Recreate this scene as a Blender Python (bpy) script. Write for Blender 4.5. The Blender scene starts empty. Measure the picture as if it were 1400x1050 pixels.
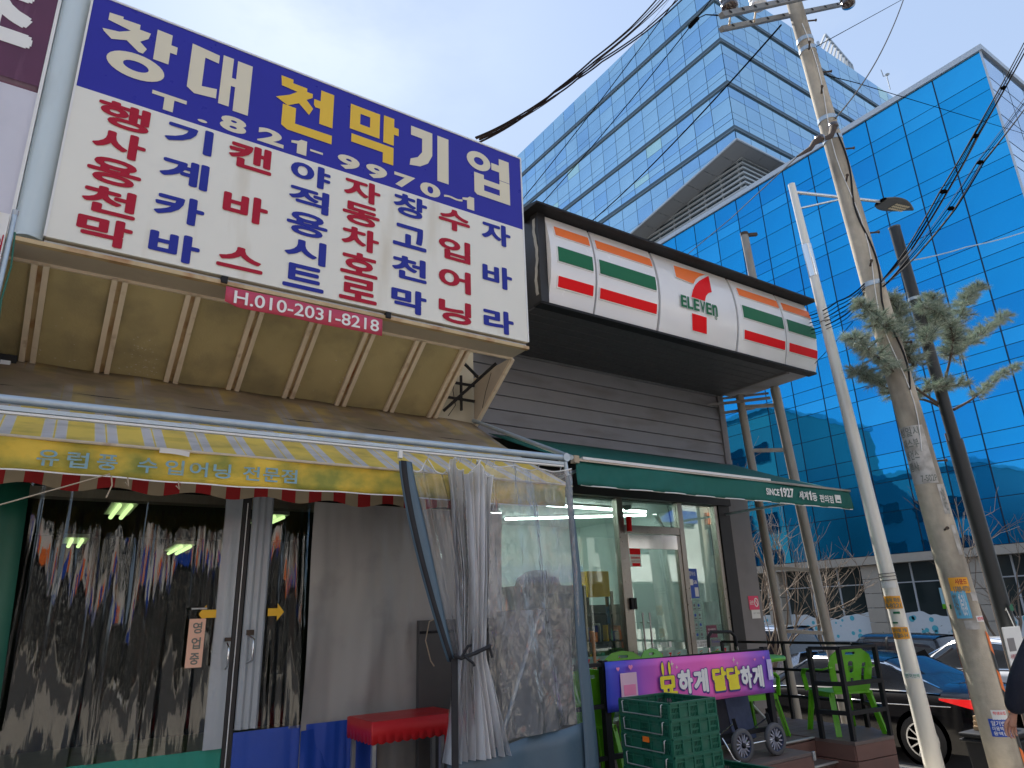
import bpy, bmesh, math, random
import numpy as np
from mathutils import Vector, Matrix
R_ = random.Random(7)
PI = math.pi
scene = bpy.context.scene
COL = scene.collection

# ------------------------------------------------------------------ camera
# world: X along the shop fronts, Y into the shops, Z up; eye at 1.65 m
FOC = 949.0
EYE = np.array([0.0, 0.0, 1.65])
def _basis():
    X = np.array([2180 - 700.0, -(788 - 525.0), -FOC]); X /= np.linalg.norm(X)
    Z = np.array([600 - 700.0, -(-2330 - 525.0), -FOC]); Z = Z - X * (Z @ X); Z /= np.linalg.norm(Z)
    return np.array([X, np.cross(Z, X), Z])
RC = _basis()
cam_d = bpy.data.cameras.new('camera'); cam = bpy.data.objects.new('camera', cam_d); COL.objects.link(cam)
cam_d.sensor_fit = 'HORIZONTAL'; cam_d.sensor_width = 36.0; cam_d.lens = FOC / 1400 * 36.0
cam_d.clip_start = 0.05; cam_d.clip_end = 3000
M4 = Matrix([list(RC[0]) + [0], list(RC[1]) + [0], list(RC[2]) + [1.65], [0, 0, 0, 1]])
cam.matrix_world = M4
scene.camera = cam

# ------------------------------------------------------------------ light
SUN_EL, SUN_AZ = math.radians(48), math.radians(14)      # azimuth from +Y towards +X
world = bpy.data.worlds.new('World'); scene.world = world; world.use_nodes = True
wn = world.node_tree; wn.nodes.clear()
def wnode(t, **k):
    n = wn.nodes.new(t)
    for a, b in k.items(): setattr(n, a, b)
    return n
sky = wnode('ShaderNodeTexSky', sky_type='NISHITA', sun_disc=False, sun_elevation=SUN_EL, sun_rotation=SUN_AZ,
            altitude=50, air_density=1.0, dust_density=.35, ozone_density=1.6)
tc = wnode('ShaderNodeTexCoord'); mp = wnode('ShaderNodeMapping'); mp.inputs['Scale'].default_value = (1.0, 1.0, 2.6)
mp.inputs['Location'].default_value = (3.1, 1.2, .4)
nz = wnode('ShaderNodeTexNoise'); nz.inputs['Scale'].default_value = 1.7; nz.inputs['Detail'].default_value = 7; nz.inputs['Roughness'].default_value = .55
cr = wnode('ShaderNodeValToRGB'); cr.color_ramp.elements[0].position = .47; cr.color_ramp.elements[1].position = .64
cr.color_ramp.elements[0].color = (.64, .64, .64, 1); cr.color_ramp.elements[1].color = (1, 1, 1, 1)
mx = wnode('ShaderNodeMix', data_type='RGBA'); mx.inputs[7].default_value = (2.75, 3.4, 4.5, 1)
bg = wnode('ShaderNodeBackground'); bg.inputs['Strength'].default_value = .10
wo = wnode('ShaderNodeOutputWorld')
L = wn.links.new
L(tc.outputs['Generated'], mp.inputs['Vector']); L(mp.outputs[0], nz.inputs['Vector']); L(nz.outputs[0], cr.inputs[0])
L(cr.outputs[0], mx.inputs[0]); L(sky.outputs[0], mx.inputs[6]); L(mx.outputs[2], bg.inputs[0]); L(bg.outputs[0], wo.inputs[0])
sun_d = bpy.data.lights.new('sun', 'SUN'); sun_d.energy = 5.0; sun_d.angle = math.radians(.5); sun_d.color = (1, .94, .85)
sun = bpy.data.objects.new('sun', sun_d); COL.objects.link(sun)
sdir = Vector((math.sin(SUN_AZ) * math.cos(SUN_EL), math.cos(SUN_AZ) * math.cos(SUN_EL), math.sin(SUN_EL)))
sun.rotation_euler = sdir.to_track_quat('Z', 'Y').to_euler(); sun.location = sdir * 50
scene.view_settings.view_transform = 'Standard'; scene.view_settings.look = 'None'
scene.view_settings.exposure = 1.1; scene.view_settings.gamma = 1; scene.view_settings.use_curve_mapping = False
cy = scene.cycles
cy.use_denoising = True; cy.max_bounces = 9; cy.transparent_max_bounces = 24; cy.diffuse_bounces = 4; cy.glossy_bounces = 5
cy.sample_clamp_indirect = 6; cy.caustics_reflective = False; cy.caustics_refractive = False

# ------------------------------------------------------------------ helpers
def ray(x, y): return RC @ np.array([x - 700.0, 525.0 - y, -FOC])
def onY(x, y, Y):      # where the sight line of a surveyed point meets the plane Y
    d = ray(x, y); return tuple(EYE + d * (Y / d[1]))
def onX(x, y, X):
    d = ray(x, y); return tuple(EYE + d * (X / d[0]))
def onZ(x, y, Z):
    d = ray(x, y); return tuple(EYE + d * ((Z - 1.65) / d[2]))
def onD(x, y, D):
    d = ray(x, y); return tuple(EYE + d * (D / FOC))

def tag(o, label=None, cat=None, group=None, kind=None):
    if label: o['label'] = label
    if cat: o['category'] = cat
    if group: o['group'] = group
    if kind: o['kind'] = kind
    return o
def thing(name, label, cat, loc=(0, 0, 0), rz=0, group=None):
    o = bpy.data.objects.new(name, None); COL.objects.link(o); o.location = loc; o.rotation_euler = (0, 0, rz)
    o.empty_display_size = .2
    o['base'] = list(loc)
    return tag(o, label, cat, group)
def root_of(p):
    while p.parent: p = p.parent
    return p

class MB:
    """collects shapes, links them as one mesh object"""
    def __init__(s): s.v = []; s.f = []; s.m = []; s.mats = []; s.sm = []
    def mi(s, m):
        if m not in s.mats: s.mats.append(m)
        return s.mats.index(m)
    def add(s, v, f, m, smooth=False):
        o = len(s.v); s.v += [tuple(p) for p in v]; i = s.mi(m)
        for q in f: s.f.append(tuple(a + o for a in q)); s.m.append(i); s.sm.append(smooth)
        return s
    def box(s, a, b, m):
        (x0, y0, z0), (x1, y1, z1) = a, b
        v = [(x0, y0, z0), (x1, y0, z0), (x1, y1, z0), (x0, y1, z0), (x0, y0, z1), (x1, y0, z1), (x1, y1, z1), (x0, y1, z1)]
        return s.add(v, [(0, 3, 2, 1), (4, 5, 6, 7), (0, 1, 5, 4), (1, 2, 6, 5), (2, 3, 7, 6), (3, 0, 4, 7)], m)
    def bar(s, p, q, w, h, m, up=(0, 0, 1)):
        """box beam from p to q, w across, h along up"""
        p, q = Vector(p), Vector(q); d = (q - p)
        d.normalize(); u = Vector(up)
        if abs(d.dot(u)) > .98: u = Vector((0, 1, 0))
        sx = d.cross(u).normalized(); u = sx.cross(d).normalized()
        v = []
        for c in (p, q):
            for a, b in ((-1, -1), (1, -1), (1, 1), (-1, 1)): v.append(c + sx * (a * w / 2) + u * (b * h / 2))
        return s.add(v, [(0, 3, 2, 1), (4, 5, 6, 7), (0, 1, 5, 4), (1, 2, 6, 5), (2, 3, 7, 6), (3, 0, 4, 7)], m)
    def tube(s, pts, r, m, n=8, cap=True):
        pts = [Vector(p) for p in pts]; k = len(pts)
        rs = r if isinstance(r, (list, tuple)) else [r] * k
        v = []; prev = None
        for i, p in enumerate(pts):
            d = (pts[min(i + 1, k - 1)] - pts[max(i - 1, 0)]).normalized()
            if prev is None:
                a = Vector((0, 0, 1)) if abs(d.z) < .9 else Vector((1, 0, 0))
                prev = d.cross(a).normalized()
            else:
                prev = (prev - d * prev.dot(d)).normalized()
            b = d.cross(prev)
            for j in range(n):
                t = 2 * PI * j / n; v.append(p + prev * (math.cos(t) * rs[i]) + b * (math.sin(t) * rs[i]))
        f = []
        for i in range(k - 1):
            for j in range(n):
                a = i * n + j; c = i * n + (j + 1) % n; f.append((a, c, c + n, a + n))
        s.add(v, f, m, n > 5)
        if cap:
            s.add(v[:n], [tuple(range(n - 1, -1, -1))], m); s.add(v[-n:], [tuple(range(n))], m)
        return s
    def lathe(s, c, prof, m, n=20, axis='z', smooth=True):
        v = []
        for (r, h) in prof:
            for j in range(n):
                t = 2 * PI * j / n; a, b = r * math.cos(t), r * math.sin(t)
                v.append({'z': (c[0] + a, c[1] + b, c[2] + h), 'x': (c[0] + h, c[1] + a, c[2] + b), 'y': (c[0] + b, c[1] + h, c[2] + a)}[axis])
        f = []
        for i in range(len(prof) - 1):
            for j in range(n): f.append((i * n + j, i * n + (j + 1) % n, (i + 1) * n + (j + 1) % n, (i + 1) * n + j))
        s.add(v, f, m, smooth)
        if tuple(prof[0]) == tuple(prof[-1]): return s
        if prof[0][0] > 1e-4: s.add(v[:n], [tuple(range(n - 1, -1, -1))], m)
        if prof[-1][0] > 1e-4: s.add(v[-n:], [tuple(range(n))], m)
        return s
    def grid(s, fn, nu, nv, m, smooth=True):
        v = [fn(i / nu, j / nv) for j in range(nv + 1) for i in range(nu + 1)]
        f = [(j * (nu + 1) + i, j * (nu + 1) + i + 1, (j + 1) * (nu + 1) + i + 1, (j + 1) * (nu + 1) + i) for j in range(nv) for i in range(nu)]
        return s.add(v, f, m, smooth)
    def xf(s, mat4, start=0):
        s.v[start:] = [tuple(mat4 @ Vector(p)) for p in s.v[start:]]
        return s
    def build(s, name, parent=None, bevel=0, local=False, thick=0, label=None):
        me = bpy.data.meshes.new(name)
        v = s.v
        if parent is not None and not local:
            r = root_of(parent); inv = (Matrix.Translation(r.location) @ r.rotation_euler.to_matrix().to_4x4()).inverted()
            v = [tuple(inv @ Vector(p)) for p in v]
        me.from_pydata([tuple(p) for p in v], [], s.f)
        for m in s.mats: me.materials.append(m)
        me.polygons.foreach_set('material_index', s.m)
        me.polygons.foreach_set('use_smooth', s.sm)
        me.update()
        o = bpy.data.objects.new(name, me); COL.objects.link(o)
        if parent is not None: o.parent = parent
        if thick:
            md = o.modifiers.new('thickness', 'SOLIDIFY'); md.thickness = thick; md.offset = 0
        if bevel:
            md = o.modifiers.new('bevel', 'BEVEL'); md.width = bevel; md.segments = 2; md.limit_method = 'ANGLE'; md.angle_limit = .6
        if label: o['label'] = label
        return o
def copy_tree(o, parent=None):
    c = o.copy(); COL.objects.link(c); c.parent = parent
    for ch in list(o.children): copy_tree(ch, c)
    return c

# ------------------------------------------------------------------ materials
MATS = {}
def mat(name, col, rough=.6, metal=0.0, var=.12, scale=6, detail=5, dirt=None, dscale=2.5, dthr=.55, dstretch=None, bump=0, bscale=60, coat=0, emit=None, spec=.5, stretch=None):
    """principled material: base colour broken up by noise, optional dirt stains and fine relief, all in object space"""
    m = bpy.data.materials.new(name); m.use_nodes = True; nt = m.node_tree; b = nt.nodes['Principled BSDF']
    N = nt.nodes.new; K = nt.links.new
    tcn = N('ShaderNodeTexCoord')
    def noise(sc, st=None, det=5):
        n = N('ShaderNodeTexNoise'); n.inputs['Scale'].default_value = sc; n.inputs['Detail'].default_value = det
        if st:
            mpp = N('ShaderNodeMapping'); mpp.inputs['Scale'].default_value = st; K(tcn.outputs['Object'], mpp.inputs[0]); K(mpp.outputs[0], n.inputs['Vector'])
        else: K(tcn.outputs['Object'], n.inputs['Vector'])
        return n
    c4 = tuple(col) + (1,)
    n1 = noise(scale, stretch, detail)
    mixn = N('ShaderNodeMix'); mixn.data_type = 'RGBA'
    mixn.inputs[6].default_value = tuple(max(0, c * (1 - var)) for c in col) + (1,)
    mixn.inputs[7].default_value = tuple(min(1, c * (1 + var)) for c in col) + (1,)
    K(n1.outputs[0], mixn.inputs[0]); out = mixn.outputs[2]
    if dirt:
        n2 = noise(dscale, dstretch, 8); rp = N('ShaderNodeValToRGB'); rp.color_ramp.elements[0].position = dthr; rp.color_ramp.elements[1].position = min(1, dthr + .22)
        rp.color_ramp.elements[1].color = (dirt[3],) * 3 + (1,) if len(dirt) > 3 else (.7, .7, .7, 1)
        K(n2.outputs[0], rp.inputs[0]); mm = N('ShaderNodeMix'); mm.data_type = 'RGBA'; mm.inputs[7].default_value = tuple(dirt[:3]) + (1,)
        K(rp.outputs[0], mm.inputs[0]); K(out, mm.inputs[6]); out = mm.outputs[2]
    K(out, b.inputs['Base Color'])
    b.inputs['Roughness'].default_value = rough; b.inputs['Metallic'].default_value = metal; b.inputs['Specular IOR Level'].default_value = spec
    if coat: b.inputs['Coat Weight'].default_value = coat; b.inputs['Coat Roughness'].default_value = .05
    if rough > .15:
        n4 = noise(scale * 2.3); mr = N('ShaderNodeMapRange'); mr.inputs['To Min'].default_value = max(.03, rough - .1); mr.inputs['To Max'].default_value = min(1, rough + .12)
        K(n4.outputs[0], mr.inputs['Value']); K(mr.outputs[0], b.inputs['Roughness'])
    if bump:
        n3 = noise(bscale); bp = N('ShaderNodeBump'); bp.inputs['Strength'].default_value = bump; bp.inputs['Distance'].default_value = .01
        K(n3.outputs[0], bp.inputs['Height']); K(bp.outputs[0], b.inputs['Normal'])
    if emit:
        b.inputs['Emission Color'].default_value = tuple(emit[:3]) + (1,); b.inputs['Emission Strength'].default_value = emit[3]
    MATS[name] = m
    return m
def clear_mat(name, tint=(1, 1, 1), gloss=1.0, rough=.03, haze=0.0, hazecol=(.8, .85, .9), ior=1.5, bump=0, bscale=12, bstretch=(1, 1, .15)):
    """thin clear sheet: transparent, mirror by fresnel, a little milky scatter"""
    m = bpy.data.materials.new(name); m.use_nodes = True; nt = m.node_tree; nt.nodes.clear()
    N = nt.nodes.new; K = nt.links.new
    tr = N('ShaderNodeBsdfTransparent'); tr.inputs[0].default_value = tuple(tint) + (1,)
    gl = N('ShaderNodeBsdfGlossy'); gl.inputs['Roughness'].default_value = rough
    fr = N('ShaderNodeFresnel'); fr.inputs['IOR'].default_value = ior
    mu = N('ShaderNodeMath'); mu.operation = 'MULTIPLY'; mu.use_clamp = True; mu.inputs[1].default_value = gloss
    mi = N('ShaderNodeMixShader'); ou = N('ShaderNodeOutputMaterial')
    K(fr.outputs[0], mu.inputs[0]); K(mu.outputs[0], mi.inputs[0])
    last = tr.outputs[0]
    tcn = N('ShaderNodeTexCoord')
    if haze:
        df = N('ShaderNodeBsdfDiffuse'); df.inputs[0].default_value = tuple(hazecol) + (1,)
        tl = N('ShaderNodeBsdfTranslucent'); tl.inputs[0].default_value = tuple(hazecol) + (1,)
        m2 = N('ShaderNodeMixShader'); m2.inputs[0].default_value = .5; K(df.outputs[0], m2.inputs[1]); K(tl.outputs[0], m2.inputs[2])
        nn = N('ShaderNodeTexNoise'); nn.inputs['Scale'].default_value = 5; nn.inputs['Detail'].default_value = 6
        mpp = N('ShaderNodeMapping'); mpp.inputs['Scale'].default_value = (1, 1, .3); K(tcn.outputs['Object'], mpp.inputs[0]); K(mpp.outputs[0], nn.inputs['Vector'])
        mr = N('ShaderNodeMapRange'); mr.inputs['From Min'].default_value = .3; mr.inputs['From Max'].default_value = .7
        mr.inputs['To Min'].default_value = haze * .4; mr.inputs['To Max'].default_value = haze * 1.6; K(nn.outputs[0], mr.inputs['Value'])
        m3 = N('ShaderNodeMixShader'); K(mr.outputs[0], m3.inputs[0]); K(last, m3.inputs[1]); K(m2.outputs[0], m3.inputs[2]); last = m3.outputs[0]
    K(last, mi.inputs[1]); K(gl.outputs[0], mi.inputs[2]); K(mi.outputs[0], ou.inputs[0])
    if bump:
        n3 = N('ShaderNodeTexNoise'); n3.inputs['Scale'].default_value = bscale; n3.inputs['Detail'].default_value = 3; n3.inputs['Distortion'].default_value = .6
        mpp = N('ShaderNodeMapping'); mpp.inputs['Scale'].default_value = bstretch; K(tcn.outputs['Object'], mpp.inputs[0]); K(mpp.outputs[0], n3.inputs['Vector'])
        bp = N('ShaderNodeBump'); bp.inputs['Strength'].default_value = bump; bp.inputs['Distance'].default_value = .05
        K(n3.outputs[0], bp.inputs['Height']); K(bp.outputs[0], gl.inputs['Normal']); K(bp.outputs[0], fr.inputs['Normal'])
    MATS[name] = m
    return m
def emit_mat(name, col, s):
    m = bpy.data.materials.new(name); m.use_nodes = True; nt = m.node_tree; nt.nodes.clear()
    e = nt.nodes.new('ShaderNodeEmission'); e.inputs[0].default_value = tuple(col) + (1,); e.inputs[1].default_value = s
    o = nt.nodes.new('ShaderNodeOutputMaterial'); nt.links.new(e.outputs[0], o.inputs[0]); MATS[name] = m
    return m

white_flex = mat('white_flex', (.78, .77, .70), .45, var=.04, scale=3, dirt=(.50, .42, .28, .55), dscale=1.6, dthr=.58, dstretch=(2.2, 1, .35))
blue_flex = mat('blue_flex', (.022, .020, .33), .3, var=.08, scale=3, spec=.35)
ink_blue = mat('ink_blue', (.024, .035, .30), .5, var=.06, spec=.2)
ink_red = mat('ink_red', (.40, .012, .035), .5, var=.08, spec=.2)
banner_red = mat('banner_red', (.52, .05, .10), .5, var=.12)
ink_cream = mat('ink_cream', (.72, .66, .50), .35, var=.04)
ink_yellow = mat('ink_yellow', (.78, .50, .03), .35, var=.06)
steel = mat('steel', (.45, .46, .47), .4, .8, var=.15, dirt=(.25, .12, .05, .5), dthr=.62)
galv = mat('galvanised_pipe', (.42, .50, .57), .38, .55, var=.15, scale=12, dirt=(.3, .26, .2, .5), dthr=.6)
chrome = mat('chrome', (.75, .75, .74), .14, 1.0, var=.03)
brushed = mat('brushed_steel', (.38, .35, .31), .3, .9, var=.12, scale=14, stretch=(1, 1, .05))
black_metal = mat('black_metal', (.014, .014, .016), .55, var=.2, spec=.25)
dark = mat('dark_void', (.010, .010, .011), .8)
black_paint = mat('black_panel', (.014, .014, .016), .5, var=.2, scale=4)
cream_metal = mat('cream_metal', (.70, .60, .46), .55, var=.12, scale=10, dirt=(.24, .10, .03, .8), dscale=7, dthr=.6)
rust_strip = mat('rusty_angle', (.55, .42, .24), .6, var=.2, scale=10, dirt=(.28, .09, .015, .95), dscale=5, dthr=.5, dstretch=(1, 1, 1))
taupe = mat('taupe_sheet', (.46, .40, .33), .6, var=.12, dirt=(.2, .15, .1, .5), dthr=.6)
khaki = mat('khaki_panel', (.42, .35, .18), .75, var=.18, scale=3, dirt=(.19, .165, .10, .8), dscale=2.2, dthr=.48, bump=.15)
khaki_peel = mat('peeling_paint', (.55, .50, .42), .8)
brownsheet = mat('brown_sheet', (.20, .15, .09), .7, var=.2)
plank_mat = mat('grey_siding', (.215, .22, .245), .5, var=.10, scale=3, dirt=(.12, .105, .10, .7), dscale=2, dthr=.5, dstretch=(.5, 1, 2))
soffit_mat = mat('dark_soffit_board', (.055, .055, .06), .5, var=.15)
sevwhite = mat('white_acrylic', (.80, .80, .81), .22, var=.02, scale=2, coat=.3, dirt=(.62, .61, .6, .5), dscale=1.5, dthr=.6)
sev_orange = mat('orange_acrylic', (.88, .20, .05), .4, var=.03, spec=.15)
sev_green = mat('green_acrylic', (.018, .15, .07), .4, var=.05, spec=.15)
sev_red = mat('red_acrylic', (.78, .006, .010), .4, var=.04, spec=.12)
awn_green = mat('green_awning_cloth', (.006, .12, .10), .75, var=.14, scale=5, bump=.2, bscale=300)
whiteprint = mat('white_print', (.80, .80, .78), .6, var=.03)
pillar_mat = mat('grey_pillar', (.20, .19, .195), .6, var=.10, scale=2.5, dirt=(.13, .12, .12, .5), dthr=.55)
grey_vinyl = mat('grey_vinyl', (.36, .355, .34), .42, var=.10, scale=2, dirt=(.14, .14, .14, .5), dthr=.55)
tape_grey = mat('grey_tape', (.36, .40, .44), .35, .25, var=.10, scale=20, stretch=(1, 1, .1), bump=.3, bscale=30)
teal_vinyl = mat('green_vinyl', (.01, .26, .19), .4, var=.08, bump=.2, bscale=14)
green_vinyl = mat('dark_green_vinyl', (.008, .11, .07), .45, var=.1)
blue_vinyl = mat('blue_vinyl', (.015, .07, .42), .4, var=.08, bump=.2, bscale=14)
slate_vinyl = mat('slate_blue_vinyl', (.075, .125, .17), .4, var=.1, scale=5, bump=.2, bscale=20)
strap_black = mat('black_strap', (.012, .012, .015), .7)
red_cloth = mat('red_vinyl_cloth', (.58, .015, .02), .38, var=.06, scale=4)
red_stripe = mat('red_stripe_cloth', (.38, .012, .015), .75, var=.15)
cream_stripe = mat('cream_stripe_cloth', (.42, .34, .24), .75, var=.15)
arrow_yel = mat('yellow_sticker', (.85, .48, .01), .4)
pink_board = mat('salmon_plate', (.85, .50, .36), .5, var=.05)
white_p = mat('white_plastic', (.75, .75, .74), .4, var=.05)
paper_w = mat('white_paper', (.74, .75, .74), .6, var=.04)
wall_lav = mat('lavender_panel', (.60, .60, .68), .4, var=.05, scale=1.5, dirt=(.5, .5, .56, .5), dthr=.55)
purple = mat('purple_flex', (.10, .02, .06), .35, var=.2, scale=4, dirt=(.2, .08, .14, .5), dscale=6, dstretch=(3, 1, .3))
post_w = mat('pale_blue_cladding', (.55, .64, .68), .35, var=.06, scale=2, dirt=(.3, .32, .3, .4), dscale=3, dthr=.6, dstretch=(2, 1, .4))
chair_green = mat('green_plastic', (.13, .46, .015), .32, var=.06, scale=3)
crate_green = mat('crate_green', (.012, .12, .072), .42, var=.15, scale=8, dirt=(.10, .14, .11, .35), dscale=10, dthr=.55)
wire_m = mat('wire_steel', (.55, .55, .53), .35, .8)
deck_mat = mat('brown_decking', (.17, .085, .065), .65, var=.2, scale=3, dirt=(.09, .06, .05, .6), dscale=4, dthr=.5, stretch=(1, 1, 8))
deck_top = mat('brown_deck_top', (.15, .11, .095), .6, var=.2, scale=3, dirt=(.10, .08, .07, .6), dscale=3)
alu = mat('aluminium_nosing', (.6, .58, .54), .4, .6)
asphalt = mat('asphalt', (.055, .055, .057), .85, var=.25, scale=14, dirt=(.09, .088, .085, .6), dscale=1, dthr=.5, bump=.4, bscale=160)
paving = mat('concrete_paving', (.42, .385, .33), .85, var=.15, scale=5, dirt=(.2, .18, .16, .6), dscale=2, dthr=.52, bump=.3, bscale=120)
rubber = mat('rubber', (.02, .02, .022), .7)
grey_rubber = mat('grey_tyre', (.10, .10, .105), .7)
concrete = mat('pole_concrete', (.50, .44, .345), .85, var=.25, scale=11, dirt=(.15, .135, .115, .85), dscale=2.6, dthr=.46, dstretch=(1, 1, .35), bump=.35, bscale=90)
white_pole = mat('white_pole_paint', (.80, .78, .72), .35, .1, var=.06, scale=4, dirt=(.4, .38, .33, .5), dscale=4, dthr=.6, dstretch=(2, 2, .4))
dark_pole = mat('dark_pole_paint', (.028, .032, .035), .42, .2, var=.15)
bark = mat('bark', (.20, .155, .115), .9, var=.3, scale=20, bump=.4, bscale=60)
bark_dark = mat('dark_bark', (.07, .05, .038), .9, var=.3, scale=20)
needle = mat('pine_needles', (.18, .25, .20), .6, var=.45, scale=3)
needle2 = mat('pine_needles_pale', (.46, .51, .42), .6, var=.35, scale=3)
bin_black = mat('black_bin_plastic', (.014, .015, .018), .6, var=.2, spec=.25)
card = mat('cardboard', (.42, .30, .18), .8, var=.12)
skin = mat('skin', (.55, .28, .19), .5, var=.08, scale=12, spec=.4)
navy = mat('navy_padded_cloth', (.008, .010, .022), .75, var=.25, scale=6, bump=.3, bscale=90)
bluecar = mat('black_car_paint', (.004, .004, .006), .10, 0, var=.05, spec=.42)
whitecar = mat('white_car_paint', (.72, .73, .75), .2, 0, var=.03, coat=1)
silvercar = mat('silver_car_paint', (.42, .45, .50), .25, .4, var=.03, coat=1)
carglass = mat('car_glass', (.012, .018, .026), .05, 0, var=.1, spec=1.0)
carglass2 = mat('car_glass_blue', (.008, .012, .02), .06, 0, var=.1, spec=.45)
tail_red = mat('tail_light_red', (.65, .01, .012), .15, 0, var=.1, coat=1, emit=(1, .02, .02, .25))
wheel_m = mat('alloy_rim', (.55, .56, .58), .3, .8, var=.1)
bump_orange = mat('orange_reflective', (.85, .18, .015), .5, var=.1)
bump_black = mat('black_reflective', (.02, .02, .02), .5)

# ------------------------------------------------------------------ lettering
_gl = {}
ONE = [(.36, 0), (.78, 0), (.78, 1), (.52, 1), (.40, .86), (.10, .76), (.10, .60), (.36, .64)]
def outline(s, bold=.02, res=4):
    """flat filled outlines of a string, as verts and faces with a 0..1 box"""
    k = (s, bold)
    if s == '1' and k not in _gl:
        v, f = poly2d([ONE]); _gl[k] = ((np.array(v) - [.10, 0]) / [.68, 1], f, .5)
    if k in _gl: return _gl[k]
    cu = bpy.data.curves.new('text', 'FONT'); cu.body = s; cu.size = 1; cu.offset = bold; cu.resolution_u = res
    cu.fill_mode = 'FRONT'
    o = bpy.data.objects.new('text', cu); COL.objects.link(o)
    dg = bpy.context.evaluated_depsgraph_get(); me = bpy.data.meshes.new_from_object(o.evaluated_get(dg))
    v = np.array([tuple(a.co)[:2] for a in me.vertices]); f = [tuple(p.vertices) for p in me.polygons]
    fn = []
    for p in me.polygons:
        q = tuple(p.vertices); fn.append(q if p.normal.z > 0 else q[::-1])
    bpy.data.objects.remove(o); bpy.data.curves.remove(cu); bpy.data.meshes.remove(me)
    lo, hi = v.min(0), v.max(0)
    asp = (hi[0] - lo[0]) / (hi[1] - lo[1])
    v = (v - lo) / (hi - lo)
    _gl[k] = (v, fn, asp)
    return _gl[k]
def put_text(mb, s, m, O, U, V, bold=.02):
    """string stretched into the parallelogram O, O+U, O+V; heavy weights are built up from shifted copies"""
    O, U, V = Vector(O), Vector(U), Vector(V); nn = U.cross(V).normalized() * .00018
    hang = any(ord(c) > 0x1100 for c in s)
    if hang and bold >= .012:
        v, f, a = outline(s, .006); w = bold * (.95 if len(s) == 1 else .95 / (a if a > 1 else 1)); h = bold * .9
        O2, U2, V2 = O + U * w + V * h, U * (1 - 2 * w), V * (1 - 2 * h)
        for i in range(9):
            dx, dy = (0, 0) if i == 8 else (math.cos(i * PI / 4) * w, math.sin(i * PI / 4) * h)
            o = O2 + U * dx + V * dy + nn * (i + 1)
            mb.add([o + U2 * float(p[0]) + V2 * float(p[1]) for p in v], f, m)
        return
    v, f, a = outline(s, min(bold, .012) if '1' in s else bold)
    mb.add([O + U * float(p[0]) + V * float(p[1]) for p in v], f, m)
def text_xz(mb, s, m, x0, x1, z0, z1, y, bold=.02): put_text(mb, s, m, (x0, y, z0), (x1 - x0, 0, 0), (0, 0, z1 - z0), bold)
def poly2d(splines):
    """filled flat shape with holes from closed polylines"""
    cu = bpy.data.curves.new('shape', 'CURVE'); cu.dimensions = '2D'; cu.fill_mode = 'BOTH'
    for sp in splines:
        q = cu.splines.new('POLY'); q.points.add(len(sp) - 1)
        for i, p in enumerate(sp): q.points[i].co = (p[0], p[1], 0, 1)
        q.use_cyclic_u = True
    o = bpy.data.objects.new('shape', cu); COL.objects.link(o)
    dg = bpy.context.evaluated_depsgraph_get(); me = bpy.data.meshes.new_from_object(o.evaluated_get(dg))
    v = [tuple(a.co)[:2] for a in me.vertices]; f = [tuple(p.vertices) if p.normal.z > 0 else tuple(p.vertices)[::-1] for p in me.polygons]
    bpy.data.objects.remove(o); bpy.data.curves.remove(cu); bpy.data.meshes.remove(me)
    return v, f
def slab2d(mb, splines, m, O, U, V, t):
    """filled shape with holes, given thickness t along U x V"""
    v, f = poly2d(splines); O, U, V = Vector(O), Vector(U), Vector(V); Nn = U.cross(V).normalized()
    P = [O + U * a + V * b + Nn * (t / 2) for a, b in v]; Q = [p - Nn * t for p in P]
    mb.add(P, f, m); mb.add(Q, [q[::-1] for q in f], m)
    for sp in splines:
        k = len(sp); a = [O + U * p[0] + V * p[1] + Nn * (t / 2) for p in sp]; b = [p - Nn * t for p in a]
        mb.add(a + b, [(i, i + k, (i + 1) % k + k, (i + 1) % k) for i in range(k)], m)
def ell(cx, cz, rx, rz, n=20): return [(cx + rx * math.cos(2 * PI * i / n), cz + rz * math.sin(2 * PI * i / n)) for i in range(n)]
def rrect(x0, z0, x1, z1, r, n=4):
    o = []
    for cx, cz, a in ((x1 - r, z0 + r, -PI / 2), (x1 - r, z1 - r, 0), (x0 + r, z1 - r, PI / 2), (x0 + r, z0 + r, PI)):
        for i in range(n + 1): t = a + PI / 2 * i / n; o.append((cx + r * math.cos(t), cz + r * math.sin(t)))
    return o

# ================================================================== GROUND
def gz(x, y):
    a = min(1, max(0, (x - 7.7) / 2.2)); a = a * a * (3 - 2 * a)
    return -0.6 * a
xs = [-600, -120, -30, -10, 0, 4, 7.0, 7.4, 7.8, 8.2, 8.6, 9.0, 9.4, 9.8, 10.3, 13, 20, 40, 120, 900]
ys = [-600, -60, -14, -6, 0, 2, 4, 6, 9, 15, 30, 60, 150, 900]
g = MB(); g.add([(x, y, gz(x, y)) for y in ys for x in xs],
                [(j * len(xs) + i, j * len(xs) + i + 1, (j + 1) * len(xs) + i + 1, (j + 1) * len(xs) + i) for j in range(len(ys) - 1) for i in range(len(xs) - 1)], asphalt, True)
tag(g.build('ground'), kind='structure')
sw = MB(); sxs = [-40, -10, 0, 4, 7.0, 7.4, 7.8, 8.2, 8.6, 9.0, 9.4, 9.8, 10.2, 10.4]; sys_ = [-14.8, -8, -4, 0, 2, 4, 6, 9, 15, 30]
sw.add([(x, y, gz(x, y) + .012) for y in sys_ for x in sxs],
       [(j * len(sxs) + i, j * len(sxs) + i + 1, (j + 1) * len(sxs) + i + 1, (j + 1) * len(sxs) + i) for j in range(len(sys_) - 1) for i in range(len(sxs) - 1)], paving, True)
tag(sw.build('pavement'), kind='structure')  # pale paving widened unseen behind the viewer to bounce sunlight onto the fronts
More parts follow.
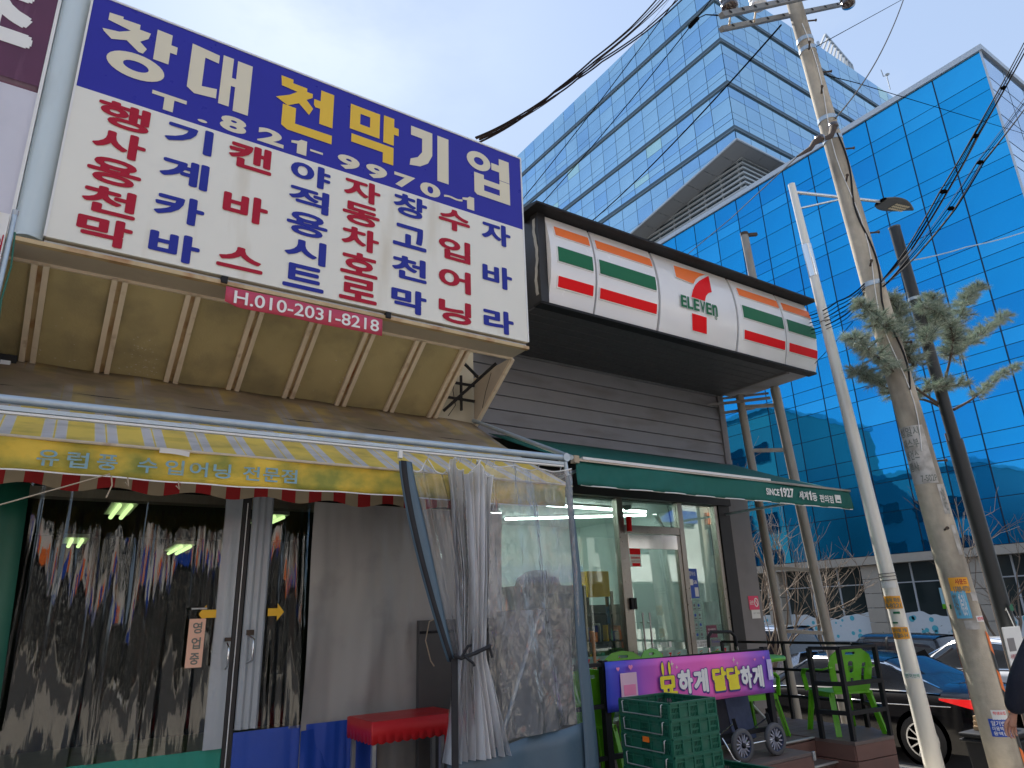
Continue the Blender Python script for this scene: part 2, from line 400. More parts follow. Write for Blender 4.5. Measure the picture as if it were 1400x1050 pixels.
rd = MB(); rd.add([(-60, -12.5, .018), (9.5, -12.5, .018), (9.5, -4.5, .018), (-60, -4.5, .018)], [(0, 1, 2, 3)], mat('worn_asphalt', (.085, .085, .085), .85, var=.2, scale=10)); tag(rd.build('road'), kind='structure')  # unseen asphalt strip added to darken what the vinyl doors mirror
fw = MB(); fw.box((31.0, -20, -.62), (60, 120, -.47), paving); tag(fw.build('far_pavement'), kind='structure')

# ================================================================== LEFT SHOP BUILDING
shop = thing('shop_building', 'low cream and khaki shop building under the blue and white sign', 'building', (1.6, 6.0, 0))
cream_wall = mat('cream_wall', (.46, .43, .34), .7, var=.1, dirt=(.28, .25, .2, .6))
m = MB()
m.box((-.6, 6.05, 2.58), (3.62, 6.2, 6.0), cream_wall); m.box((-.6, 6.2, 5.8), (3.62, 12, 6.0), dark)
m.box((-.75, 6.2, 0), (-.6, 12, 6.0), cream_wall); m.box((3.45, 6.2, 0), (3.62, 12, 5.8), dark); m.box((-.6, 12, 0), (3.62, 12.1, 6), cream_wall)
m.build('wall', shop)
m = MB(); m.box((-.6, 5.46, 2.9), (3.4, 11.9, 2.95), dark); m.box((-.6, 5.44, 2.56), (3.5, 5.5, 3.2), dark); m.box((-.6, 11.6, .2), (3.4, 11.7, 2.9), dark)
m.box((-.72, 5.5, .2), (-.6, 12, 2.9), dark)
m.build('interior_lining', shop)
m = MB(); m.box((-1.4, 4.75, 0), (3.6, 12, .2), paving); m.build('floor_slab', shop)
# sloping soffit, one khaki panel between each pair of battens
ST, SB = (5.29, 4.045), (6.0, 3.545)       # (Y, Z) of top and bottom edge
bx = [-.75, -.27, .21, .70, 1.18, 1.65, 2.13, 2.61, 3.08]
pan = None
for i in range(len(bx) - 1):
    p = MB(); a, b = bx[i] + .045, bx[i + 1] - .045
    if i == len(bx) - 2: pass
    p.add([(a, ST[0], ST[1]), (b, ST[0], ST[1]), (b, SB[0], SB[1]), (a, SB[0], SB[1]),
           (a, ST[0] + .02, ST[1] + .03), (b, ST[0] + .02, ST[1] + .03), (b, SB[0] + .02, SB[1] + .03), (a, SB[0] + .02, SB[1] + .03)],
          [(0, 3, 2, 1), (4, 5, 6, 7), (0, 1, 5, 4), (1, 2, 6, 5), (2, 3, 7, 6), (3, 0, 4, 7)], khaki)
    if i in (1, 2, 5):   # flaking paint low on the panel
        for _ in range(70 if i == 2 else 14):
            t = R_.betavariate(6, 1.6) * .97; x = a + (b - a) * (R_.gauss(.5, .16) if i == 2 else R_.random()); x = min(b - .02, max(a + .02, x))
            y, z = ST[0] + (SB[0] - ST[0]) * t, ST[1] + (SB[1] - ST[1]) * t; s = R_.uniform(.002, .009)
            p.add([(x - s, y - .004, z - .003), (x + s * .6, y - .004 - s * .5, z - .003 + s * .4), (x + s, y - .004 + s * .4, z - .003 - s * .3)], [(0, 1, 2)], khaki_peel)
    p.build('soffit_panel', shop)
for x in bx + []:
    for dx in (-.034, .034):
        p = MB(); p.bar((x + dx, ST[0] - .012, ST[1] - .016), (x + dx, SB[0] - .012, SB[1] - .016), .036, .03, cream_metal, up=(0, -.6, -.8)); p.build('batten', shop)
    p = MB(); p.bar((x, ST[0] + .004, ST[1] + .006), (x, SB[0] + .004, SB[1] + .006), .04, .012, rust_strip, up=(0, -.6, -.8)); p.build('batten_joint', shop)
p = MB(); p.box((-.78, 5.02, 4.052), (3.62, 5.30, 4.062), taupe); p.build('flat_soffit', shop)
p = MB(); p.bar((-.78, 5.30, 4.045), (3.62, 5.30, 4.045), .02, .03, cream_metal); p.build('soffit_edge', shop)
p = MB(); p.bar((-.78, 5.03, 4.058), (3.62, 5.03, 4.058), .045, .03, rust_strip); p.build('rusty_angle', shop)
# end cheek of the soffit and the open truss cell
p = MB(); p.add([(3.60, 5.30, 4.05), (3.60, 6.02, 3.55), (3.60, 6.02, 4.05), (3.62, 5.30, 4.05), (3.62, 6.02, 3.55), (3.62, 6.02, 4.05)],
                [(0, 1, 2), (3, 5, 4), (0, 2, 5, 3), (1, 0, 3, 4)], taupe); p.build('end_cheek', shop)
p = MB(); p.bar((3.61, 5.28, 4.03), (3.61, 6.02, 3.52), .035, .03, cream_metal); p.build('cheek_edge', shop)
p = MB()
for a, b in (((3.2, 5.95, 3.62), (3.56, 5.5, 4.05)), ((3.18, 5.97, 3.78), (3.58, 5.97, 3.78)), ((3.18, 5.97, 3.95), (3.58, 5.97, 3.95)), ((3.42, 5.97, 3.66), (3.42, 5.97, 4.04)), ((3.24, 5.6, 4.03), (3.58, 5.9, 4.03))):
    p.bar(a, b, .02, .025, black_metal)
p.tube([(3.33, 5.9, 4.04), (3.30, 5.93, 3.85), (3.34, 5.95, 3.7), (3.26, 5.96, 3.58)], .004, black_metal, 5)
p.tube([(3.56, 5.6, 3.98), (3.55, 5.7, 3.8), (3.57, 5.8, 3.66)], .003, black_metal, 5)
p.build('truss', shop)
p = MB(); p.box((-.85, 5.9, 3.42), (-.33, 6.0, 3.56), black_metal); p.box((-.42, 5.86, 3.44), (-.36, 5.92, 3.5), steel); p.build('bracket', shop)

# ================================================================== BIG SIGN
sg = thing('shop_sign', 'large blue and white sign with yellow and cream lettering above the striped awning', 'sign', (1.67, 5.0, 4.11))
SX0, SX1, SZ0, SZ1, SZM = -.265, 3.605, 4.11, 6.17, 5.33
p = MB(); p.box((SX0, 5.0, SZ0), (SX1, 5.02, SZM), white_flex); p.build('white_field', sg)
p = MB(); p.box((SX0, 5.0, SZM), (SX1, 5.02, SZ1), blue_flex); p.build('blue_field', sg)
p = MB(); p.box((SX0, 5.022, SZ0), (SX1, 5.27, SZ1), cream_metal); p.build('box_body', sg)
p = MB()
for a, b in (((SX0 - .008, 4.993, SZ0), (SX0 + .006, 5.03, SZ1)), ((SX1 - .006, 4.993, SZ0), (SX1 + .008, 5.03, SZ1)), ((SX0 - .008, 4.993, SZ1), (SX1 + .008, 5.03, SZ1 + .016))): p.box(a, b, white_p)
p.build('trim', sg)
for yy, zz in ((5.06, 4.098), (5.12, 4.098), (5.18, 4.098)):
    p = MB(); p.box((SX0, yy - .026, zz - .014), (SX1, yy + .026, zz), steel); p.build('bottom_rail', sg)
for x, y in ((.85, 5.0), (2.16, 5.0)):
    p = MB(); p.box((x - .015, 4.99, 4.05), (x + .03, 5.04, 4.10), black_metal); p.build('bracket', sg)
big = [('창', -.17, .34, 5.55, 6.07, ink_cream), ('대', .44, .91, 5.56, 6.06, ink_cream), ('천', 1.11, 1.62, 5.56, 6.08, ink_yellow),
       ('막', 1.76, 2.23, 5.56, 6.07, ink_yellow), ('기', 2.31, 2.76, 5.56, 6.07, ink_cream), ('업', 2.96, 3.47, 5.56, 6.07, ink_cream)]
# heavy hand-cut letter shapes, measured on the sign, in 0..1 boxes
BIG = {
 '창': [[(.07,1),(.27,.97),(.27,.885),(.24,.885)],  # placeholder tick, replaced below
       ],
}
def strokes(k):
    """list of closed outlines in the unit box"""
    if k == '창':
        return [[(.06,.97),(.24,.985),(.24,.945),(.47,.955),(.47,.87),(.62,.87),(.60,.76),(.50,.66),(.60,.57),(.56,.47),(.50,.47),(.33,.60),(.14,.53),(.03,.62),(.01,.66),(.22,.70),(.36,.79),(.06,.84)],
                [(.70,.99),(.91,.985),(.91,.80),(1.0,.80),(1.0,.66),(.91,.66),(.91,.44),(.70,.44)],
                ell(.50,.21,.38,.215,28), ell(.50,.21,.17,.085,18)]
    if k == '대':
        return [[(.0,1.0),(.44,.96),(.44,.80),(.22,.82),(.22,.26),(.46,.30),(.46,.12),(.12,.08),(.0,.16)],
                [(.50,1.0),(.67,1.0),(.67,.62),(.74,.62),(.74,.99),(.99,.99),(.99,.0),(.74,.0),(.74,.46),(.67,.46),(.67,.05),(.50,.05)]]
    if k == '천':
        return [[(.06,1.0),(.26,1.0),(.26,.93),(.50,.93),(.50,.86),(.60,.86),(.60,.78),(.50,.70),(.62,.57),(.56,.42),(.38,.58),(.20,.46),(.0,.55),(.22,.68),(.34,.79),(.08,.81)],
                [(.74,1.0),(.97,1.0),(.97,.32),(.74,.32),(.74,.62),(.655,.62),(.63,.665),(.63,.775),(.74,.775)],
                [(.12,.46),(.34,.46),(.34,.16),(.97,.17),(.97,.0),(.22,.0),(.12,.06)]]
    if k == '막':
        return [[(.0,.98),(.60,.98),(.60,.46),(.0,.46)], [(.20,.84),(.40,.84),(.40,.62),(.20,.62)],
                [(.68,1.0),(.90,1.0),(.90,.82),(1.0,.82),(1.0,.66),(.90,.66),(.90,.42),(.68,.42)],
                [(.04,.37),(.90,.37),(.90,.0),(.68,.0),(.68,.20),(.04,.20)]]
    if k == '기':
        return [[(.10,1.0),(.60,1.0),(.60,.50),(.50,.30),(.32,.18),(.08,.14),(.10,.28),(.26,.36),(.36,.50),(.36,.80),(.10,.80)],
                [(.72,1.0),(.99,1.0),(.99,.0),(.72,.0)]]
    if k == '업':
        return [ell(.27,.77,.27,.21,26), ell(.27,.77,.11,.085,16),
                [(.74,1.0),(.98,1.0),(.98,.50),(.74,.50),(.74,.68),(.56,.68),(.56,.84),(.74,.84)],
                [(.16,.49),(.38,.49),(.38,.40),(.74,.40),(.74,.49),(.98,.49),(.98,.0),(.22,.0),(.16,.05)], [(.38,.27),(.74,.27),(.74,.14),(.38,.14)]]
for k, x0, x1, z0, z1, mm in big:
    p = MB(); v, f = poly2d(strokes(k))
    lv = [(x0 + (x1 - x0) * a - .006, 4.9965, z0 + (z1 - z0) * b) for a, b in v]
    # thin white keyline behind, letter in front
    cxm, czm = (x0 + x1) / 2, (z0 + z1) / 2
    p.add([(x + .0, 4.995, z) for x, y, z in lv], f, mm)
    p.build('big_letter', sg)
p = MB()
ph = 'T.821-9970~1'
xs_ = [.21, .53, .66, .92, 1.18, 1.33, 1.55, 1.81, 2.07, 2.33, 2.62, 2.88, 3.04]
wd = [.24, .07, .20, .21, .13, .15, .20, .20, .21, .21, .20, .13]
xx = [.21, .54, .70, .99, 1.26, 1.42, 1.66, 1.92, 2.19, 2.45, 2.70, 2.90]
for i, c in enumerate(ph):
    z0, z1 = 5.362, 5.505
    if c == '.': z0, z1 = 5.36, 5.385
    if c == '-': z0, z1 = 5.425, 5.445
    if c == '~': z0, z1 = 5.41, 5.445
    if c in '-': wd[i] = .11
    p = MB(); text_xz(p, c, ink_cream, xx[i], xx[i] + wd[i], z0, z1, 4.9955, .045 if c not in '.-' else .0); p.build('phone_digit', sg)
cols = [('행사용천막', .06, ink_red, 5), ('기계카바', .50, ink_blue, 4), ('캔바스', .955, ink_red, 3), ('야적용시트', 1.44, ink_blue, 5),
        ('자동차호로', 1.895, ink_red, 5), ('창고천막', 2.355, ink_blue, 4), ('수입어닝', 2.81, ink_red, 4), ('자바라', 3.275, ink_blue, 3)]
for s, cx, mm, n in cols:
    zt, zb = 5.30, 4.135; h = {5: .212, 4: .225, 3: .235}[n]; w = .335
    for i, c in enumerate(s):
        z1 = zt - i * (zt - zb - h) / (n - 1)
        ww, hh = w, h
        if c in '스': hh = .19
        if c in '트로호고': ww = w * .98
        p = MB(); text_xz(p, c, mm, cx - ww / 2, cx + ww / 2, z1 - hh, z1, 4.9955, .036); p.build('letter', sg)
# phone banner under the sign
pb = thing('phone_banner', 'narrow red banner with white phone number hanging under the blue sign', 'banner', (1.49, 4.97, 3.86))
p = MB(); p.grid(lambda u, v: (.87 + u * 1.235, 4.972 + .006 * math.sin(u * 13), 3.865 + v * .15 + (.03 * (1 - u / .08) * (1 - v) if u < .08 else 0)), 30, 2, banner_red); p.build('cloth', pb, thick=.004)
p = MB(); text_xz(p, 'H.010-2031-8218', whiteprint, .93, 2.07, 3.888, 3.992, 4.960, .012); p.build('lettering', pb)

# pale cladding post and the neighbour's sign
cp = MB(); cp.grid(lambda u, v: (-.445 + u * .17, 5.06 - .05 * math.sin(u * PI), 4.10 + v * 2.6), 12, 1, post_w)
cp.box((-.445, 5.06, 4.10), (-.275, 5.3, 6.7), post_w)
o = cp.build('sign_post'); tag(o, 'pale blue rounded metal post between the purple sign and the blue sign', 'post')
nb = thing('neighbour_building', 'neighbouring shopfront with pale lavender cladding at the far left edge', 'building', (-4, 5.15, 0))
p = MB(); p.box((-7, 5.15, 0), (-.76, 12, 6.8), wall_lav); p.box((-7, 5.06, 3.2), (-.47, 5.149, 5.21), wall_lav); p.build('wall', nb)
p = MB(); p.box((-.468, 5.03, 4.05), (-.448, 5.15, 6.8), white_p); p.build('corner_trim', nb)
ps = thing('purple_sign', 'dark purple sign with white letters at the top left corner', 'sign', (-3, 5.1, 5.27))
p = MB(); p.box((-5, 5.04, 5.25), (-.47, 5.149, 6.9), purple); p.build('panel', ps)
p = MB(); text_xz(p, '초', whiteprint, -1.06, -.56, 5.52, 6.10, 5.036, .06); p.build('lettering', ps)
# small vertical pole sign at left edge
vs = thing('pole_sign', 'narrow vertical yellow and white pole sign with red letters at left edge', 'sign', (-.5, 4.2, 2.6))
p = MB(); p.tube([(-.372, 4.2, 2.4), (-.372, 4.2, 3.80)], .014, galv, 10); p.tube([(-.372, 4.2, 3.80), (-.372, 4.2, 3.83)], .016, steel, 10); p.build('pole', vs)
p = MB(); p.box((-.62, 4.18, 2.45), (-.39, 4.22, 3.79), white_p); p.build('board', vs)
p = MB(); p.box((-.47, 4.174, 2.45), (-.435, 4.179, 3.79), ink_yellow); p.build('yellow_edge', vs)
p = MB()
for i, c in enumerate('천막사'): text_xz(p, c, ink_red, -.43, -.395, 3.45 - i * .26, 3.66 - i * .26, 4.177, .03)
p.build('lettering', vs)
p = MB(); p.tube([(-.355, 4.2, 3.7), (-.34, 4.2, 3.5), (-.35, 4.19, 3.3), (-.33, 4.2, 3.0), (-.35, 4.2, 2.6)], .005, green_vinyl, 6); p.build('cable', vs)

# ================================================================== STRIPED AWNING
def awning_mat():
    m = bpy.data.materials.new('yellow_grey_striped_cloth'); m.use_nodes = True; nt = m.node_tree; b = nt.nodes['Principled BSDF']
    N = nt.nodes.new; K = nt.links.new
    t = N('ShaderNodeTexCoord'); sp = N('ShaderNodeSeparateXYZ'); K(t.outputs['Object'], sp.inputs[0])
    d = N('ShaderNodeMath'); d.operation = 'DIVIDE'; d.inputs[1].default_value = .255; K(sp.outputs[0], d.inputs[0])
    f = N('ShaderNodeMath'); f.operation = 'FRACT'; a = N('ShaderNodeMath'); a.inputs[1].default_value = 20.0; K(d.outputs[0], a.inputs[0]); K(a.outputs[0], f.inputs[0])
    r = N('ShaderNodeValToRGB'); r.color_ramp.interpolation = 'CONSTANT'; e = r.color_ramp.elements
    Yl, G, W = (.74, .52, .09, 1), (.56, .52, .50, 1), (.62, .58, .45, 1)
    e[0].position = 0; e[0].color = Yl; e[1].position = .42; e[1].color = W
    for p_, c in ((.435, G), (.62, W), (.64, Yl), (.67, W), (.69, G), (.87, W), (.885, Yl)):
        q = e.new(p_); q.color = c
    K(f.outputs[0], r.inputs[0]); out = r.outputs[0]
    def stain(out, col, zc, w, amt, sc, st=(1, 1, 1)):
        n = N('ShaderNodeTexNoise'); n.inputs['Scale'].default_value = sc; n.inputs['Detail'].default_value = 7
        mp_ = N('ShaderNodeMapping'); mp_.inputs['Scale'].default_value = st; K(t.outputs['Object'], mp_.inputs[0]); K(mp_.outputs[0], n.inputs['Vector'])
        mr = N('ShaderNodeMapRange'); mr.inputs['From Min'].default_value = zc - w; mr.inputs['From Max'].default_value = zc + w; K(sp.outputs[2], mr.inputs['Value'])
        ad = N('ShaderNodeMath'); ad.operation = 'ADD'; K(mr.outputs[0], ad.inputs[0])
        m2 = N('ShaderNodeMath'); m2.operation = 'MULTIPLY_ADD'; m2.inputs[1].default_value = 2.0; m2.inputs[2].default_value = -1.0; K(n.outputs[0], m2.inputs[0]); K(m2.outputs[0], ad.inputs[1])
        mu = N('ShaderNodeMath'); mu.operation = 'MULTIPLY'; mu.use_clamp = True; mu.inputs[1].default_value = amt; K(ad.outputs[0], mu.inputs[0])
        mm = N('ShaderNodeMix'); mm.data_type = 'RGBA'; mm.inputs[7].default_value = col; K(mu.outputs[0], mm.inputs[0]); K(out, mm.inputs[6]); return mm.outputs[2]
    # heights are measured from the awning root (its front edge): soot above, algae along the hem
    out = stain(out, (.22, .165, .105, 1), .35, .12, .93, 3, (.7, 1, .3))
    out = stain(out, (.30, .24, .05, 1), -.16, -.10, .55, 5, (1, 1, .5))
    out = stain(out, (.045, .06, .015, 1), -.005, -.03, .8, 4, (1, 2, 1))
    K(out, b.inputs['Base Color']); b.inputs['Roughness'].default_value = .7
    return m
aw = thing('striped_awning', 'dirty yellow and grey striped awning with faded blue lettering on its yellow valance', 'awning', (1.6, 4.4, 2.62))
AM = awning_mat()
def awf(u, v):
    x = -1.3 + u * 4.86; s = v
    y = 4.4 + s * 1.6; z = 2.62 + s * .935 - .035 * math.sin(PI * s) + .006 * math.sin(x * 9 + s * 4)
    return (x, y, z)
p = MB(); p.grid(awf, 60, 14, AM); p.build('canopy', aw, thick=.006)
val = mat('yellow_valance_cloth', (.80, .56, .07), .65, var=.18, scale=5, dirt=(.24, .27, .05, .95), dscale=3.2, dthr=.42, dstretch=(1, 1, 1.4), bump=.4, bscale=18)
p = MB(); p.grid(lambda u, v: (-1.3 + u * 4.76, 4.39 + .012 * math.sin(u * 70) * v + .01 * math.sin(u * 23), 2.625 - v * .175 - .006 * math.sin(u * 17) * v), 150, 4, val); p.build('valance', aw, thick=.004)
p = MB(); p.tube([(-1.3, 4.385, 2.628), (3.46, 4.385, 2.628)], .009, cream_metal, 8); p.build('front_bar', aw)
p = MB(); p.grid(lambda u, v: (-1.3 + u * 4.76, 4.384 + .012 * math.sin(u * 70) + .01 * math.sin(u * 23), 2.449 - v * .008 - .006 * math.sin(u * 17)), 150, 1, whiteprint); p.build('hem_piping', aw)
p = MB(); p.grid(lambda u, v: (.50 + u * .16, 4.36 - .02 * math.sin(u * PI), 2.60 + .03 * v - .01 * u), 6, 3, white_p); p.build('torn_tape', aw)
lb = mat('faded_blue_print', (.22, .40, .50), .6, var=.2, dirt=(.3, .3, .1, .7), dscale=20, dthr=.5)
xx_ = [-.075, .06, .20, .40, .54, .67, .80, .97, 1.09, 1.20, ]
for ch, x in zip('유럽풍수입어닝전문점', xx_):
    p = MB(); text_xz(p, ch, lb, x, x + .10, 2.478, 2.565, 4.362, .014); p.build('letter', aw)
p = MB()
for x in (.28, .36, .62):
    p.tube([(x, 4.38, 2.45), (x + .01, 4.38, 2.40), (x - .01, 4.375, 2.33 if x < .3 else 2.42)], .004, cream_stripe, 5)
p.build('frayed_end', aw)
p = MB(); p.tube([(3.58, 6.0, 3.58), (3.40, 4.2, 2.81)], .02, galv, 10); p.build('side_arm', aw)

# second, red and white fringe behind
rf = thing('red_fringe', 'scalloped red and cream striped fringe hanging behind the yellow valance', 'awning', (1.3, 5.0, 2.45))
k = 0; x = -.32
fm = [MB(), MB()]
while x < 3.0:
    w = .095
    def ff(u, v, x=x): 
        X = x + u * w; return (X, 5.0 + .012 * math.sin(X * 11), 2.66 - v * (.185 + .018 * math.sin(X * 13.5)))
    q = MB(); q.grid(ff, 3, 2, red_stripe if k % 2 == 0 else cream_stripe); q.build('stripe', rf)
    x += w; k += 1
p = MB(); p.grid(lambda u, v: (-.32 + 3.35 * u, 5.01 + v * .9, 2.66 + v * .35), 4, 2, red_stripe); p.build('cover', rf)

# ================================================================== CURTAIN RAIL
rl = thing('curtain_rail', 'galvanised pipe and white rail running across the front of the striped awning', 'rail', (1, 4.2, 2.7))
p = MB(); p.tube([(-1.5, 4.2, 2.762), (3.33, 4.2, 2.80)], .023, galv, 14); p.build('pipe', rl)
p = MB(); p.bar((-1.5, 4.2, 2.712), (3.31, 4.2, 2.752), .035, .022, galv); p.build('upper_rail', rl)
p = MB(); p.bar((-1.5, 4.2, 2.690), (3.31, 4.2, 2.732), .03, .012, white_p); p.build('lower_rail', rl)
p = MB(); p.tube([(3.33, 4.2, 2.80), (3.345, 4.2, 2.66)], .018, galv, 10); p.tube([(3.33, 4.17, 2.80), (3.33, 4.24, 2.80)], .034, galv, 10); p.build('end_fitting', rl)

# ================================================================== SLIDING DOORS
pvc = clear_mat('clear_pvc_door', (.80, .80, .78), 2.3, .012, haze=.012, hazecol=(.5, .5, .48), bump=.26, bscale=5, bstretch=(3.2, 1, .13))
from mathutils import noise as mnz
def fold(x, z, s=1.0, ph=0):
    w = mnz.noise((x * 2.2 + ph, z * .5, 1.3))
    return s * (.017 * math.sin(x * 34 + 4.5 * w + ph) * (.55 + .9 * mnz.noise((x * 3, z * .7, 9))) + .030 * w + .014 * mnz.noise((x * 20 + ph, z * .8, 5.1)) + .0035 * math.sin(x * 90 + 3 * w) + .010 * math.sin(z * 1.6 + x * 7 + ph))
def fold_old(x, z, s=1.0, ph=0):
    return s * (.020 * math.sin(x * 33 + ph + 1.0 * math.sin(z * 1.5 + x * 3)) + .010 * math.sin(x * 57 + 2 * ph + 1.6 * math.sin(z * 1.7)) + .0016 * math.sin(z * 11 + x * 40 + ph) + .010 * math.sin(z * 2.1 + x * 9))
dl = thing('sliding_door', 'clear vinyl sliding door with green hem and yellow left arrow', 'door', (.5, 5.4, .2))
def dsheet(x0, x1, z0, z1, y, m, nu, nv, s=1, ph=0, name='vinyl_sheet', par=None, kw={}):
    q = MB(); q.grid(lambda u, v: (x0 + (x1 - x0) * u, y + fold(x0 + (x1 - x0) * u, z0 + (z1 - z0) * v, s, ph), z0 + (z1 - z0) * v), nu, nv, m)
    return q.build(name, par, **kw)
dsheet(-.12, 1.10, .87, 2.56, 5.40, pvc, 130, 60, 1.0, 0, 'vinyl_sheet', dl)
dsheet(-.12, 1.22, .22, .87, 5.40, teal_vinyl, 60, 10, .35, 0, 'green_hem', dl)
dsheet(1.095, 1.215, .87, 2.56, 5.372, tape_grey, 10, 30, .25, 2, 'tape_stile', dl)
p = MB(); p.grid(lambda u, v: (-.27 + .17 * u + .055 * (1 - v), 5.36, 1.1 + v * 1.45), 2, 6, green_vinyl); p.build('green_edge', dl, thick=.004)
p = MB(); p.tube([(1.185, 5.345, 1.36), (1.19, 5.31, 1.38), (1.19, 5.305, 1.50), (1.185, 5.345, 1.53)], .007, chrome, 8); p.box((1.17, 5.345, 1.54), (1.21, 5.36, 1.565), bark_dark); p.build('handle', dl)
arr = [(0, .5), (.42, 1), (.42, .72), (1, .72), (1, .28), (.42, .28), (.42, 0)]
p = MB(); slab2d(p, [arr[::-1]], arrow_yel, (.98, 5.345, 1.665), (.115, 0, 0), (0, 0, .12), .002); p.build('arrow_sticker', dl)
dr = thing('sliding_door', 'narrow clear vinyl sliding door with blue hem and yellow right arrow', 'door', (1.5, 5.4, .2))
dsheet(1.44, 1.74, .94, 2.56, 5.40, pvc, 40, 60, 1.0, 3, 'vinyl_sheet', dr)
p = MB(); p.grid(lambda u, v: (1.285 + u * .155, 5.37 + .012 * math.sin(u * 20), .97 + v * 1.6), 12, 20, tape_grey); p.build('tape_stile', dr)
p = MB(); p.tube([(1.325, 5.345, 1.39), (1.35, 5.30, 1.41), (1.35, 5.30, 1.55), (1.325, 5.345, 1.57)], .007, chrome, 8); p.box((1.31, 5.345, 1.575), (1.36, 5.362, 1.61), bark_dark); p.build('handle', dr)
p = MB(); slab2d(p, [[(1 - a, b) for a, b in arr]], arrow_yel, (1.445, 5.345, 1.665), (.115, 0, 0), (0, 0, .12), .002); p.build('arrow_sticker', dr)
dsheet(1.285, 2.15, .22, .955, 5.385, blue_vinyl, 60, 10, .3, 1, 'blue_hem', dr)
p = MB(); p.box((1.22, 5.38, .22), (1.28, 5.40, 2.56), black_paint); p.tube([(1.245, 5.37, .3), (1.25, 5.37, 2.5)], .004, white_p, 5); o = p.build('door_gap_strip', dl)
# open sign
osn = thing('open_sign', 'small salmon plate with grey Korean letters hanging left of the door handles', 'sign', (.98, 5.32, 1.38))
p = MB(); p.box((.925, 5.325, 1.385), (1.03, 5.333, 1.695), pink_board); p.build('plate', osn, bevel=.003)
p = MB(); ink = mat('grey_ink', (.16, .18, .16), .5)
for i, c in enumerate('영업중'): text_xz(p, c, ink, .95, 1.008, 1.60 - i * .098, 1.673 - i * .098, 5.323, .02)
p.build('lettering', osn)
p = MB(); p.tube([(.93, 5.335, 1.76), (1.03, 5.335, 1.76)], .008, steel, 6); p.tube([(.98, 5.33, 1.76), (.98, 5.33, 1.69)], .002, black_metal, 4); p.build('hook', osn)
# grey curtain
gc = thing('grey_curtain', 'heavy grey vinyl curtain hanging right of the sliding doors', 'curtain', (2.4, 5.35, .2))
def gfold(x, z):
    a = min(1, max(0, (2.52 - z) / 1.6))
    return .07 * (.35 + a) * mnz.noise((x * 4.2 - z * .5, z * .7, 3)) + .03 * a * math.sin(x * 13 + .9 * math.sin(z * 1.6)) + .012 * mnz.noise((x * 14, z * 2, 7)) + .03 * math.sin(z * 2.0 + x * 3)
p = MB(); p.grid(lambda u, v: (1.735 + 1.75 * u, 5.352 + gfold(1.735 + 1.75 * u, .22 + 2.31 * v), .22 + 2.31 * v), 90, 50, grey_vinyl); p.build('cloth', gc)
p = MB(); p.grid(lambda u, v: (1.735 + .58 * u, 5.332 + gfold(1.735 + .58 * u, .22 + .70 * v), .22 + .70 * v), 40, 14, blue_vinyl); p.build('blue_hem', gc)
# lit tubes deep in the shop
for i, (x, y, ln, z) in enumerate(((.66, 8.3, .9, 2.80), (.35, 9.6, .7, 2.6), (1.55, 10.2, 1.0, 2.6), (2.25, 8.6, .9, 2.80))):
    t = thing('ceiling_light', ['fluorescent light glowing behind the upper left of the vinyl door', 'dim fluorescent light low behind the left vinyl door', 'fluorescent light glowing just left of the yellow left arrow', 'fluorescent light seen above the narrow right door'][i], 'light', (x, y, z))
    p = MB(); p.box((x - .12, y - ln / 2, z + .03), (x + .12, y + ln / 2, z + .07), white_p); p.build('housing', t)
    for dx in (-.05, .05):
        p = MB(); p.tube([(x + dx, y - ln / 2, z), (x + dx, y + ln / 2, z)], .022, MATS.get('tube_glow') or emit_mat('tube_glow', (.66, 1, .38), .75), 8); p.build('tube', t)
# rope from the awning to the left
rp = MB(); rp.tube([(-.60, 3.9, 2.02), (-.15, 4.1, 2.24), (.27, 4.37, 2.46)], .004, cream_stripe, 6); tag(rp.build('guy_rope'), 'thin pale rope stretched from the awning down to the left', 'rope')

# ================================================================== CLEAR CURTAIN
cc = thing('clear_curtain', 'clear vinyl curtain with slate blue edging tied back with a black strap', 'curtain', (2.7, 4.2, .1))
clear = clear_mat('clear_vinyl', (.90, .91, .93), 2.8, .05, haze=.21, hazecol=(.80, .84, .92), bump=.9, bscale=8, bstretch=(1.5, 1, .5))
clear2 = clear_mat('milky_vinyl', (.90, .91, .94), 1.8, .06, haze=.80, hazecol=(.97, .98, 1.0), bump=.4, bscale=9, bstretch=(2, 1, .3))
clear3 = clear_mat('thin_clear_vinyl', (.90, .91, .93), 1.9, .05, haze=.13, hazecol=(.72, .78, .92), bump=.5, bscale=6)
def railz(x): return 2.695 + (x + 1.5) / 4.81 * .042
def lerp(t, pts):
    for (a, b), (c, d) in zip(pts, pts[1:]):
        if t <= c: return b + (d - b) * (t - a) / (c - a)
    return pts[-1][1]
# right, nearly flat panel
def flat(u, v):
    x = 2.60 + u * .755 + .02 * (1 - v); z = .86 + .06 * u + v * (railz(x) - .90 - .05 * u)
    z -= .02 * v * abs(math.sin(u * PI * 3)); 
    return (x, 4.2 + .03 * math.sin(u * 9 + 2 * v) + .014 * math.sin(u * 26 + 5 * v) + .012 * math.sin(v * 11 + u * 6), z)
p = MB(); p.grid(flat, 40, 60, clear); p.build('flat_sheet', cc)
p = MB(); p.grid(lambda u, v: (3.325 + (.05 + .09 * (1 - v)) * u + .03 * (1 - v), 4.192 + .006 * math.sin(v * 15), .05 + v * 2.62), 3, 24, slate_vinyl); p.build('right_edging', cc, thick=.004)
p = MB(); p.grid(lambda u, v: (2.28 + u * 1.12 - .03 * (1 - v), 4.195 + .03 * math.sin(u * 14) * (1 - .3 * v), .08 + v * (.74 + .10 * u)), 40, 8, slate_vinyl); p.build('bottom_hem', cc, thick=.004)
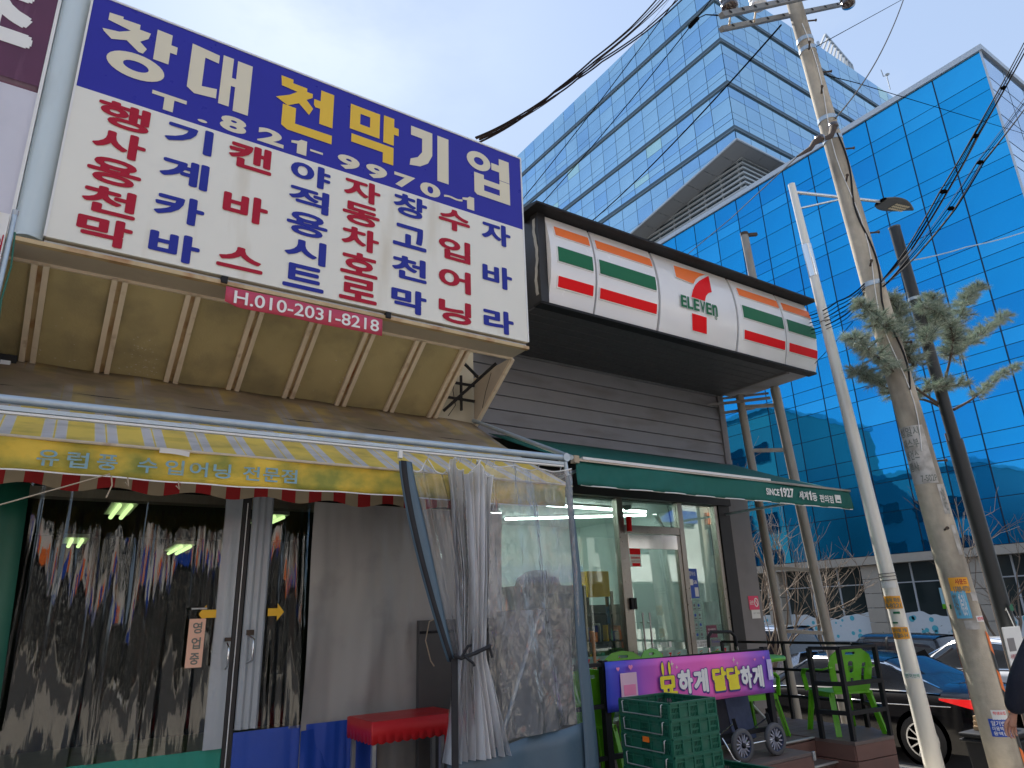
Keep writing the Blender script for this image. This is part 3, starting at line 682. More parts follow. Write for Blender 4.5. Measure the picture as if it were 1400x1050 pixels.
# gathered folds, pinched at the strap
PINZ = 1.40
def loops(x, z):    # the top edge sags between hooks
    t = max(0, (z - 2.42) / .27)
    return -.11 * t * abs(math.sin((x - 1.95) * 16.5)) ** .7
def gath(u, v):
    z = .80 + v * (railz(2.4) - .82)
    l = lerp(z, [(.8, 2.24), (PINZ, 2.34), (1.9, 2.34), (2.3, 2.30), (2.72, 2.26)]); r = lerp(z, [(.8, 2.72), (PINZ, 2.56), (1.9, 2.60), (2.3, 2.62), (2.72, 2.64)])
    x = l + (r - l) * u + .010 * math.sin(u * 50)
    a = lerp(z, [(.8, .05), (PINZ, .035), (2.0, .045), (2.72, .03)])
    return (x, 4.18 + a * math.sin(u * 2 * PI * 9 + .6 * math.sin(z * 4)) + .02 * math.sin(u * 17 + z * 2), z + loops(x, z))
p = MB(); p.grid(gath, 170, 40, clear2); p.build('gathered_folds', cc)
def side(u, v):     # single clear layer drawn across from the leading edge
    z = PINZ + v * (railz(2.1) - PINZ - .03); t = 1 - v
    l = 1.97 + .34 * (t ** 1.35); r = lerp(z, [(PINZ, 2.40), (1.9, 2.38), (2.3, 2.34), (2.72, 2.30)])
    x = l + (r - l) * u
    return (x, 4.20 + .018 * math.sin(u * 13 + z * 3) + .010 * math.sin(u * 29 + z * 5), z + loops(x, z))
p = MB(); p.grid(side, 50, 36, clear3); p.build('side_sheet', cc)
p = MB()   # white stitched top hem following the scallops
p.tube([Vector(side(i / 50, 1.0)) for i in range(51)], .004, whiteprint, 5)
p.tube([Vector(gath(i / 90, 1.0)) for i in range(91)], .0045, whiteprint, 5)
p.tube([Vector(flat(i / 30, 1.0)) for i in range(31)], .0045, whiteprint, 5); p.build('stitched_hem', cc)
def edge(u, v):     # slate blue leading edge swept back to the strap
    z = PINZ - .02 + v * (2.66 - PINZ); t = 1 - v
    x = 1.905 + .36 * (t ** 1.35) + u * (.095 + .05 * math.sin(t * PI)) * (1 - .45 * t)
    return (x, 4.165 - .02 * math.sin(u * PI), z)
p = MB(); p.grid(edge, 5, 24, slate_vinyl); p.build('left_edging', cc, thick=.004)
p = MB(); p.grid(lambda u, v: (edge(0, v)[0] + .004 + u * (.03 + .01 * v) , 4.14, edge(0, v)[2]), 2, 24, strap_black); p.build('edge_binding', cc, thick=.003)
p = MB()
p.tube([(2.275, 4.10, 1.42), (2.32, 4.09, 1.40), (2.42, 4.08, 1.425), (2.52, 4.09, 1.455), (2.555, 4.12, 1.46)], .013, strap_black, 6)
p.tube([(2.32, 4.09, 1.40), (2.36, 4.07, 1.47), (2.385, 4.07, 1.475)], .009, strap_black, 5); p.tube([(2.34, 4.08, 1.41), (2.39, 4.06, 1.37), (2.40, 4.06, 1.35)], .009, strap_black, 5)
p.tube([(2.55, 4.12, 1.46), (2.56, 4.10, 1.39)], .010, strap_black, 5)
p.bar((2.29, 4.12, 1.40), (2.29, 4.12, .1), .045, .008, strap_black); p.build('tie_strap', cc)
for x in (1.925, 2.13, 2.36, 2.385, 2.47, 2.52, 2.545, 2.60, 2.66, 2.83, 3.06, 3.27):
    p = MB(); z = railz(x); p.tube([(x, 4.2, z + .01), (x + .012, 4.19, z - .015), (x, 4.185, z - .045), (x - .008, 4.19, z - .055)], .0035, steel, 5); p.build('hook', cc)
p = MB(); p.box((1.912, 4.175, 2.665), (1.938, 4.20, 2.72), white_p); p.build('clip', cc)
# grey side tarp seen through it
tp = MB(); tp.grid(lambda u, v: (3.40 + .03 * math.sin(u * 16 + v * 3) + .02 * math.sin(v * 7), 4.35 + u * 1.5, .1 + v * 1.58), 40, 20, grey_vinyl)
tag(tp.build('side_tarp', thick=.004), 'grey tarpaulin side wall behind the tied clear curtain', 'tarpaulin')
pl = MB(); pl.tube([(2.78, 4.45, .72), (3.24, 4.5, 1.68)], .016, galv, 10); tag(pl.build('leaning_pole'), 'pale blue pole leaning behind the clear curtain', 'pole')
# red table + dark board
rt = thing('red_table', 'small table with red vinyl cover and scalloped edge before the grey curtain', 'table', (2.35, 5.05, .2))
TX0, TX1, TY0, TY1, TZ = 2.03, 2.72, 4.78, 5.22, 1.0
p = MB(); p.box((TX0, TY0, TZ - .012), (TX1, TY1, TZ), red_cloth); p.build('top', rt, bevel=.008)
def skirt(path, n, dz):
    q = MB(); L_ = []; P = [Vector(a) for a in path]
    tot = sum((b - a).length for a, b in zip(P, P[1:]))
    def at(t):
        d = t * tot
        for a, b in zip(P, P[1:]):
            if d <= (b - a).length + 1e-9: return a + (b - a) * (d / (b - a).length)
            d -= (b - a).length
        return P[-1]
    q.grid(lambda u, v: tuple(at(u) + Vector((0, 0, -v * (dz + .012 * abs(math.sin(u * PI * n)))))), 12 * n, 2, red_cloth); return q
skirt([(TX0 - .004, TY1, TZ - .004), (TX0 - .004, TY0 - .004, TZ - .004), (TX1 + .004, TY0 - .004, TZ - .004), (TX1 + .004, TY1, TZ - .004)], 26, .125).build('cloth_skirt', rt, thick=.003)
for x, y in ((TX0 + .03, TY0 + .04), (TX1 - .15, TY0 + .04), (TX0 + .03, TY1 - .04), (TX1 - .03, TY1 - .04)):
    p = MB(); p.box((x - .014, y - .014, .2), (x + .014, y + .014, TZ - .012), steel); p.build('leg', rt)
dark_board = mat('dark_grey_board', (.085, .082, .08), .6, var=.15)
bd = MB(); bd.box((2.60, 5.24, .2), (3.3, 5.29, 1.63), dark_board); bd.box((2.60, 5.235, 1.53), (3.3, 5.24, 1.55), black_metal)
o = bd.build('storage_board', bevel=.01); tag(o, 'dark grey upright cabinet panel standing behind the red table', 'board')
bd = MB(); bd.tube([(2.78, 5.20, 1.66), (2.66, 5.19, 1.62), (2.63, 5.19, 1.48), (2.67, 5.18, 1.33), (2.70, 5.18, 1.29)], .005, cream_stripe, 6); tag(bd.build('hanging_rope'), 'pale cord looped over the dark panel by the red table', 'rope')

# ================================================================== CONVENIENCE STORE
st = thing('store_building', 'grey clad convenience store building right of the tarp shop', 'building', (6.5, 6.9, 0))
p = MB()
p.box((3.64, 6.93, 3.06), (8.60, 7.05, 6.05), black_paint)              # backing of the cladding
p.box((3.64, 6.93, .2), (4.2, 7.05, 3.06), black_paint)
p.box((3.62, 7.05, 0), (3.75, 14, 6.05), pillar_mat); p.box((8.80, 7.05, 0), (8.95, 14, 6.05), pillar_mat); p.box((3.75, 14, 0), (8.95, 14.1, 6.05), pillar_mat)
p.box((3.75, 7.05, 5.9), (8.8, 14, 6.05), pillar_mat)
p.build('wall', st)
pz = 3.68; i = 0
while pz < 6.0:       # siding planks, lapped
    z1 = min(pz + .186, 6.04)
    p = MB(); x1 = 8.60 if pz < 4.85 else (8.60)
    p.add([(3.64, 6.895, pz), (x1, 6.895, pz), (x1, 6.915, z1), (3.64, 6.915, z1), (3.64, 6.925, pz), (x1, 6.925, pz), (x1, 6.925, z1 - .004), (3.64, 6.925, z1 - .004)],
          [(0, 1, 2, 3), (0, 4, 5, 1), (3, 2, 6, 7), (0, 3, 7, 4), (1, 5, 6, 2)], plank_mat)
    p.build('plank', st, bevel=.002); pz += .19; i += 1
p = MB(); p.box((8.60, 6.87, 3.66), (8.68, 6.96, 6.04), pillar_mat); p.build('corner_trim', st)
p = MB(); p.bar((8.35, 6.84, 3.70), (8.98, 6.80, 3.64), .10, .018, pillar_mat); p.build('flashing', st)
p = MB(); p.box((8.48, 6.86, .3), (8.95, 7.05, 3.66), pillar_mat); p.build('pillar', st)
p = MB(); p.box((8.24, 6.84, .3), (8.478, 7.04, 3.07), black_paint); p.build('black_column', st)
p = MB(); p.box((4.10, 6.80, 3.07), (8.478, 6.92, 3.66), black_paint); p.build('fascia', st)
p = MB(); p.box((4.22, 7.05, .25), (8.5, 13.9, .35), paper_w); p.build('shop_floor', st)
stw = mat('store_interior_wall', (.62, .70, .68), .6, var=.05, scale=1)
p = MB(); p.box((4.22, 10.5, .35), (8.7, 10.6, 3.3), stw); p.box((8.6, 7.06, .35), (8.7, 10.5, 3.3), stw); p.box((4.12, 7.06, .35), (4.22, 10.5, 3.3), stw); p.build('inner_wall', st)
p = MB(); p.box((4.22, 7.06, 3.18), (8.6, 10.5, 3.24), stw); p.build('ceiling', st)
glow = emit_mat('store_tube_glow', (.86, 1, .93), 11.0)
for i, (a, b, lab) in enumerate((((4.5, 8.1, 3.14), (5.9, 8.1, 3.14), 'ceiling tube nearest the upper left store window'), ((6.05, 8.1, 3.14), (8.0, 8.1, 3.14), 'ceiling tube above the store door running right'),
                            ((6.3, 9.6, 3.14), (8.3, 8.4, 3.14), 'slanting ceiling tube seen through the glass above the door'), ((4.6, 9.8, 3.14), (5.9, 9.1, 3.14), 'slanting ceiling tube deep behind the left store window'))):
    t = thing('strip_light', lab + ', lit white', 'light', a)
    p = MB(); p.bar((a[0], a[1], 3.165), (b[0], b[1], 3.165), .09, .025, white_p); p.build('housing', t)
    p = MB(); p.tube([a, b], .022, glow, 8); p.build('tube', t)
# interior furniture, with dark pieces standing in for the street's reflection
sh = thing('store_shelf', 'dark store shelf with goods seen through the glass door', 'shelf', (7.2, 8.6, .35))
MB().box((6.7, 8.82, .35), (8.1, 8.86, 1.75), mat('reflection_dark', (.06, .055, .05), .6)).build('reflection_panel', sh)  # added dark panel, stands in for the street reflected in the door glass
for z in (.4, .8, 1.2, 1.6):
    p = MB(); p.box((6.75, 8.3, z), (7.75, 8.8, z + .03), black_metal); p.build('shelf_board', sh)
for x in (6.75, 7.25, 7.75):
    p = MB(); p.box((x - .02, 8.3, .35), (x + .02, 8.34, 1.95), black_metal); p.box((x - .02, 8.76, .35), (x + .02, 8.8, 1.95), black_metal); p.build('post', sh)
gm = [sev_red, bump_orange, ink_blue, arrow_yel, teal_vinyl, white_p]
for i in range(26):
    x = 6.8 + R_.random() * .85; z = R_.choice([.43, .83, 1.23]); w = R_.uniform(.05, .1); h = R_.uniform(.12, .3)
    o = MB().box((x, 8.32, z), (x + w, 8.42, z + h), R_.choice(gm)).build('goods_box'); tag(o, 'coloured goods packet on the dark store shelf', 'packet', 'goods packets on the dark store shelf')
refl_brown = mat('reflection_brown', (.13, .085, .07), .5)  # brown block placed to imitate the dark street reflection in the window
cb = MB(); cb.box((5.2, 7.7, .35), (6.35, 8.3, 2.0), refl_brown); cb.box((5.3, 7.65, .5), (5.75, 7.7, 1.9), black_paint); cb.box((5.8, 7.65, .5), (6.25, 7.7, 1.9), black_paint); cb.lathe((5.75, 8.0, 2.0), [(.32, 0), (.28, .12), (.15, .2), (0, .22)], refl_brown, 20)
tag(cb.build('reflection_block', bevel=.01), 'tall brown block added behind the left store window for a dark reflection', 'cabinet')
o = MB().box((4.35, 7.4, .35), (5.3, 7.46, 1.28), teal_vinyl).build('foam_mat'); tag(o, 'teal foam mat standing behind the bottom of the left window', 'mat')
o = MB().box((6.55, 7.9, 1.85), (6.95, 8.2, 2.2), arrow_yel).build('yellow_box'); tag(o, 'pale yellow box high behind the store door', 'box')
# glazing
gl = thing('shopfront', 'stainless framed glass shopfront and door of the convenience store', 'shopfront', (6.3, 6.9, .35))
win = clear_mat('window_glass', (.90, .96, .94), .5, .01, haze=.03, hazecol=(.6, .75, .7))
GX0, GX1, GZ0, GZ1 = 4.22, 8.235, .38, 3.07
for x, w in ((4.24, .05), (6.32, .10), (7.45, .09), (8.20, .07)):
    p = MB(); p.box((x - w / 2, 6.86, GZ0), (x + w / 2, 6.96, GZ1), brushed); p.build('mullion', gl, bevel=.003)
p = MB(); p.box((6.37, 6.865, 2.62), (7.405, 6.955, 2.72), brushed); p.build('transom', gl, bevel=.003)
p = MB(); p.box((6.37, 6.87, GZ0), (6.43, 6.93, 2.61), brushed); p.box((7.34, 6.87, GZ0), (7.40, 6.93, 2.61), brushed); p.box((6.43, 6.87, 2.42), (7.34, 6.93, 2.61), chrome); p.box((6.43, 6.87, GZ0), (7.34, 6.93, .5), chrome)
dd = p.build('door_frame', gl, bevel=.003)
p = MB(); p.box((6.43, 6.895, .5), (7.34, 6.903, 2.42), win); p.build('door_pane', gl)
for a, b in ((4.265, 6.27), (7.495, 8.165)):
    p = MB(); p.box((a, 6.895, GZ0 + .02), (b, 6.903, GZ1), win); p.build('window_pane', gl)
p = MB(); p.box((6.37, 6.895, 2.72), (7.405, 6.903, GZ1), win); p.build('transom_pane', gl)
p = MB(); p.box((4.24, 6.87, .25), (8.2, 6.95, .4), brushed); p.build('sill', gl)
for x in (6.52, 6.64):
    p = MB(); p.tube([(x, 6.82, .9), (x, 6.82, 1.62)], .012, chrome, 10); p.tube([(x, 6.82, 1.5), (x, 6.87, 1.5)], .008, chrome, 8); p.tube([(x, 6.82, 1.0), (x, 6.87, 1.0)], .008, chrome, 8); p.build('pull_handle', gl)
p = MB(); p.box((6.35, 6.82, 1.66), (6.39, 6.86, 1.80), black_metal); p.box((6.41, 6.83, 1.66), (6.45, 6.87, 1.80), black_metal); p.build('door_lock', gl)
# film band with little marks, and the lower film
film = clear_mat('pale_green_film', (.9, .95, .93), 1.0, .1, haze=.75, hazecol=(.62, .86, .80))
bands = ((4.27, 6.26, 6.892), (6.44, 7.33, 6.892), (7.50, 8.16, 6.892))
for a, b, y in bands:
    p = MB(); p.box((a, y - .002, 1.02), (b, y, 1.14), film); q = p.build('film_band', gl)
    n = int((b - a) / .16)
    for i in range(n):
        x = a + .06 + i * .16; s = MB()
        if i % 5 == 3:
            text_xz(s, '7', sev_red, x + .01, x + .06, 1.045, 1.115, y - .003, .04)
        else:
            for k, c in enumerate((sev_orange, sev_green, sev_red)):
                z = 1.098 - k * .022; s.add([(x, y - .003, z - .012), (x + .06, y - .003, z + .008), (x + .06, y - .003, z + .018), (x, y - .003, z - .002)], [(0, 1, 2, 3)], c)
        s.build('film_mark', q)
p = MB(); p.box((4.27, 6.89, .45), (6.26, 6.892, .98), film); p.build('lower_film', gl)
# stickers on the glass
def card_(name, lab, cat, x0, x1, z0, z1, m, y=6.888, lines=(), parent=None):
    t = thing(name, lab, cat, ((x0 + x1) / 2, y, z0)) if parent is None else parent
    q = MB(); q.box((x0, y - .002, z0), (x1, y, z1), m); pn = q.build('sheet', t)
    if lines:
        q = MB()
        for (s, mm, a, b, c, d, bo) in lines: text_xz(q, s, mm, x0 + (x1 - x0) * a, x0 + (x1 - x0) * b, z0 + (z1 - z0) * c, z0 + (z1 - z0) * d, y - .0035, bo)
        q.build('lettering', pn)
    return t
t = card_('notice_sticker', 'red and white notice sticker at the top left of the store door glass', 'notice', 6.45, 6.64, 2.19, 2.43, paper_w, lines=(('일반담배판매', sev_red, .08, .9, .40, .52, .02), ('담배 판매', ink_red, .1, .85, .24, .33, .01)))
MB().box((6.45, 6.8855, 2.345), (6.64, 6.8875, 2.43), sev_red).build('red_field', t); MB().box((6.48, 6.8855, 2.195), (6.62, 6.8875, 2.235), sev_red).build('red_field', t)
t = card_('blue_poster', 'blue and white poster on the narrow window right of the door', 'poster', 7.50, 7.68, 1.78, 2.17, blue_vinyl, lines=(('정수소', whiteprint, .1, .8, .75, .92, .01), ('GS&', whiteprint, .2, .9, .48, .6, .01)))
MB().box((7.60, 6.8855, 1.80), (7.67, 6.8875, 1.92), paper_w).build('white_field', t); MB().box((7.52, 6.8855, 1.95), (7.58, 6.8875, 2.03), paper_w).build('white_field', t)
icon = thing('icon_sheet', 'column of small pale icon stickers beside the door frame', 'sticker', (7.6, 6.888, 1.18))
for r in range(4):
    for c in range(2):
        x, z = 7.515 + c * .085, 1.62 - r * .125
        q = MB(); q.box((x, 6.886, z), (x + .078, 6.888, z + .115), film); q.add([(x + .039 + .02 * math.cos(a * PI / 4), 6.885, z + .065 + .02 * math.sin(a * PI / 4)) for a in range(8)], [tuple(range(8))], blue_vinyl if (r + c) % 2 else pillar_mat); q.box((x + .015, 6.8845, z + .015), (x + .065, 6.8855, z + .028), pillar_mat); q.build('icon', icon)
card_('blank_sheet', 'blank pale green sheet stuck on the narrow right window', 'sheet', 7.75, 8.05, 1.43, 1.72, film)
card_('maroon_sticker', 'small maroon sticker with white lettering below the blank sheet', 'sticker', 7.74, 7.95, 1.26, 1.42, mat('maroon', (.16, .03, .07), .5), lines=(('인사관리', whiteprint, .15, .85, .6, .75, .01), ('신고는 조심', whiteprint, .1, .9, .3, .45, .01)))
card_('white_strip_sticker', 'white strip sticker with black lettering near the bottom of the narrow window', 'sticker', 7.51, 7.78, 1.15, 1.24, paper_w, lines=(('73 담배판매', ink, .05, .95, .5, .85, .01), ('상품권 판매소', ink, .2, .95, .12, .4, .01)))
card_('grey_strip_sticker', 'grey strip sticker with blue lettering right of the white strip sticker', 'sticker', 7.80, 8.0, 1.15, 1.24, pillar_mat, lines=(('Toridot', ink_blue, .1, .9, .5, .8, .01), ('세계편의점', ink, .1, .9, .15, .4, .0)))
card_('yellow_poster', 'yellow poster with black lettering at the foot of the narrow window', 'poster', 7.50, 8.06, .84, 1.005, arrow_yel, lines=(('복권판매점', ink, .06, .5, .55, .85, .01), ('행복을 드립니다', ink, .06, .55, .15, .42, .01)))
card_('orange_label', 'orange lettered label behind the lower door glass', 'label', 6.72, 7.12, .88, 1.0, mat('rust_label', (.30, .07, .03), .5), lines=(('기부하세요', ink, .1, .9, .2, .8, .01),))
card_('teal_label', 'dark teal label with white lettering low on the door glass', 'label', 6.62, 7.15, .62, .82, green_vinyl, lines=(('불 뿐 인 음 품', whiteprint, .08, .92, .15, .7, .02),))
p = MB(); text_xz(p, '세계1등 편의점', whiteprint, 6.66, 6.98, 1.18, 1.25, 6.888, .004); p.box((7.0, 6.886, 1.18), (7.05, 6.888, 1.25), whiteprint); tag(p.build('glass_lettering'), 'small white Korean slogan printed on the door glass', 'lettering')
al = MB(); al.tube([(6.40, 6.80, 2.63), (6.40, 6.80, 2.82)], .035, sev_red, 14); tag(al.build('alarm_light'), 'small red alarm lamp above the store door corner', 'lamp')
cc2 = thing('security_camera', 'white dome security camera on the store ceiling behind the transom', 'camera', (6.86, 7.3, 3.1))
MB().lathe((6.86, 7.3, 3.06), [(.09, .10), (.09, .03), (.075, 0)], white_p).build('housing', cc2)
MB().lathe((6.86, 7.3, 3.0), [(0, -.01), (.04, .0), (.065, .03), (.07, .06)], black_metal).build('dome', cc2)
mr = thing('ceiling_mirror', 'long curved grey ceiling mirror on a bracket inside the narrow window', 'mirror', (7.8, 7.6, 2.6))
p = MB(); p.grid(lambda u, v: (7.65 + .55 * u, 7.5 + .1 * v, 3.02 - .62 * u - .1 * math.sin(PI * u) + .10 * v * math.sin(PI * u)), 14, 3, chrome); p.build('mirror_face', mr, thick=.01)
p = MB(); p.tube([(7.95, 7.55, 3.15), (7.95, 7.52, 2.75), (8.1, 7.5, 3.0)], .012, black_metal, 6); p.build('bracket', mr)
# no smoking sticker on the pillar
ns = thing('no_smoking_sticker', 'pink and white no smoking sticker on the grey pillar', 'sticker', (8.72, 6.856, 1.5))
p = MB(); p.box((8.66, 6.852, 1.60), (8.88, 6.856, 1.79), mat('pink_print', (.75, .05, .14), .4)); p.build('pink_field', ns)
p = MB(); p.box((8.69, 6.852, 1.48), (8.88, 6.856, 1.598), paper_w); p.build('white_field', ns)
p = MB(); slab2d(p, [ell(8.82, 1.70, .048, .062), ell(8.82, 1.70, .034, .048)[::-1]], whiteprint, (0, 6.850, 0), (1, 0, 0), (0, 0, 1), .001); p.bar((8.79, 6.849, 1.74), (8.85, 6.849, 1.66), .002, .012, whiteprint); text_xz(p, '금연', whiteprint, 8.675, 8.755, 1.67, 1.73, 6.850, .01); text_xz(p, '구역', ink, 8.71, 8.86, 1.54, 1.56, 6.8505, 0); p.build('symbol', ns)

# ------------------------------------------------------------------ store sign
ss = thing('store_sign', 'long curved white store sign with orange green and red stripes and a large 7', 'sign', (6.7, 5.6, 4.87))
def sy(z):        # bulging face
    t = (z - 5.42) / .54; return 5.49 - .10 * (1 - t * t)
def sface(x0, x1, z0, z1, d=0.0, mm=None, n=10, side=True):
    q = MB(); zs = [z0 + (z1 - z0) * i / n for i in range(n + 1)]
    F = [(x0, sy(z) - d, z) for z in zs] + [(x1, sy(z) - d, z) for z in zs]; m_ = n + 1
    q.add(F, [(i, i + m_, i + 1 + m_, i + 1) for i in range(n)], mm, True)
    if side:
        B = [(x0, 5.60 if d == 0 else sy(z), z) for z in zs]; B2 = [(x1, 5.60 if d == 0 else sy(z), z) for z in zs]
        q.add(F[:m_] + B, [(i, i + 1, i + 1 + m_, i + m_) for i in range(n)], mm); q.add(F[m_:] + B2, [(i, i + m_, i + 1 + m_, i + 1) for i in range(n)], mm)
        q.add([F[0], F[m_], B2[0], B[0]], [(0, 1, 2, 3)], mm); q.add([F[n], F[m_ + n], B2[-1], B[-1]], [(0, 3, 2, 1)], mm)
    return q
px_ = [(4.25, 4.885), (4.915, 5.89), (5.93, 7.35), (7.395, 8.40), (8.43, 9.14)]
for i, (a, b) in enumerate(px_):
    pn = sface(a, b, 4.88, 5.955, 0, sevwhite, 12).build('light_panel', ss)
    if i != 2:
        for nm, mm, z0, z1 in (('orange_stripe', sev_orange, 5.70, 5.82), ('green_stripe', sev_green, 5.36, 5.54), ('red_stripe', sev_red, 5.06, 5.18)):
            x0 = a + (.06 if i in (0, 3) else .0) + .035; x1 = b - (.03 if i != 4 else .01) - .0
            sface(x0 - .012, x1 + .0, z0 - .012, z1 + .012, .012, sevwhite, 8).build('stripe_frame', pn)
            sface(x0, x1 - .012, z0, z1, .020, mm, 8).build(nm, pn)
    else:
        def curved(v, f, d, mm):
            q = MB(); q.add([(x, sy(z) - d, z) for x, z in v], f, mm); return q
        # flat-cut numeral: orange bar, red curved stem, red foot
        def arc(cx, cz, r, a0, a1, n=8): return [(cx + r * math.cos(math.radians(a0 + (a1 - a0) * i / n)), cz + r * 1.0 * math.sin(math.radians(a0 + (a1 - a0) * i / n))) for i in range(n + 1)]
        bar_ = [(6.32, 5.875), (6.345, 5.715), (6.665, 5.695), (6.72, 5.775), (6.81, 5.845), (6.93, 5.90)]
        stem = [(6.995, 5.90), (7.015, 5.66), (6.945, 5.63), (6.89, 5.575), (6.86, 5.495), (6.60, 5.495), (6.64, 5.60), (6.70, 5.69), (6.78, 5.765), (6.88, 5.83)]
        foot = [(6.585, 5.265), (6.865, 5.265), (6.825, 5.02), (6.555, 5.02)]
        for sp, mm in ((bar_[::-1], sev_orange), (stem[::-1], sev_red), (foot[::-1], sev_red)):
            v, f = poly2d([sp]); cxx = sum(a_ for a_, b_ in sp) / len(sp) * .985; czz = sum(b_ for a_, b_ in sp) / len(sp) - .06
            q = MB()
            v = [(x * (sy(z) - .0) / 5.5, 1.65 + (z - 1.65) * sy(z) / 5.5) for x, z in v]; sp = [(x * sy(z) / 5.5, 1.65 + (z - 1.65) * sy(z) / 5.5) for x, z in sp]
            q.add([(x, sy(z) - .016, z) for x, z in v], f, mm)
            k_ = len(sp); a_ = [(x, sy(z) - .016, z) for x, z in sp]; b_ = [(x, sy(z) - .001, z) for x, z in sp]
            q.add(a_ + b_, [(j, (j + 1) % k_, (j + 1) % k_ + k_, j + k_) for j in range(k_)], sevwhite)
            q.add([(cxx + (x - cxx) * 1.05 + .0, sy(z) - .008, czz + (z - czz) * 1.08) for x, z in v], f, sevwhite)
            q.build('numeral_piece', pn)
        q = MB(); s0 = 0
        for j, c in enumerate('ELEVEn'):
            x0 = (6.37 + j * .118) * .984; s_ = len(q.v); text_xz(q, c, sev_green, x0, x0 + .100, 5.245, 5.405, 0, .028)
            q.v[s_:] = [(x, sy(z) - .022, z) for x, y, z in q.v[s_:]]
        q.build('word_lettering', pn)
        q = MB(); slab2d(q, [ell(6.93, 5.235, .022, .026), ell(6.93, 5.235, .016, .020)[::-1]], sev_green, (0, sy(5.235) - .004, 0), (1, 0, 0), (0, 0, 1), .001); text_xz(q, 'R', sev_green, 6.923, 6.937, 5.225, 5.245, sy(5.235) - .005, 0); q.build('trade_mark', pn)
p = MB(); p.box((4.17, 5.60, 4.87), (9.13, 6.90, 6.00), black_paint); p.box((4.14, 5.46, 4.86), (4.245, 5.60, 5.98), black_paint); p.build('sign_box', ss)
p = MB(); p.add([(4.02, 5.30, 5.985), (9.20, 5.30, 5.985), (9.20, 5.75, 6.07), (4.02, 5.75, 6.07), (4.02, 5.30, 5.96), (9.20, 5.30, 5.96), (9.20, 5.75, 5.975), (4.02, 5.75, 5.975)],
                [(0, 1, 2, 3), (4, 7, 6, 5), (0, 4, 5, 1), (1, 5, 6, 2), (2, 6, 7, 3), (3, 7, 4, 0)], black_metal); p.build('hood', ss)
p = MB(); p.grid(lambda u, v: (4.135 - .004 * math.sin(v * 40), 5.49 + .05 * u + .02 * math.sin(v * 9), 4.95 + v * .95), 2, 20, mat('sealant', (.35, .35, .33), .8, var=.3)); p.build('peeling_edge', ss)
zz = 5.62
while zz < 6.86:      # soffit boards running along the front
    q = MB(); q.box((4.17, zz, 4.845 - (zz - 5.6) * .02), (8.62, zz + .148, 4.868 - (zz - 5.6) * .02), soffit_mat); q.build('soffit_board', ss, bevel=.003); zz += .155
p = MB(); p.box((4.14, 5.47, 4.84), (9.13, 5.605, 4.868), black_metal); p.build('bottom_channel', ss)
p = MB(); p.box((8.62, 5.62, 4.82), (8.68, 6.9, 4.868), pillar_mat); p.box((8.70, 5.62, 4.855), (9.12, 6.88, 4.868), plank_mat); p.build('end_soffit', ss)
p = MB(); p.bar((8.3, 6.84, 4.62), (8.98, 6.2, 4.66), .03, .04, pillar_mat); p.bar((8.5, 6.8, 4.5), (9.1, 6.6, 4.62), .03, .04, pillar_mat); p.bar((8.66, 6.85, 4.78), (9.1, 6.3, 4.78), .03, .03, plank_mat); p.build('brace', ss)

# ------------------------------------------------------------------ green awning
ga = thing('green_awning', 'dark green awning with white lettering over the convenience store door', 'awning', (6.4, 5.05, 2.78))
p = MB(); p.grid(lambda u, v: ((4.14 + 4.55 * u) * (1 - v) + (4.3 + 4.45 * u) * v, 5.05 + v * 1.80, 3.02 + v * .70 - .02 * math.sin(PI * v)), 30, 8, awn_green); p.build('canopy', ga, thick=.005)
p = MB(); p.grid(lambda u, v: (4.13 + 4.52 * u + .04 * v * u, 5.04 + .010 * math.sin(u * 60 + 4 * v) * v + .012 * math.sin(u * 19), 3.02 - v * .235), 150, 5, awn_green); p.build('valance', ga, thick=.004)
p = MB(); p.tube([(4.17 + 4.48 * i / 60, 5.035 + .010 * math.sin(i) + .012 * math.sin(i / 60 * 19), 2.786) for i in range(61)], .006, whiteprint, 5); p.build('hem_piping', ga)
p = MB(); p.box((4.14, 5.02, 3.012), (8.66, 5.05, 3.036), brushed); p.box((4.20, 5.012, 3.03), (7.02, 5.048, 3.055), white_p); p.build('front_bar', ga)
p = MB(); p.box((4.09, 5.01, 2.99), (4.15, 5.07, 3.06), cream_stripe); p.build('end_cap', ga)
p = MB(); p.tube([(4.3, 5.08, 2.98), (4.5, 6.85, 2.95)], .018, galv, 8); p.tube([(8.5, 5.08, 2.98), (8.4, 6.85, 2.95)], .018, galv, 8); p.build('folding_arm', ga)
p = MB(); p.add([(8.66, 5.04, 3.02), (8.70, 5.04, 2.79), (8.66, 5.25, 3.10)], [(0, 1, 2)], awn_green); p.build('end_flap', ga, thick=.004)
for s, a, b, z0, z1, bo in (('SINCE', 6.92, 7.16, 2.875, 2.955, .03), ('1', 7.175, 7.22, 2.868, 2.98, .0), ('927', 7.235, 7.44, 2.868, 2.98, .035), ('세계', 7.54, 7.72, 2.86, 2.962, .025), ('1', 7.735, 7.79, 2.86, 2.975, .04), ('등', 7.80, 7.90, 2.855, 2.955, .025), ('편의점', 7.95, 8.24, 2.848, 2.945, .025)):
    p = MB(); text_xz(p, s, whiteprint, a, b, z0 - .01, z1 - .01, 5.022, bo); p.build('lettering', ga)
p = MB(); p.box((8.28, 5.018, 2.85), (8.40, 5.022, 2.95), whiteprint); p.box((8.31, 5.0165, 2.87), (8.38, 5.018, 2.89), awn_green); p.build('emblem', ga)

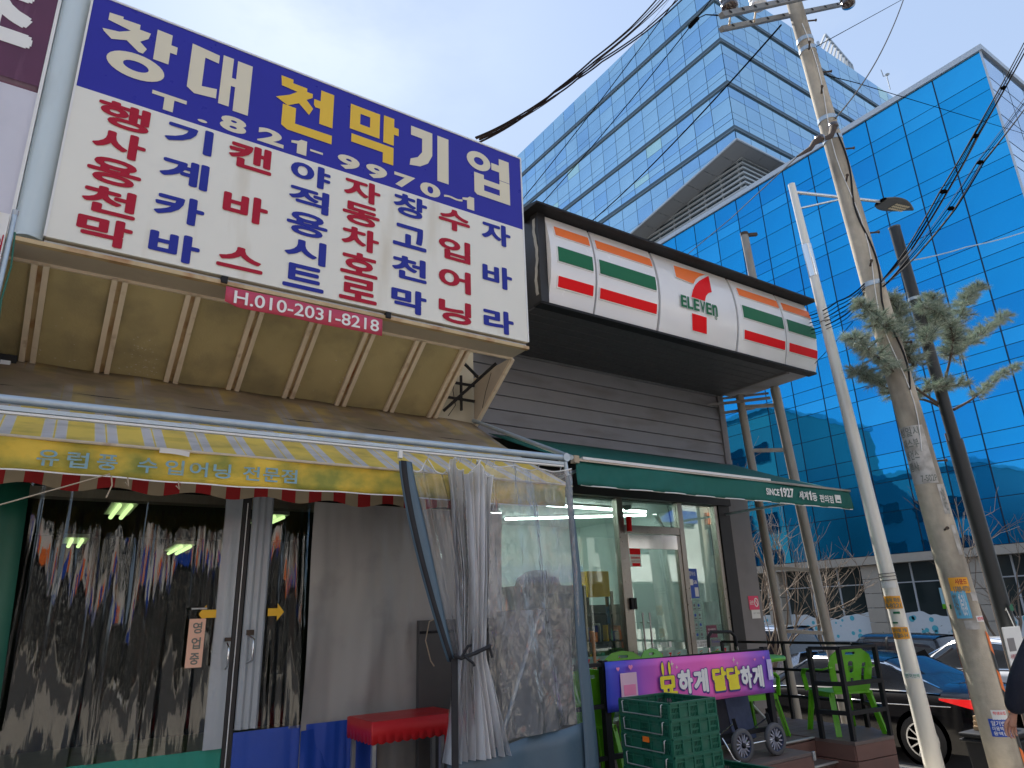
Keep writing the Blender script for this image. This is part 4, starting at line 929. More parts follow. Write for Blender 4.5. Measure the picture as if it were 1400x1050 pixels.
# ------------------------------------------------------------------ pipe ladder frame
lf = thing('pipe_ladder', 'rusty grey steel pipe frame with rungs standing right of the store', 'frame', (9.1, 6.4, 0))
q1a, q1b = Vector((9.06, 6.62, .2)), Vector((8.80, 6.62, 4.95)); 
def ext(a, b, z): t = (z - a.z) / (b.z - a.z); return a + (b - a) * t
q2a, q2b = Vector((9.46, 6.2, 1.11)), Vector((9.11, 6.2, 5.08))
pipe_m = mat('rusty_pipe', (.30, .285, .26), .55, .3, var=.12, scale=5, dirt=(.27, .12, .03, .9), dscale=3, dthr=.60, dstretch=(3, 3, .5))
MB().tube([ext(q1a, q1b, -.3), ext(q1a, q1b, 4.80)], .062, pipe_m, 16).build('upright', lf)
MB().tube([ext(q2a, q2b, -.4), ext(q2a, q2b, 4.83)], .072, pipe_m, 16).build('upright', lf)
for z1_, z2_ in ((1.05, 1.0), (1.92, 1.86), (2.92, 2.86), (3.66, 3.62), (4.35, 4.32)):
    a = ext(q1a, q1b, z1_ + .25); b = ext(q2a, q2b, z2_ + .25); MB().bar(a, b, .05, .05, pipe_m).build('rung', lf)
tz = Vector(onY(1017.5, 320, 6.2))
MB().tube([ext(q2a, q2b, 4.83), tz], .062, pipe_m, 14).build('upper_upright', lf)
q = MB(); q.tube([tz - Vector((0, 0, .03)), tz + Vector((0, 0, .02))], .066, bark_dark, 14); q.bar(tz + Vector((.03, -.04, -.03)), tz + Vector((.19, -.1, 0)), .05, .05, bark_dark); q.build('rusted_cap', lf)

# ================================================================== BLUE GLASS BUILDING
def glass_mat(name, col, rough=.02, metal=.85, var=.12, wob=.004):
    m = mat(name, col, rough, metal, var=.22, scale=.22, detail=4, spec=.8)
    nt = m.node_tree; b = nt.nodes['Principled BSDF']; N = nt.nodes.new; K = nt.links.new
    t = N('ShaderNodeTexCoord'); n = N('ShaderNodeTexNoise'); n.inputs['Scale'].default_value = .9; n.inputs['Detail'].default_value = 2; K(t.outputs['Object'], n.inputs['Vector'])
    bp = N('ShaderNodeBump'); bp.inputs['Strength'].default_value = 1; bp.inputs['Distance'].default_value = wob; K(n.outputs[0], bp.inputs['Height']); K(bp.outputs[0], b.inputs['Normal'])
    return m
bg1 = glass_mat('vivid_blue_glass', (.007, .33, .70)); bg2 = glass_mat('vivid_blue_glass_dark', (.006, .285, .65)); bg3 = glass_mat('vivid_blue_glass_light', (.02, .375, .75))
pg1 = glass_mat('pale_blue_glass', (.34, .58, .76)); pg2 = glass_mat('pale_blue_glass_deep', (.29, .53, .76)); pg3 = glass_mat('pale_green_glass', (.50, .74, .70)); pg4 = glass_mat('pale_blue_glass_light', (.38, .62, .77))
gframe = mat('dark_blue_mullion', (.012, .035, .07), .4, .3, var=.1)
tframe = mat('slate_mullion', (.06, .10, .16), .4, .3, var=.1)
band_m = mat('slate_band', (.07, .12, .16), .5, .2, var=.1)
coping = mat('pale_coping', (.52, .56, .60), .45, .3, var=.06)
bb = thing('office_building', 'bright blue mirrored glass office block with pale coping at the right', 'building', (34, 9.2, -.6))
BX, BY0, BZT = 34.0, 9.2, 26.45
ysc = [BY0, 11.45] + [11.45 + 1.755 * k for k in range(1, 15)]
zs = [26.45, 24.98, 24.28]
pat = [1.42, 1.5, .70, .66]; k = 0
while zs[-1] > 5.0: zs.append(zs[-1] - pat[k % 4]); k += 1
zs[-1] = 3.78 if zs[-1] < 4.4 else zs[-1]
if zs[-1] > 3.8: zs.append(3.78)
p = MB(); p.box((BX + .02, BY0 + .02, 3.6), (BX + 14, ysc[-1], BZT), gframe); p.build('frame_core', bb)
cache = {}
def pane(parent, o, U, V, mm, t=.0, cnt=None):
    """one glass pane: shared mesh per size, slightly out of true"""
    U, V = Vector(U), Vector(V); key = (parent.name, round(U.x, 2), round(U.y, 2), round(V.z, 2), mm.name)
    if key not in cache:
        me = bpy.data.meshes.new('pane'); n = U.cross(V).normalized() * .02
        vs = [Vector(), U, U + V, V]; vs = vs + [a - n for a in vs]
        me.from_pydata([tuple(a) for a in vs], [], [(0, 1, 2, 3), (0, 4, 5, 1), (1, 5, 6, 2), (2, 6, 7, 3), (3, 7, 4, 0)]); me.materials.append(mm); cache[key] = me
    ob = bpy.data.objects.new('pane', cache[key]); COL.objects.link(ob); ob.parent = parent; ob.location = Vector(o) - parent.location
    ob.rotation_euler = (R_.uniform(-.0022, .0022), R_.uniform(-.0022, .0022), R_.uniform(-.0022, .0022))
    return ob
gpx = .032
for i in range(len(ysc) - 1):
    for j in range(len(zs) - 1):
        mm = R_.choices([bg1, bg2, bg3], [6, 3, 2])[0]
        # the outside faces -X: U runs towards -Y so that U x V points to -X
        pane(bb, (BX - .012, ysc[i + 1] - gpx, zs[j + 1] + gpx / 2), (0, -(ysc[i + 1] - ysc[i]) + 2 * gpx, 0), (0, 0, zs[j] - zs[j + 1] - gpx), mm)
p = MB(); p.box((BX - .12, BY0 - .12, BZT), (BX + 14, ysc[-1], BZT + .30), coping); p.build('coping', bb)
# street side: same glass, the sky it mirrors painted in as a paler tint
pl1 = glass_mat('sky_tint_glass', (.42, .60, .80)); pl2 = glass_mat('sky_tint_glass_deep', (.34, .53, .76))
p = MB()
for i in range(6):
    for j in range(len(zs) - 1):
        x0 = BX + .05 + i * 2.2
        p.add([(x0, BY0 - .005, zs[j + 1] + .03), (x0 + 2.12, BY0 - .005, zs[j + 1] + .03), (x0 + 2.12, BY0 - .005, zs[j] - .03), (x0, BY0 - .005, zs[j] - .03)], [(0, 1, 2, 3)], pl1 if (i + j) % 3 else pl2)
p.build('side_glazing', bb)
p = MB(); p.box((BX - .05, BY0 - .03, 3.6), (BX + .04, BY0 + .04, BZT), coping); p.build('corner_post', bb)
# ground floor
beige = mat('beige_stone_tile', (.42, .38, .32), .6, var=.08, scale=2, dirt=(.33, .3, .25, .4), dthr=.55)
p = MB(); p.box((BX - .45, BY0 - .4, 3.36), (BX + 1.5, ysc[-1], 3.74), beige); p.build('cornice', bb)
p = MB(); p.box((BX + .9, BY0, -.6), (BX + 14, ysc[-1], 3.4), dark); p.build('ground_core', bb)
p = MB(); p.box((BX + .35, BY0, -.6), (BX + .9, ysc[-1], -.22), beige); p.build('plinth', bb)
gshop = mat('dark_shop_glass', (.035, .05, .05), .04, .25, var=.4, scale=.4, spec=1)
for y in (14.3, 19.0, 24.6, 30.5, 11):
    for kz in range(6):
        q = MB(); q.box((BX - .2, y, -.6 + kz * .66), (BX + .5, y + .85, -.6 + kz * .66 + .64), beige); q.build('pillar_block', bb, bevel=.01)
for a, b in ((15.2, 18.95), (19.9, 24.55), (25.5, 30.4), (11.9, 14.2)):
    n = 3; w = (b - a) / n
    for i in range(n):
        for z0, z1 in ((-.18, .55), (.60, 2.45), (2.50, 3.34)):
            q = MB(); q.box((BX + .38, a + i * w + .04, z0), (BX + .40, a + (i + 1) * w - .04, z1), gshop); q.build('shop_pane', bb)
    q = MB()
    for i in range(n + 1): q.box((BX + .34, a + i * w - .04, -.22), (BX + .42, a + i * w + .04, 3.36), coping)
    for z in (-.22, .55, 2.45): q.box((BX + .345, a, z), (BX + .415, b, z + .05), coping)
    q.build('shop_frame', bb)
    filmw = mat('white_cloud_film', (.68, .74, .78), .5, var=.05) if 'white_cloud_film' not in MATS else MATS['white_cloud_film']
    q = MB(); N_ = 60
    tops = [.98 + .13 * math.sin(t * .12 + a) + .07 * abs(math.sin(t * .21 + a)) + .02 * math.sin(t * .7) for t in range(N_ + 1)]
    q.add([(BX + .33, a + (b - a) * t / N_, -.16) for t in range(N_ + 1)] + [(BX + .33, a + (b - a) * t / N_, tops[t]) for t in range(N_ + 1)], [(t, t + N_ + 1, t + N_ + 2, t + 1) for t in range(N_)], filmw)
    fl = q.build('cloud_film', bb)
    bub = mat('cyan_bubble', (.10, .50, .62), .4) if 'cyan_bubble' not in MATS else MATS['cyan_bubble']
    for _ in range(16):
        cy_, cz_, r = R_.uniform(a + .2, b - .2), R_.uniform(.0, .95), R_.uniform(.04, .15)
        q = MB(); q.add([(BX + .322, cy_ + r * math.cos(t * PI / 6), cz_ + r * math.sin(t * PI / 6)) for t in range(12)], [tuple(range(12))[::-1]], bub); q.build('bubble', fl)
p = thing('window_poster', 'pale blue poster with green foot in a ground floor window of the blue building', 'poster', (BX + .3, 16.0, 1.2))
q = MB(); q.box((BX + .29, 15.55, 1.25), (BX + .31, 16.6, 2.15), mat('pale_blue_print', (.35, .62, .72), .5)); q.box((BX + .28, 15.55, 1.25), (BX + .29, 16.6, 1.45), chair_green); q.build('sheet', p)
q = MB(); put_text(q, '구운밀', ink_blue, (BX + .275, 16.35, 1.62), (0, -.6, 0), (0, 0, .26), .01); q.build('lettering', p)
hs = MB()
for _ in range(900):
    c = Vector((BX - 1.6 + R_.gauss(0, .3), R_.uniform(14, 18.5), -.25 + abs(R_.gauss(0, .22)))); s = .09
    a, b = Vector((R_.uniform(-1, 1), R_.uniform(-1, 1), R_.uniform(-1, 1))) * s, Vector((R_.uniform(-1, 1), R_.uniform(-1, 1), R_.uniform(-1, 1))) * s
    hs.add([c, c + a, c + b], [(0, 1, 2)], MATS.get('hedge_leaf') or mat('hedge_leaf', (.05, .085, .03), .7, var=.4))
o = hs.build('hedge'); tag(o, 'low dark green hedge at the foot of the blue glass building', 'hedge')

# ================================================================== PALE TOWER
tw = thing('glass_tower', 'tall pale blue glass tower with dark bands and a louvred recess', 'building', (45, 30.4, -.6))
TX, TY, TZT = 45.0, 30.4, 59.0
p = MB(); p.box((TX + .05, TY + .05, 41.0), (TX + 46, TY + 48, TZT), tframe); p.build('frame_core', tw)
lou_edge = mat('slate_edge', (.20, .27, .32), .5, .2, var=.1)
bands_z = [41.0, 45.8, 50.6, 55.4]
for z in bands_z:
    q = MB(); q.box((TX - .10, TY - .10, z), (TX + 46, TY + 48, z + .36), band_m); q.build('floor_band', tw)
    q = MB(); q.box((TX - .16, TY - .16, z - .07), (TX + 46, TY + 48, z), lou_edge); q.build('band_edge', tw)
def zcut(y): return 39.85 - .172 * max(0, y - TY)
def rows():
    r = []
    for z in bands_z[1:]:
        t = z - .07
        for h in (1.30, 1.62, .70, .69): r.append((t - h, t)); t -= h
    r.append((55.82, 57.4)); r.append((57.4, TZT))
    return r
RW = rows(); pit = 2.06
cand = []
for i in range(23):
    for (a, b) in RW: cand.append(('L', TY + .04 + i * pit, a, b))
for i in range(22):
    for (a, b) in RW: cand.append(('R', TX + .04 + i * pit, a, b))
cand.sort(key=lambda c: (45 ** 2 + c[1] ** 2 if c[0] == 'L' else c[1] ** 2 + TY ** 2) + (c[2]) ** 2)
rest = MB()
for n_, (s, h, a, b) in enumerate(cand):
    mm = R_.choices([pg1, pg2, pg4, pg3], [6, 3, 5, .12])[0]
    if s == 'L': o, U = (TX - .012, h + pit - .05, a + .02), (0, -pit + .05, 0)
    else: o, U = (h, TY - .012, a + .02), (pit - .05, 0, 0)
    if n_ < 240: pane(tw, o, U, (0, 0, b - a - .04), mm)
    else:
        o = Vector(o); U = Vector(U); V = Vector((0, 0, b - a - .04)); rest.add([o, o + U, o + U + V, o + V], [(0, 1, 2, 3)], mm)
tag(rest.build('pane_field', tw), kind='stuff')
# lowest storey, cut off by the slanting soffit
low = 0
for i in range(23):
    y0, y1 = TY + .04 + i * pit, TY + .04 + (i + 1) * pit - .05; t = 40.93
    for h in (1.30, 1.62, .75, .70):
        b0, b1 = max(t - h + .03, zcut(y0)), max(t - h + .03, zcut(y1))
        if t > max(b0, b1) + .05:
            q = MB(); q.add([(TX - .012, y1, b1), (TX - .012, y0, b0), (TX - .012, y0, t), (TX - .012, y1, t)], [(0, 1, 2, 3)], R_.choice([pg1, pg4, pg2])); q.build('pane', tw); low += 1
        t -= h
for i in range(14):
    x0 = TX + .04 + i * pit; q = MB(); q.add([(x0, TY - .012, 39.75), (x0 + pit - .05, TY - .012, 39.75), (x0 + pit - .05, TY - .012, 40.93), (x0, TY - .012, 40.93)], [(0, 1, 2, 3)], R_.choice([pg1, pg4])); q.build('pane', tw)
p = MB(); ye = TY + 48
p.add([(TX + .05, TY + .05, 41), (TX + .05, ye, 41), (TX + .05, ye, zcut(ye)), (TX + .05, TY + .05, zcut(TY))], [(0, 1, 2, 3)], tframe)
p.add([(TX + .05, TY + .05, 41), (TX + 46, TY + .05, 41), (TX + 46, TY + .05, 39.7), (TX + .05, TY + .05, 39.8)], [(0, 3, 2, 1)], tframe); p.build('lower_backing', tw)
sof = mat('ribbed_grey_soffit', (.30, .31, .32), .5, .2, var=.06, scale=3, stretch=(1, 9, 1))
yb = TY + 1.1
nS = 24
for i in range(nS):
    ya, yc = TY - .1 + i * 2, TY - .1 + (i + 1) * 2 - .03
    q = MB(); q.add([(TX - .1, ya, zcut(ya) - .02), (TX - .1, yc, zcut(yc) - .02), (TX + 2.0, max(yc, yb), zcut(max(yc, yb)) - .02), (TX + 2.0, max(ya, yb), zcut(max(ya, yb)) - .02)], [(0, 1, 2, 3)], sof); q.build('soffit_panel', tw)
for i in range(12):
    xa, xc = TX - .1 + i * 2, TX - .1 + (i + 1) * 2 - .03
    q = MB(); q.add([(xa, TY - .1, 39.80), (max(xa, TX + 2.0), yb, 39.6), (max(xc, TX + 2.0), yb, 39.6), (xc, TY - .1, 39.80)], [(0, 1, 2, 3)], sof); q.build('soffit_panel', tw)
p = MB(); p.bar((TX - .1, TY - .12, zcut(TY) + .02), (TX - .1, ye, zcut(ye) + .02), .12, .16, coping); p.bar((TX - .1, TY - .12, 39.86), (TX + 30, TY - .12, 39.76), .12, .16, coping); p.build('soffit_edge', tw)
lou = mat('pale_louvre', (.50, .52, .52), .45, .3, var=.06)
LX, LY = TX + 2.0, TY + 1.15
p = MB(); p.box((LX + .35, LY + .35, -.6), (LX + 40, LY + 44, 41.0), band_m); p.build('louvre_core', tw)
z = 40.0
while z > 26:
    q = MB(); q.box((LX, LY, z), (LX + .22, LY + 44, z + .19), lou); q.box((LX + .22, LY, z), (LX + 14, LY + .22, z + .19), lou); q.build('louvre_slat', tw); z -= .50
for i in range(18):
    q = MB(); q.box((LX + .22, LY + .6 + i * 2.0, 26), (LX + .34, LY + .75 + i * 2.0, 40.2), lou); q.build('louvre_post', tw)
rs = thing('roof_screen', 'slatted triangular roof screen peeping over the pale tower', 'screen', (72, 36, 59))
A_, B_, C_ = Vector(onY(1118, 57, 34)), Vector(onY(1128, 47, 34)), Vector(onY(1165, 90, 34))
for i in range(11):
    t = i / 10; a = A_.lerp(C_, t); b = B_.lerp(C_, t)
    q = MB(); q.bar(a + Vector((0, 0, -1.0)), b, .3, .15, lou); q.build('slat', rs)
q = MB(); q.bar(B_, C_, .25, .25, coping); q.bar(A_ - Vector((0, 0, 1)), A_, .25, .25, coping); q.build('rail', rs)
an = thing('roof_antenna', 'small weather mast on the roof edge above the blue building', 'antenna', (80, 30.4, 59))
a0, a1 = Vector(onY(1217, 122, 30.4)), Vector(onY(1212, 103, 30.4))
q = MB(); q.tube([a0, a1], .06, lou, 6); q.tube([a1, a1 + Vector((-.9, 0, -.6)), a1 + Vector((-1.1, 0, .3))], .05, lou, 6); q.lathe(tuple(a1 + Vector((.2, 0, .2))), [(.05, -.2), (.3, 0), (.05, .2)], lou, 8); q.build('mast', an)

# ------------------------------------------------------------------ buildings the glass reflects (behind the shops) and the unseen far row shaped for bounce light
dark_shop = mat('dark_shop_window', (.02, .022, .025), .3)  # shopfronts added to the unseen row so the vinyl doors mirror dark
def block(x0, x1, y0, y1, h, wall, name, lab, face='+x', win=carglass, acc=None, floors=None):
    t = thing(name, lab, 'building', ((x0 + x1) / 2, (y0 + y1) / 2, 0))
    q = MB(); q.box((x0, y0, -.6), (x1, y1, h), wall); q.box((x0 - .1, y0 - .1, h), (x1 + .1, y1 + .1, h + .35), coping); q.build('wall', t)
    nf = floors or int((h - 1) / 3.1)
    if face != '+x':
        for i in range(3): q = MB(); w_ = (x1 - x0) / 3; q.box((x0 + .15 + i * w_, y1, -.05), (x0 + (i + 1) * w_ - .15, y1 + .06, 3.0), dark_shop); q.build('shop_window', t)
    for f in range(nf):
        z0 = 1 + f * 3.1
        if face != '+x' and f == 0:
            q = MB(); q.box((x0 + .3, y1 + .02, 3.1), (x1 - .3, y1 + .3, 3.9), acc[0]); q.build('fascia', t); continue
        if face == '+x':
            n = int((y1 - y0) / 2.6)
            for i in range(n): q = MB(); q.box((x1, y0 + .7 + i * 2.6, z0 + .5), (x1 + .05, y0 + 2.2 + i * 2.6, z0 + 2.1), win); q.build('window', t)
        else:
            n = int((x1 - x0) / 2.4)
            for i in range(n): q = MB(); q.box((x0 + .5 + i * 2.4, y1, z0 + .5), (x0 + 2.1 + i * 2.4, y1 + .05, z0 + 2.1), win); q.build('window', t)
        if acc: q = MB(); m_ = acc[f % len(acc)]; (q.box((x0 + .3, y1 + .02, z0 + 2.3), (x1 - .3, y1 + .25, z0 + 3.0), m_) if face != '+x' else q.box((x1, y0 + .3, z0 + 2.3), (x1 + .2, y1 - .3, z0 + 2.9), m_)); q.build('fascia', t)
    return t
w1 = mat('far_wall_cream', (.50, .45, .36), .8, var=.1); w2 = mat('far_wall_grey', (.36, .36, .37), .8, var=.1); w3 = mat('far_wall_brick', (.30, .14, .09), .8, var=.15); w4 = mat('far_wall_white', (.62, .62, .60), .8, var=.06)
block(-6, 9.5, 24, 33, 11.5, w2, 'back_block', 'grey block behind the shops seen only as a reflection in blue glass')
block(-2, 15, 37, 48, 18.5, w1, 'back_block', 'cream block behind the shops seen only as a reflection in blue glass')
block(-8, 8, 14.8, 21, 8.0, w3, 'back_block', 'brick block behind the shops seen only as a reflection in blue glass')
block(4, 20, 52, 66, 21, w4, 'back_block', 'white block behind the shops seen only as a reflection in blue glass')
accs = [blue_vinyl, whiteprint, w1, blue_vinyl, sev_orange, w4]
xx0 = -34
for i, (w, h, wm) in enumerate(((9, 12, w4), (7, 14, w4), (8, 9, w3), (10, 13, w1), (7, 11, w4), (9, 14, w4), (8, 12, w1), (9, 13, w4), (10, 12, w1))):  # unseen row, walls kept mostly pale and tall to bounce sunlight
    block(xx0, xx0 + w - .3, -25, -15, h, wm, 'opposite_building', 'shop building number %s across the road behind the viewer, unseen and built for bounce light' % ['one', 'two', 'three', 'four', 'five', 'six', 'seven', 'eight', 'nine'][i], 'y', carglass, [accs[i % 6], accs[(i + 2) % 6], accs[(i + 4) % 6]])
    xx0 += w

# ================================================================== DECK, STEPS, RAILINGS
dk = thing('store_deck', 'brown timber deck with steps and metal nosings in front of the store', 'deck', (5.4, 5.6, 0))
DZ = .35
def deck_box(a, b, nm, mm): q = MB(); q.box(a, b, mm); return q.build(nm, dk, bevel=.004)
# boards of the top, running along X
for (x0, x1, y0, y1) in ((3.85, 6.26, 4.46, 4.92), (3.85, 6.88, 4.92, 6.85), (6.94, 7.9, 4.92, 6.85)):
    y = y0
    while y < y1 - .02: deck_box((x0, y, DZ - .03), (x1, min(y + .14, y1) - .006, DZ), 'deck_board', deck_top); y += .14
q = MB(); q.add([(6.94, 4.46, DZ - .03), (7.56, 4.41, DZ - .03), (7.9, 4.84, DZ - .03), (7.9, 4.915, DZ - .03), (6.94, 4.915, DZ - .03), (6.94, 4.46, DZ), (7.56, 4.41, DZ), (7.9, 4.84, DZ), (7.9, 4.915, DZ), (6.94, 4.915, DZ)],
                 [(5, 6, 7, 8, 9), (4, 3, 2, 1, 0), (0, 1, 6, 5), (1, 2, 7, 6), (2, 3, 8, 7), (3, 4, 9, 8), (4, 0, 5, 9)], deck_top); q.build('deck_corner', dk)
for z0, z1 in ((.18, .318), (.03, .172), (-.14, .02)):
    for a, b in (((6.95, 4.475), (7.56, 4.425)), ((7.56, 4.425), (7.89, 4.85)), ((7.89, 4.85), (7.89, 6.85)), ((3.86, 4.47), (6.25, 4.47)), ((6.25, 4.47), (6.25, 4.9)), ((6.95, 4.9), (6.95, 4.475))):
        q = MB(); q.bar((a[0], a[1], (z0 + z1) / 2), (b[0], b[1], (z0 + z1) / 2), .024, z1 - z0, deck_mat); q.build('riser_board', dk, bevel=.003)
deck_box((6.27, 4.70, .12), (6.94, 4.915, .155), 'step_tread', deck_top); deck_box((6.27, 4.46, -.05), (6.94, 4.70, .0), 'step_tread', deck_top)
deck_box((6.27, 4.90, .155), (6.94, 4.92, .32), 'step_riser', deck_mat); deck_box((6.27, 4.71, .0), (6.94, 4.73, .12), 'step_riser', deck_mat)
for y, z in ((4.915, DZ), (4.69, .157)): deck_box((6.27, y - .02, z - .012), (6.94, y + .012, z + .004), 'nosing', alu)
deck_box((6.235, 4.445, .28), (6.275, 4.465, .355), 'corner_bracket', steel)
def railing(name, lab, segs, grp=None):
    t = thing(name, lab, 'railing', segs[0][0]); return t
rb = thing('corner_railing', 'black steel railing boxed round the right corner of the deck', 'railing', (7.0, 4.5, DZ))
PA, PB, PC, PD = Vector((6.93, 4.80, DZ)), Vector((6.99, 4.50, DZ)), Vector((7.55, 4.44, DZ)), Vector((7.86, 4.86, DZ))
RH = .86
for P_ in (PA, PB, PC, PD): q = MB(); q.bar(P_, P_ + Vector((0, 0, RH)), .042, .042, black_metal); q.build('post', rb)
for a, b in ((PA, PB), (PB, PC), (PC, PD)):
    for h in (RH, .52, .25): q = MB(); q.bar(a + Vector((0, 0, h)), b + Vector((0, 0, h)), .04, .032 if h == RH else .04, black_metal); q.build('rail', rb)
br = thing('back_railing', 'black steel railing along the right side of the deck towards the store', 'railing', (7.86, 6.0, DZ))
PE = Vector((7.86, 6.75, DZ))
for P_ in (PE, Vector((7.86, 5.8, DZ))): q = MB(); q.bar(P_, P_ + Vector((0, 0, .86)), .035, .035, black_metal); q.build('post', br)
for h in (.86, .55, .25): q = MB(); q.bar(Vector((7.86, 4.9, DZ + h)), PE + Vector((0, 0, h)), .03, .03, black_metal); q.build('rail', br)
fr = thing('front_railing', 'black steel railing carrying the pink banner in front of the store', 'railing', (5.0, 4.68, 0))
for x in (3.98, 6.03):
    q = MB(); q.box((x - .03, 4.65, -.02), (x + .03, 4.70, 1.27), black_metal); q.build('post', fr)
for z in (1.24, .93, .56): q = MB(); q.box((3.98, 4.655, z - .018), (6.03, 4.69, z + .018), black_metal); q.build('rail', fr)
fl_ = thing('side_railing', 'black steel railing end left of the pink banner before the green chair', 'railing', (3.7, 4.68, 0))
for z in (1.24, .93, .56): q = MB(); q.box((3.50, 4.655, z - .015), (3.95, 4.69, z + .015), black_metal); q.build('rail', fl_)

# banner: printed cloth
bn = thing('pink_banner', 'pink and blue printed banner with yellow and white Korean slogan on the railing', 'banner', (5.0, 4.62, .88))
def banner_mat():
    m = bpy.data.materials.new('pink_blue_print'); m.use_nodes = True; nt = m.node_tree; b = nt.nodes['Principled BSDF']; N = nt.nodes.new; K = nt.links.new
    t = N('ShaderNodeTexCoord'); sp = N('ShaderNodeSeparateXYZ'); K(t.outputs['Object'], sp.inputs[0])
    n = N('ShaderNodeTexNoise'); n.inputs['Scale'].default_value = 2.2; K(t.outputs['Object'], n.inputs['Vector'])
    a = N('ShaderNodeMath'); a.operation = 'MULTIPLY_ADD'; a.inputs[1].default_value = .35; K(n.outputs[0], a.inputs[0]); K(sp.outputs[0], a.inputs[2])
    r = N('ShaderNodeValToRGB'); mr = N('ShaderNodeMapRange'); mr.inputs['From Min'].default_value = -.86; mr.inputs['From Max'].default_value = 1.24; K(a.outputs[0], mr.inputs['Value']); K(mr.outputs[0], r.inputs[0])
    e = r.color_ramp.elements; e[0].position = 0; e[0].color = (.03, .08, .62, 1); e[1].position = 1; e[1].color = (.13, .06, .52, 1)
    for p_, c in ((.10, (.10, .06, .55, 1)), (.28, (.72, .12, .52, 1)), (.62, (.88, .14, .52, 1)), (.84, (.52, .12, .56, 1))): q = e.new(p_); q.color = c
    K(r.outputs[0], b.inputs['Base Color']); b.inputs['Roughness'].default_value = .45; return m
BM = banner_mat()
def bz(x): return 1.0
q = MB(); q.grid(lambda u, v: (3.955 + 2.095 * u, 4.625 + .008 * math.sin(u * 9) + .004 * math.sin(v * 6 + u * 20), .885 - .02 * u + v * .375), 40, 6, BM); q.build('cloth', bn, thick=.003)
yel = mat('banner_yellow', (.85, .72, .03), .45); nv = mat('banner_navy', (.03, .02, .22), .45)
chars = [('묘', 4.52, 4.73, yel), ('하', 4.76, 4.95, whiteprint), ('게', 4.965, 5.16, whiteprint), ('달', 5.22, 5.41, yel), ('달', 5.42, 5.60, yel), ('하', 5.61, 5.76, whiteprint), ('게', 5.765, 5.89, whiteprint)]
chars = [('묘', 4.52, 4.74, yel), ('하', 4.755, 4.935, whiteprint), ('게', 4.945, 5.13, whiteprint), ('달', 5.19, 5.375, yel), ('달', 5.38, 5.565, yel), ('하', 5.57, 5.73, whiteprint), ('게', 5.735, 5.89, whiteprint)]
for i, (c, a, b, mm) in enumerate(chars):
    q = MB(); z0 = .955 - .005 * i; h = .195 if i else .155
    text_xz(q, c, nv, a - .010, b + .010, z0 - .016, z0 + h + .006, 4.612, .085)
    text_xz(q, c, mm, a, b, z0, z0 + h, 4.6105, .055); q.build('letter', bn)
q = MB()
for dx in (.065, .145):
    q.add([(4.52 + dx + a, 4.6115, 1.115 + b) for a, b in ell(0, .055, .022, .062, 14)], [tuple(range(14))], nv)
    q.add([(4.52 + dx + a, 4.6105, 1.115 + b) for a, b in ell(0, .052, .015, .054, 14)], [tuple(range(14))], yel)
q.build('letter_ears', bn)
pinkh = mat('banner_pink', (.85, .25, .45), .45)
def heart(cx, cz, s): return [(cx + s * 16 * math.sin(t) ** 3 / 16, cz + s * (13 * math.cos(t) - 5 * math.cos(2 * t) - 2 * math.cos(3 * t) - math.cos(4 * t)) / 16) for t in [2 * PI * k / 20 for k in range(20)]][::-1]
for cx, cz, s, mm in ((4.08, 1.20, .018, pinkh), (4.22, 1.205, .024, pinkh), (4.83, 1.005, .026, pinkh), (5.635, .98, .022, pinkh), (5.80, 1.17, .016, pinkh), (5.93, 1.18, .014, pinkh)):
    q = MB(); v, f = poly2d([heart(cx, cz, s)]); q.add([(a, 4.610, b) for a, b in v], f, mm); q.build('heart', bn)
for cx, cz, s in ((4.70, 1.20, .025), (4.755, 1.17, .018), (5.50, 1.185, .024), (5.545, 1.155, .016)):
    st_ = [(cx + s * (1 if k % 2 == 0 else .28) * math.cos(k * PI / 4), cz + s * (1.3 if k % 2 == 0 else .3) * math.sin(k * PI / 4)) for k in range(8)]
    q = MB(); v, f = poly2d([st_]); q.add([(a, 4.610, b) for a, b in v], f, ink_cream); q.build('sparkle', bn)
for x0, x1, z0, z1, mm in ((4.10, 4.28, .965, 1.165, mat('banner_pale_pink', (.75, .5, .62), .45)), (5.97, 6.04, .98, 1.16, mat('banner_lilac', (.55, .5, .8), .45))):
    q = MB(); q.box((x0, 4.6105, z0), (x1, 4.612, z1), mm); q.box((x0 + .03, 4.609, z0 + .03), (x1 - .02, 4.6105, z1 - .09), pinkh if x0 < 5 else whiteprint); q.build('packet_print', bn)
q = MB(); text_xz(q, 'Small', whiteprint, 4.13, 4.26, .91, .945, 4.6105, .0); q.build('small_lettering', bn)

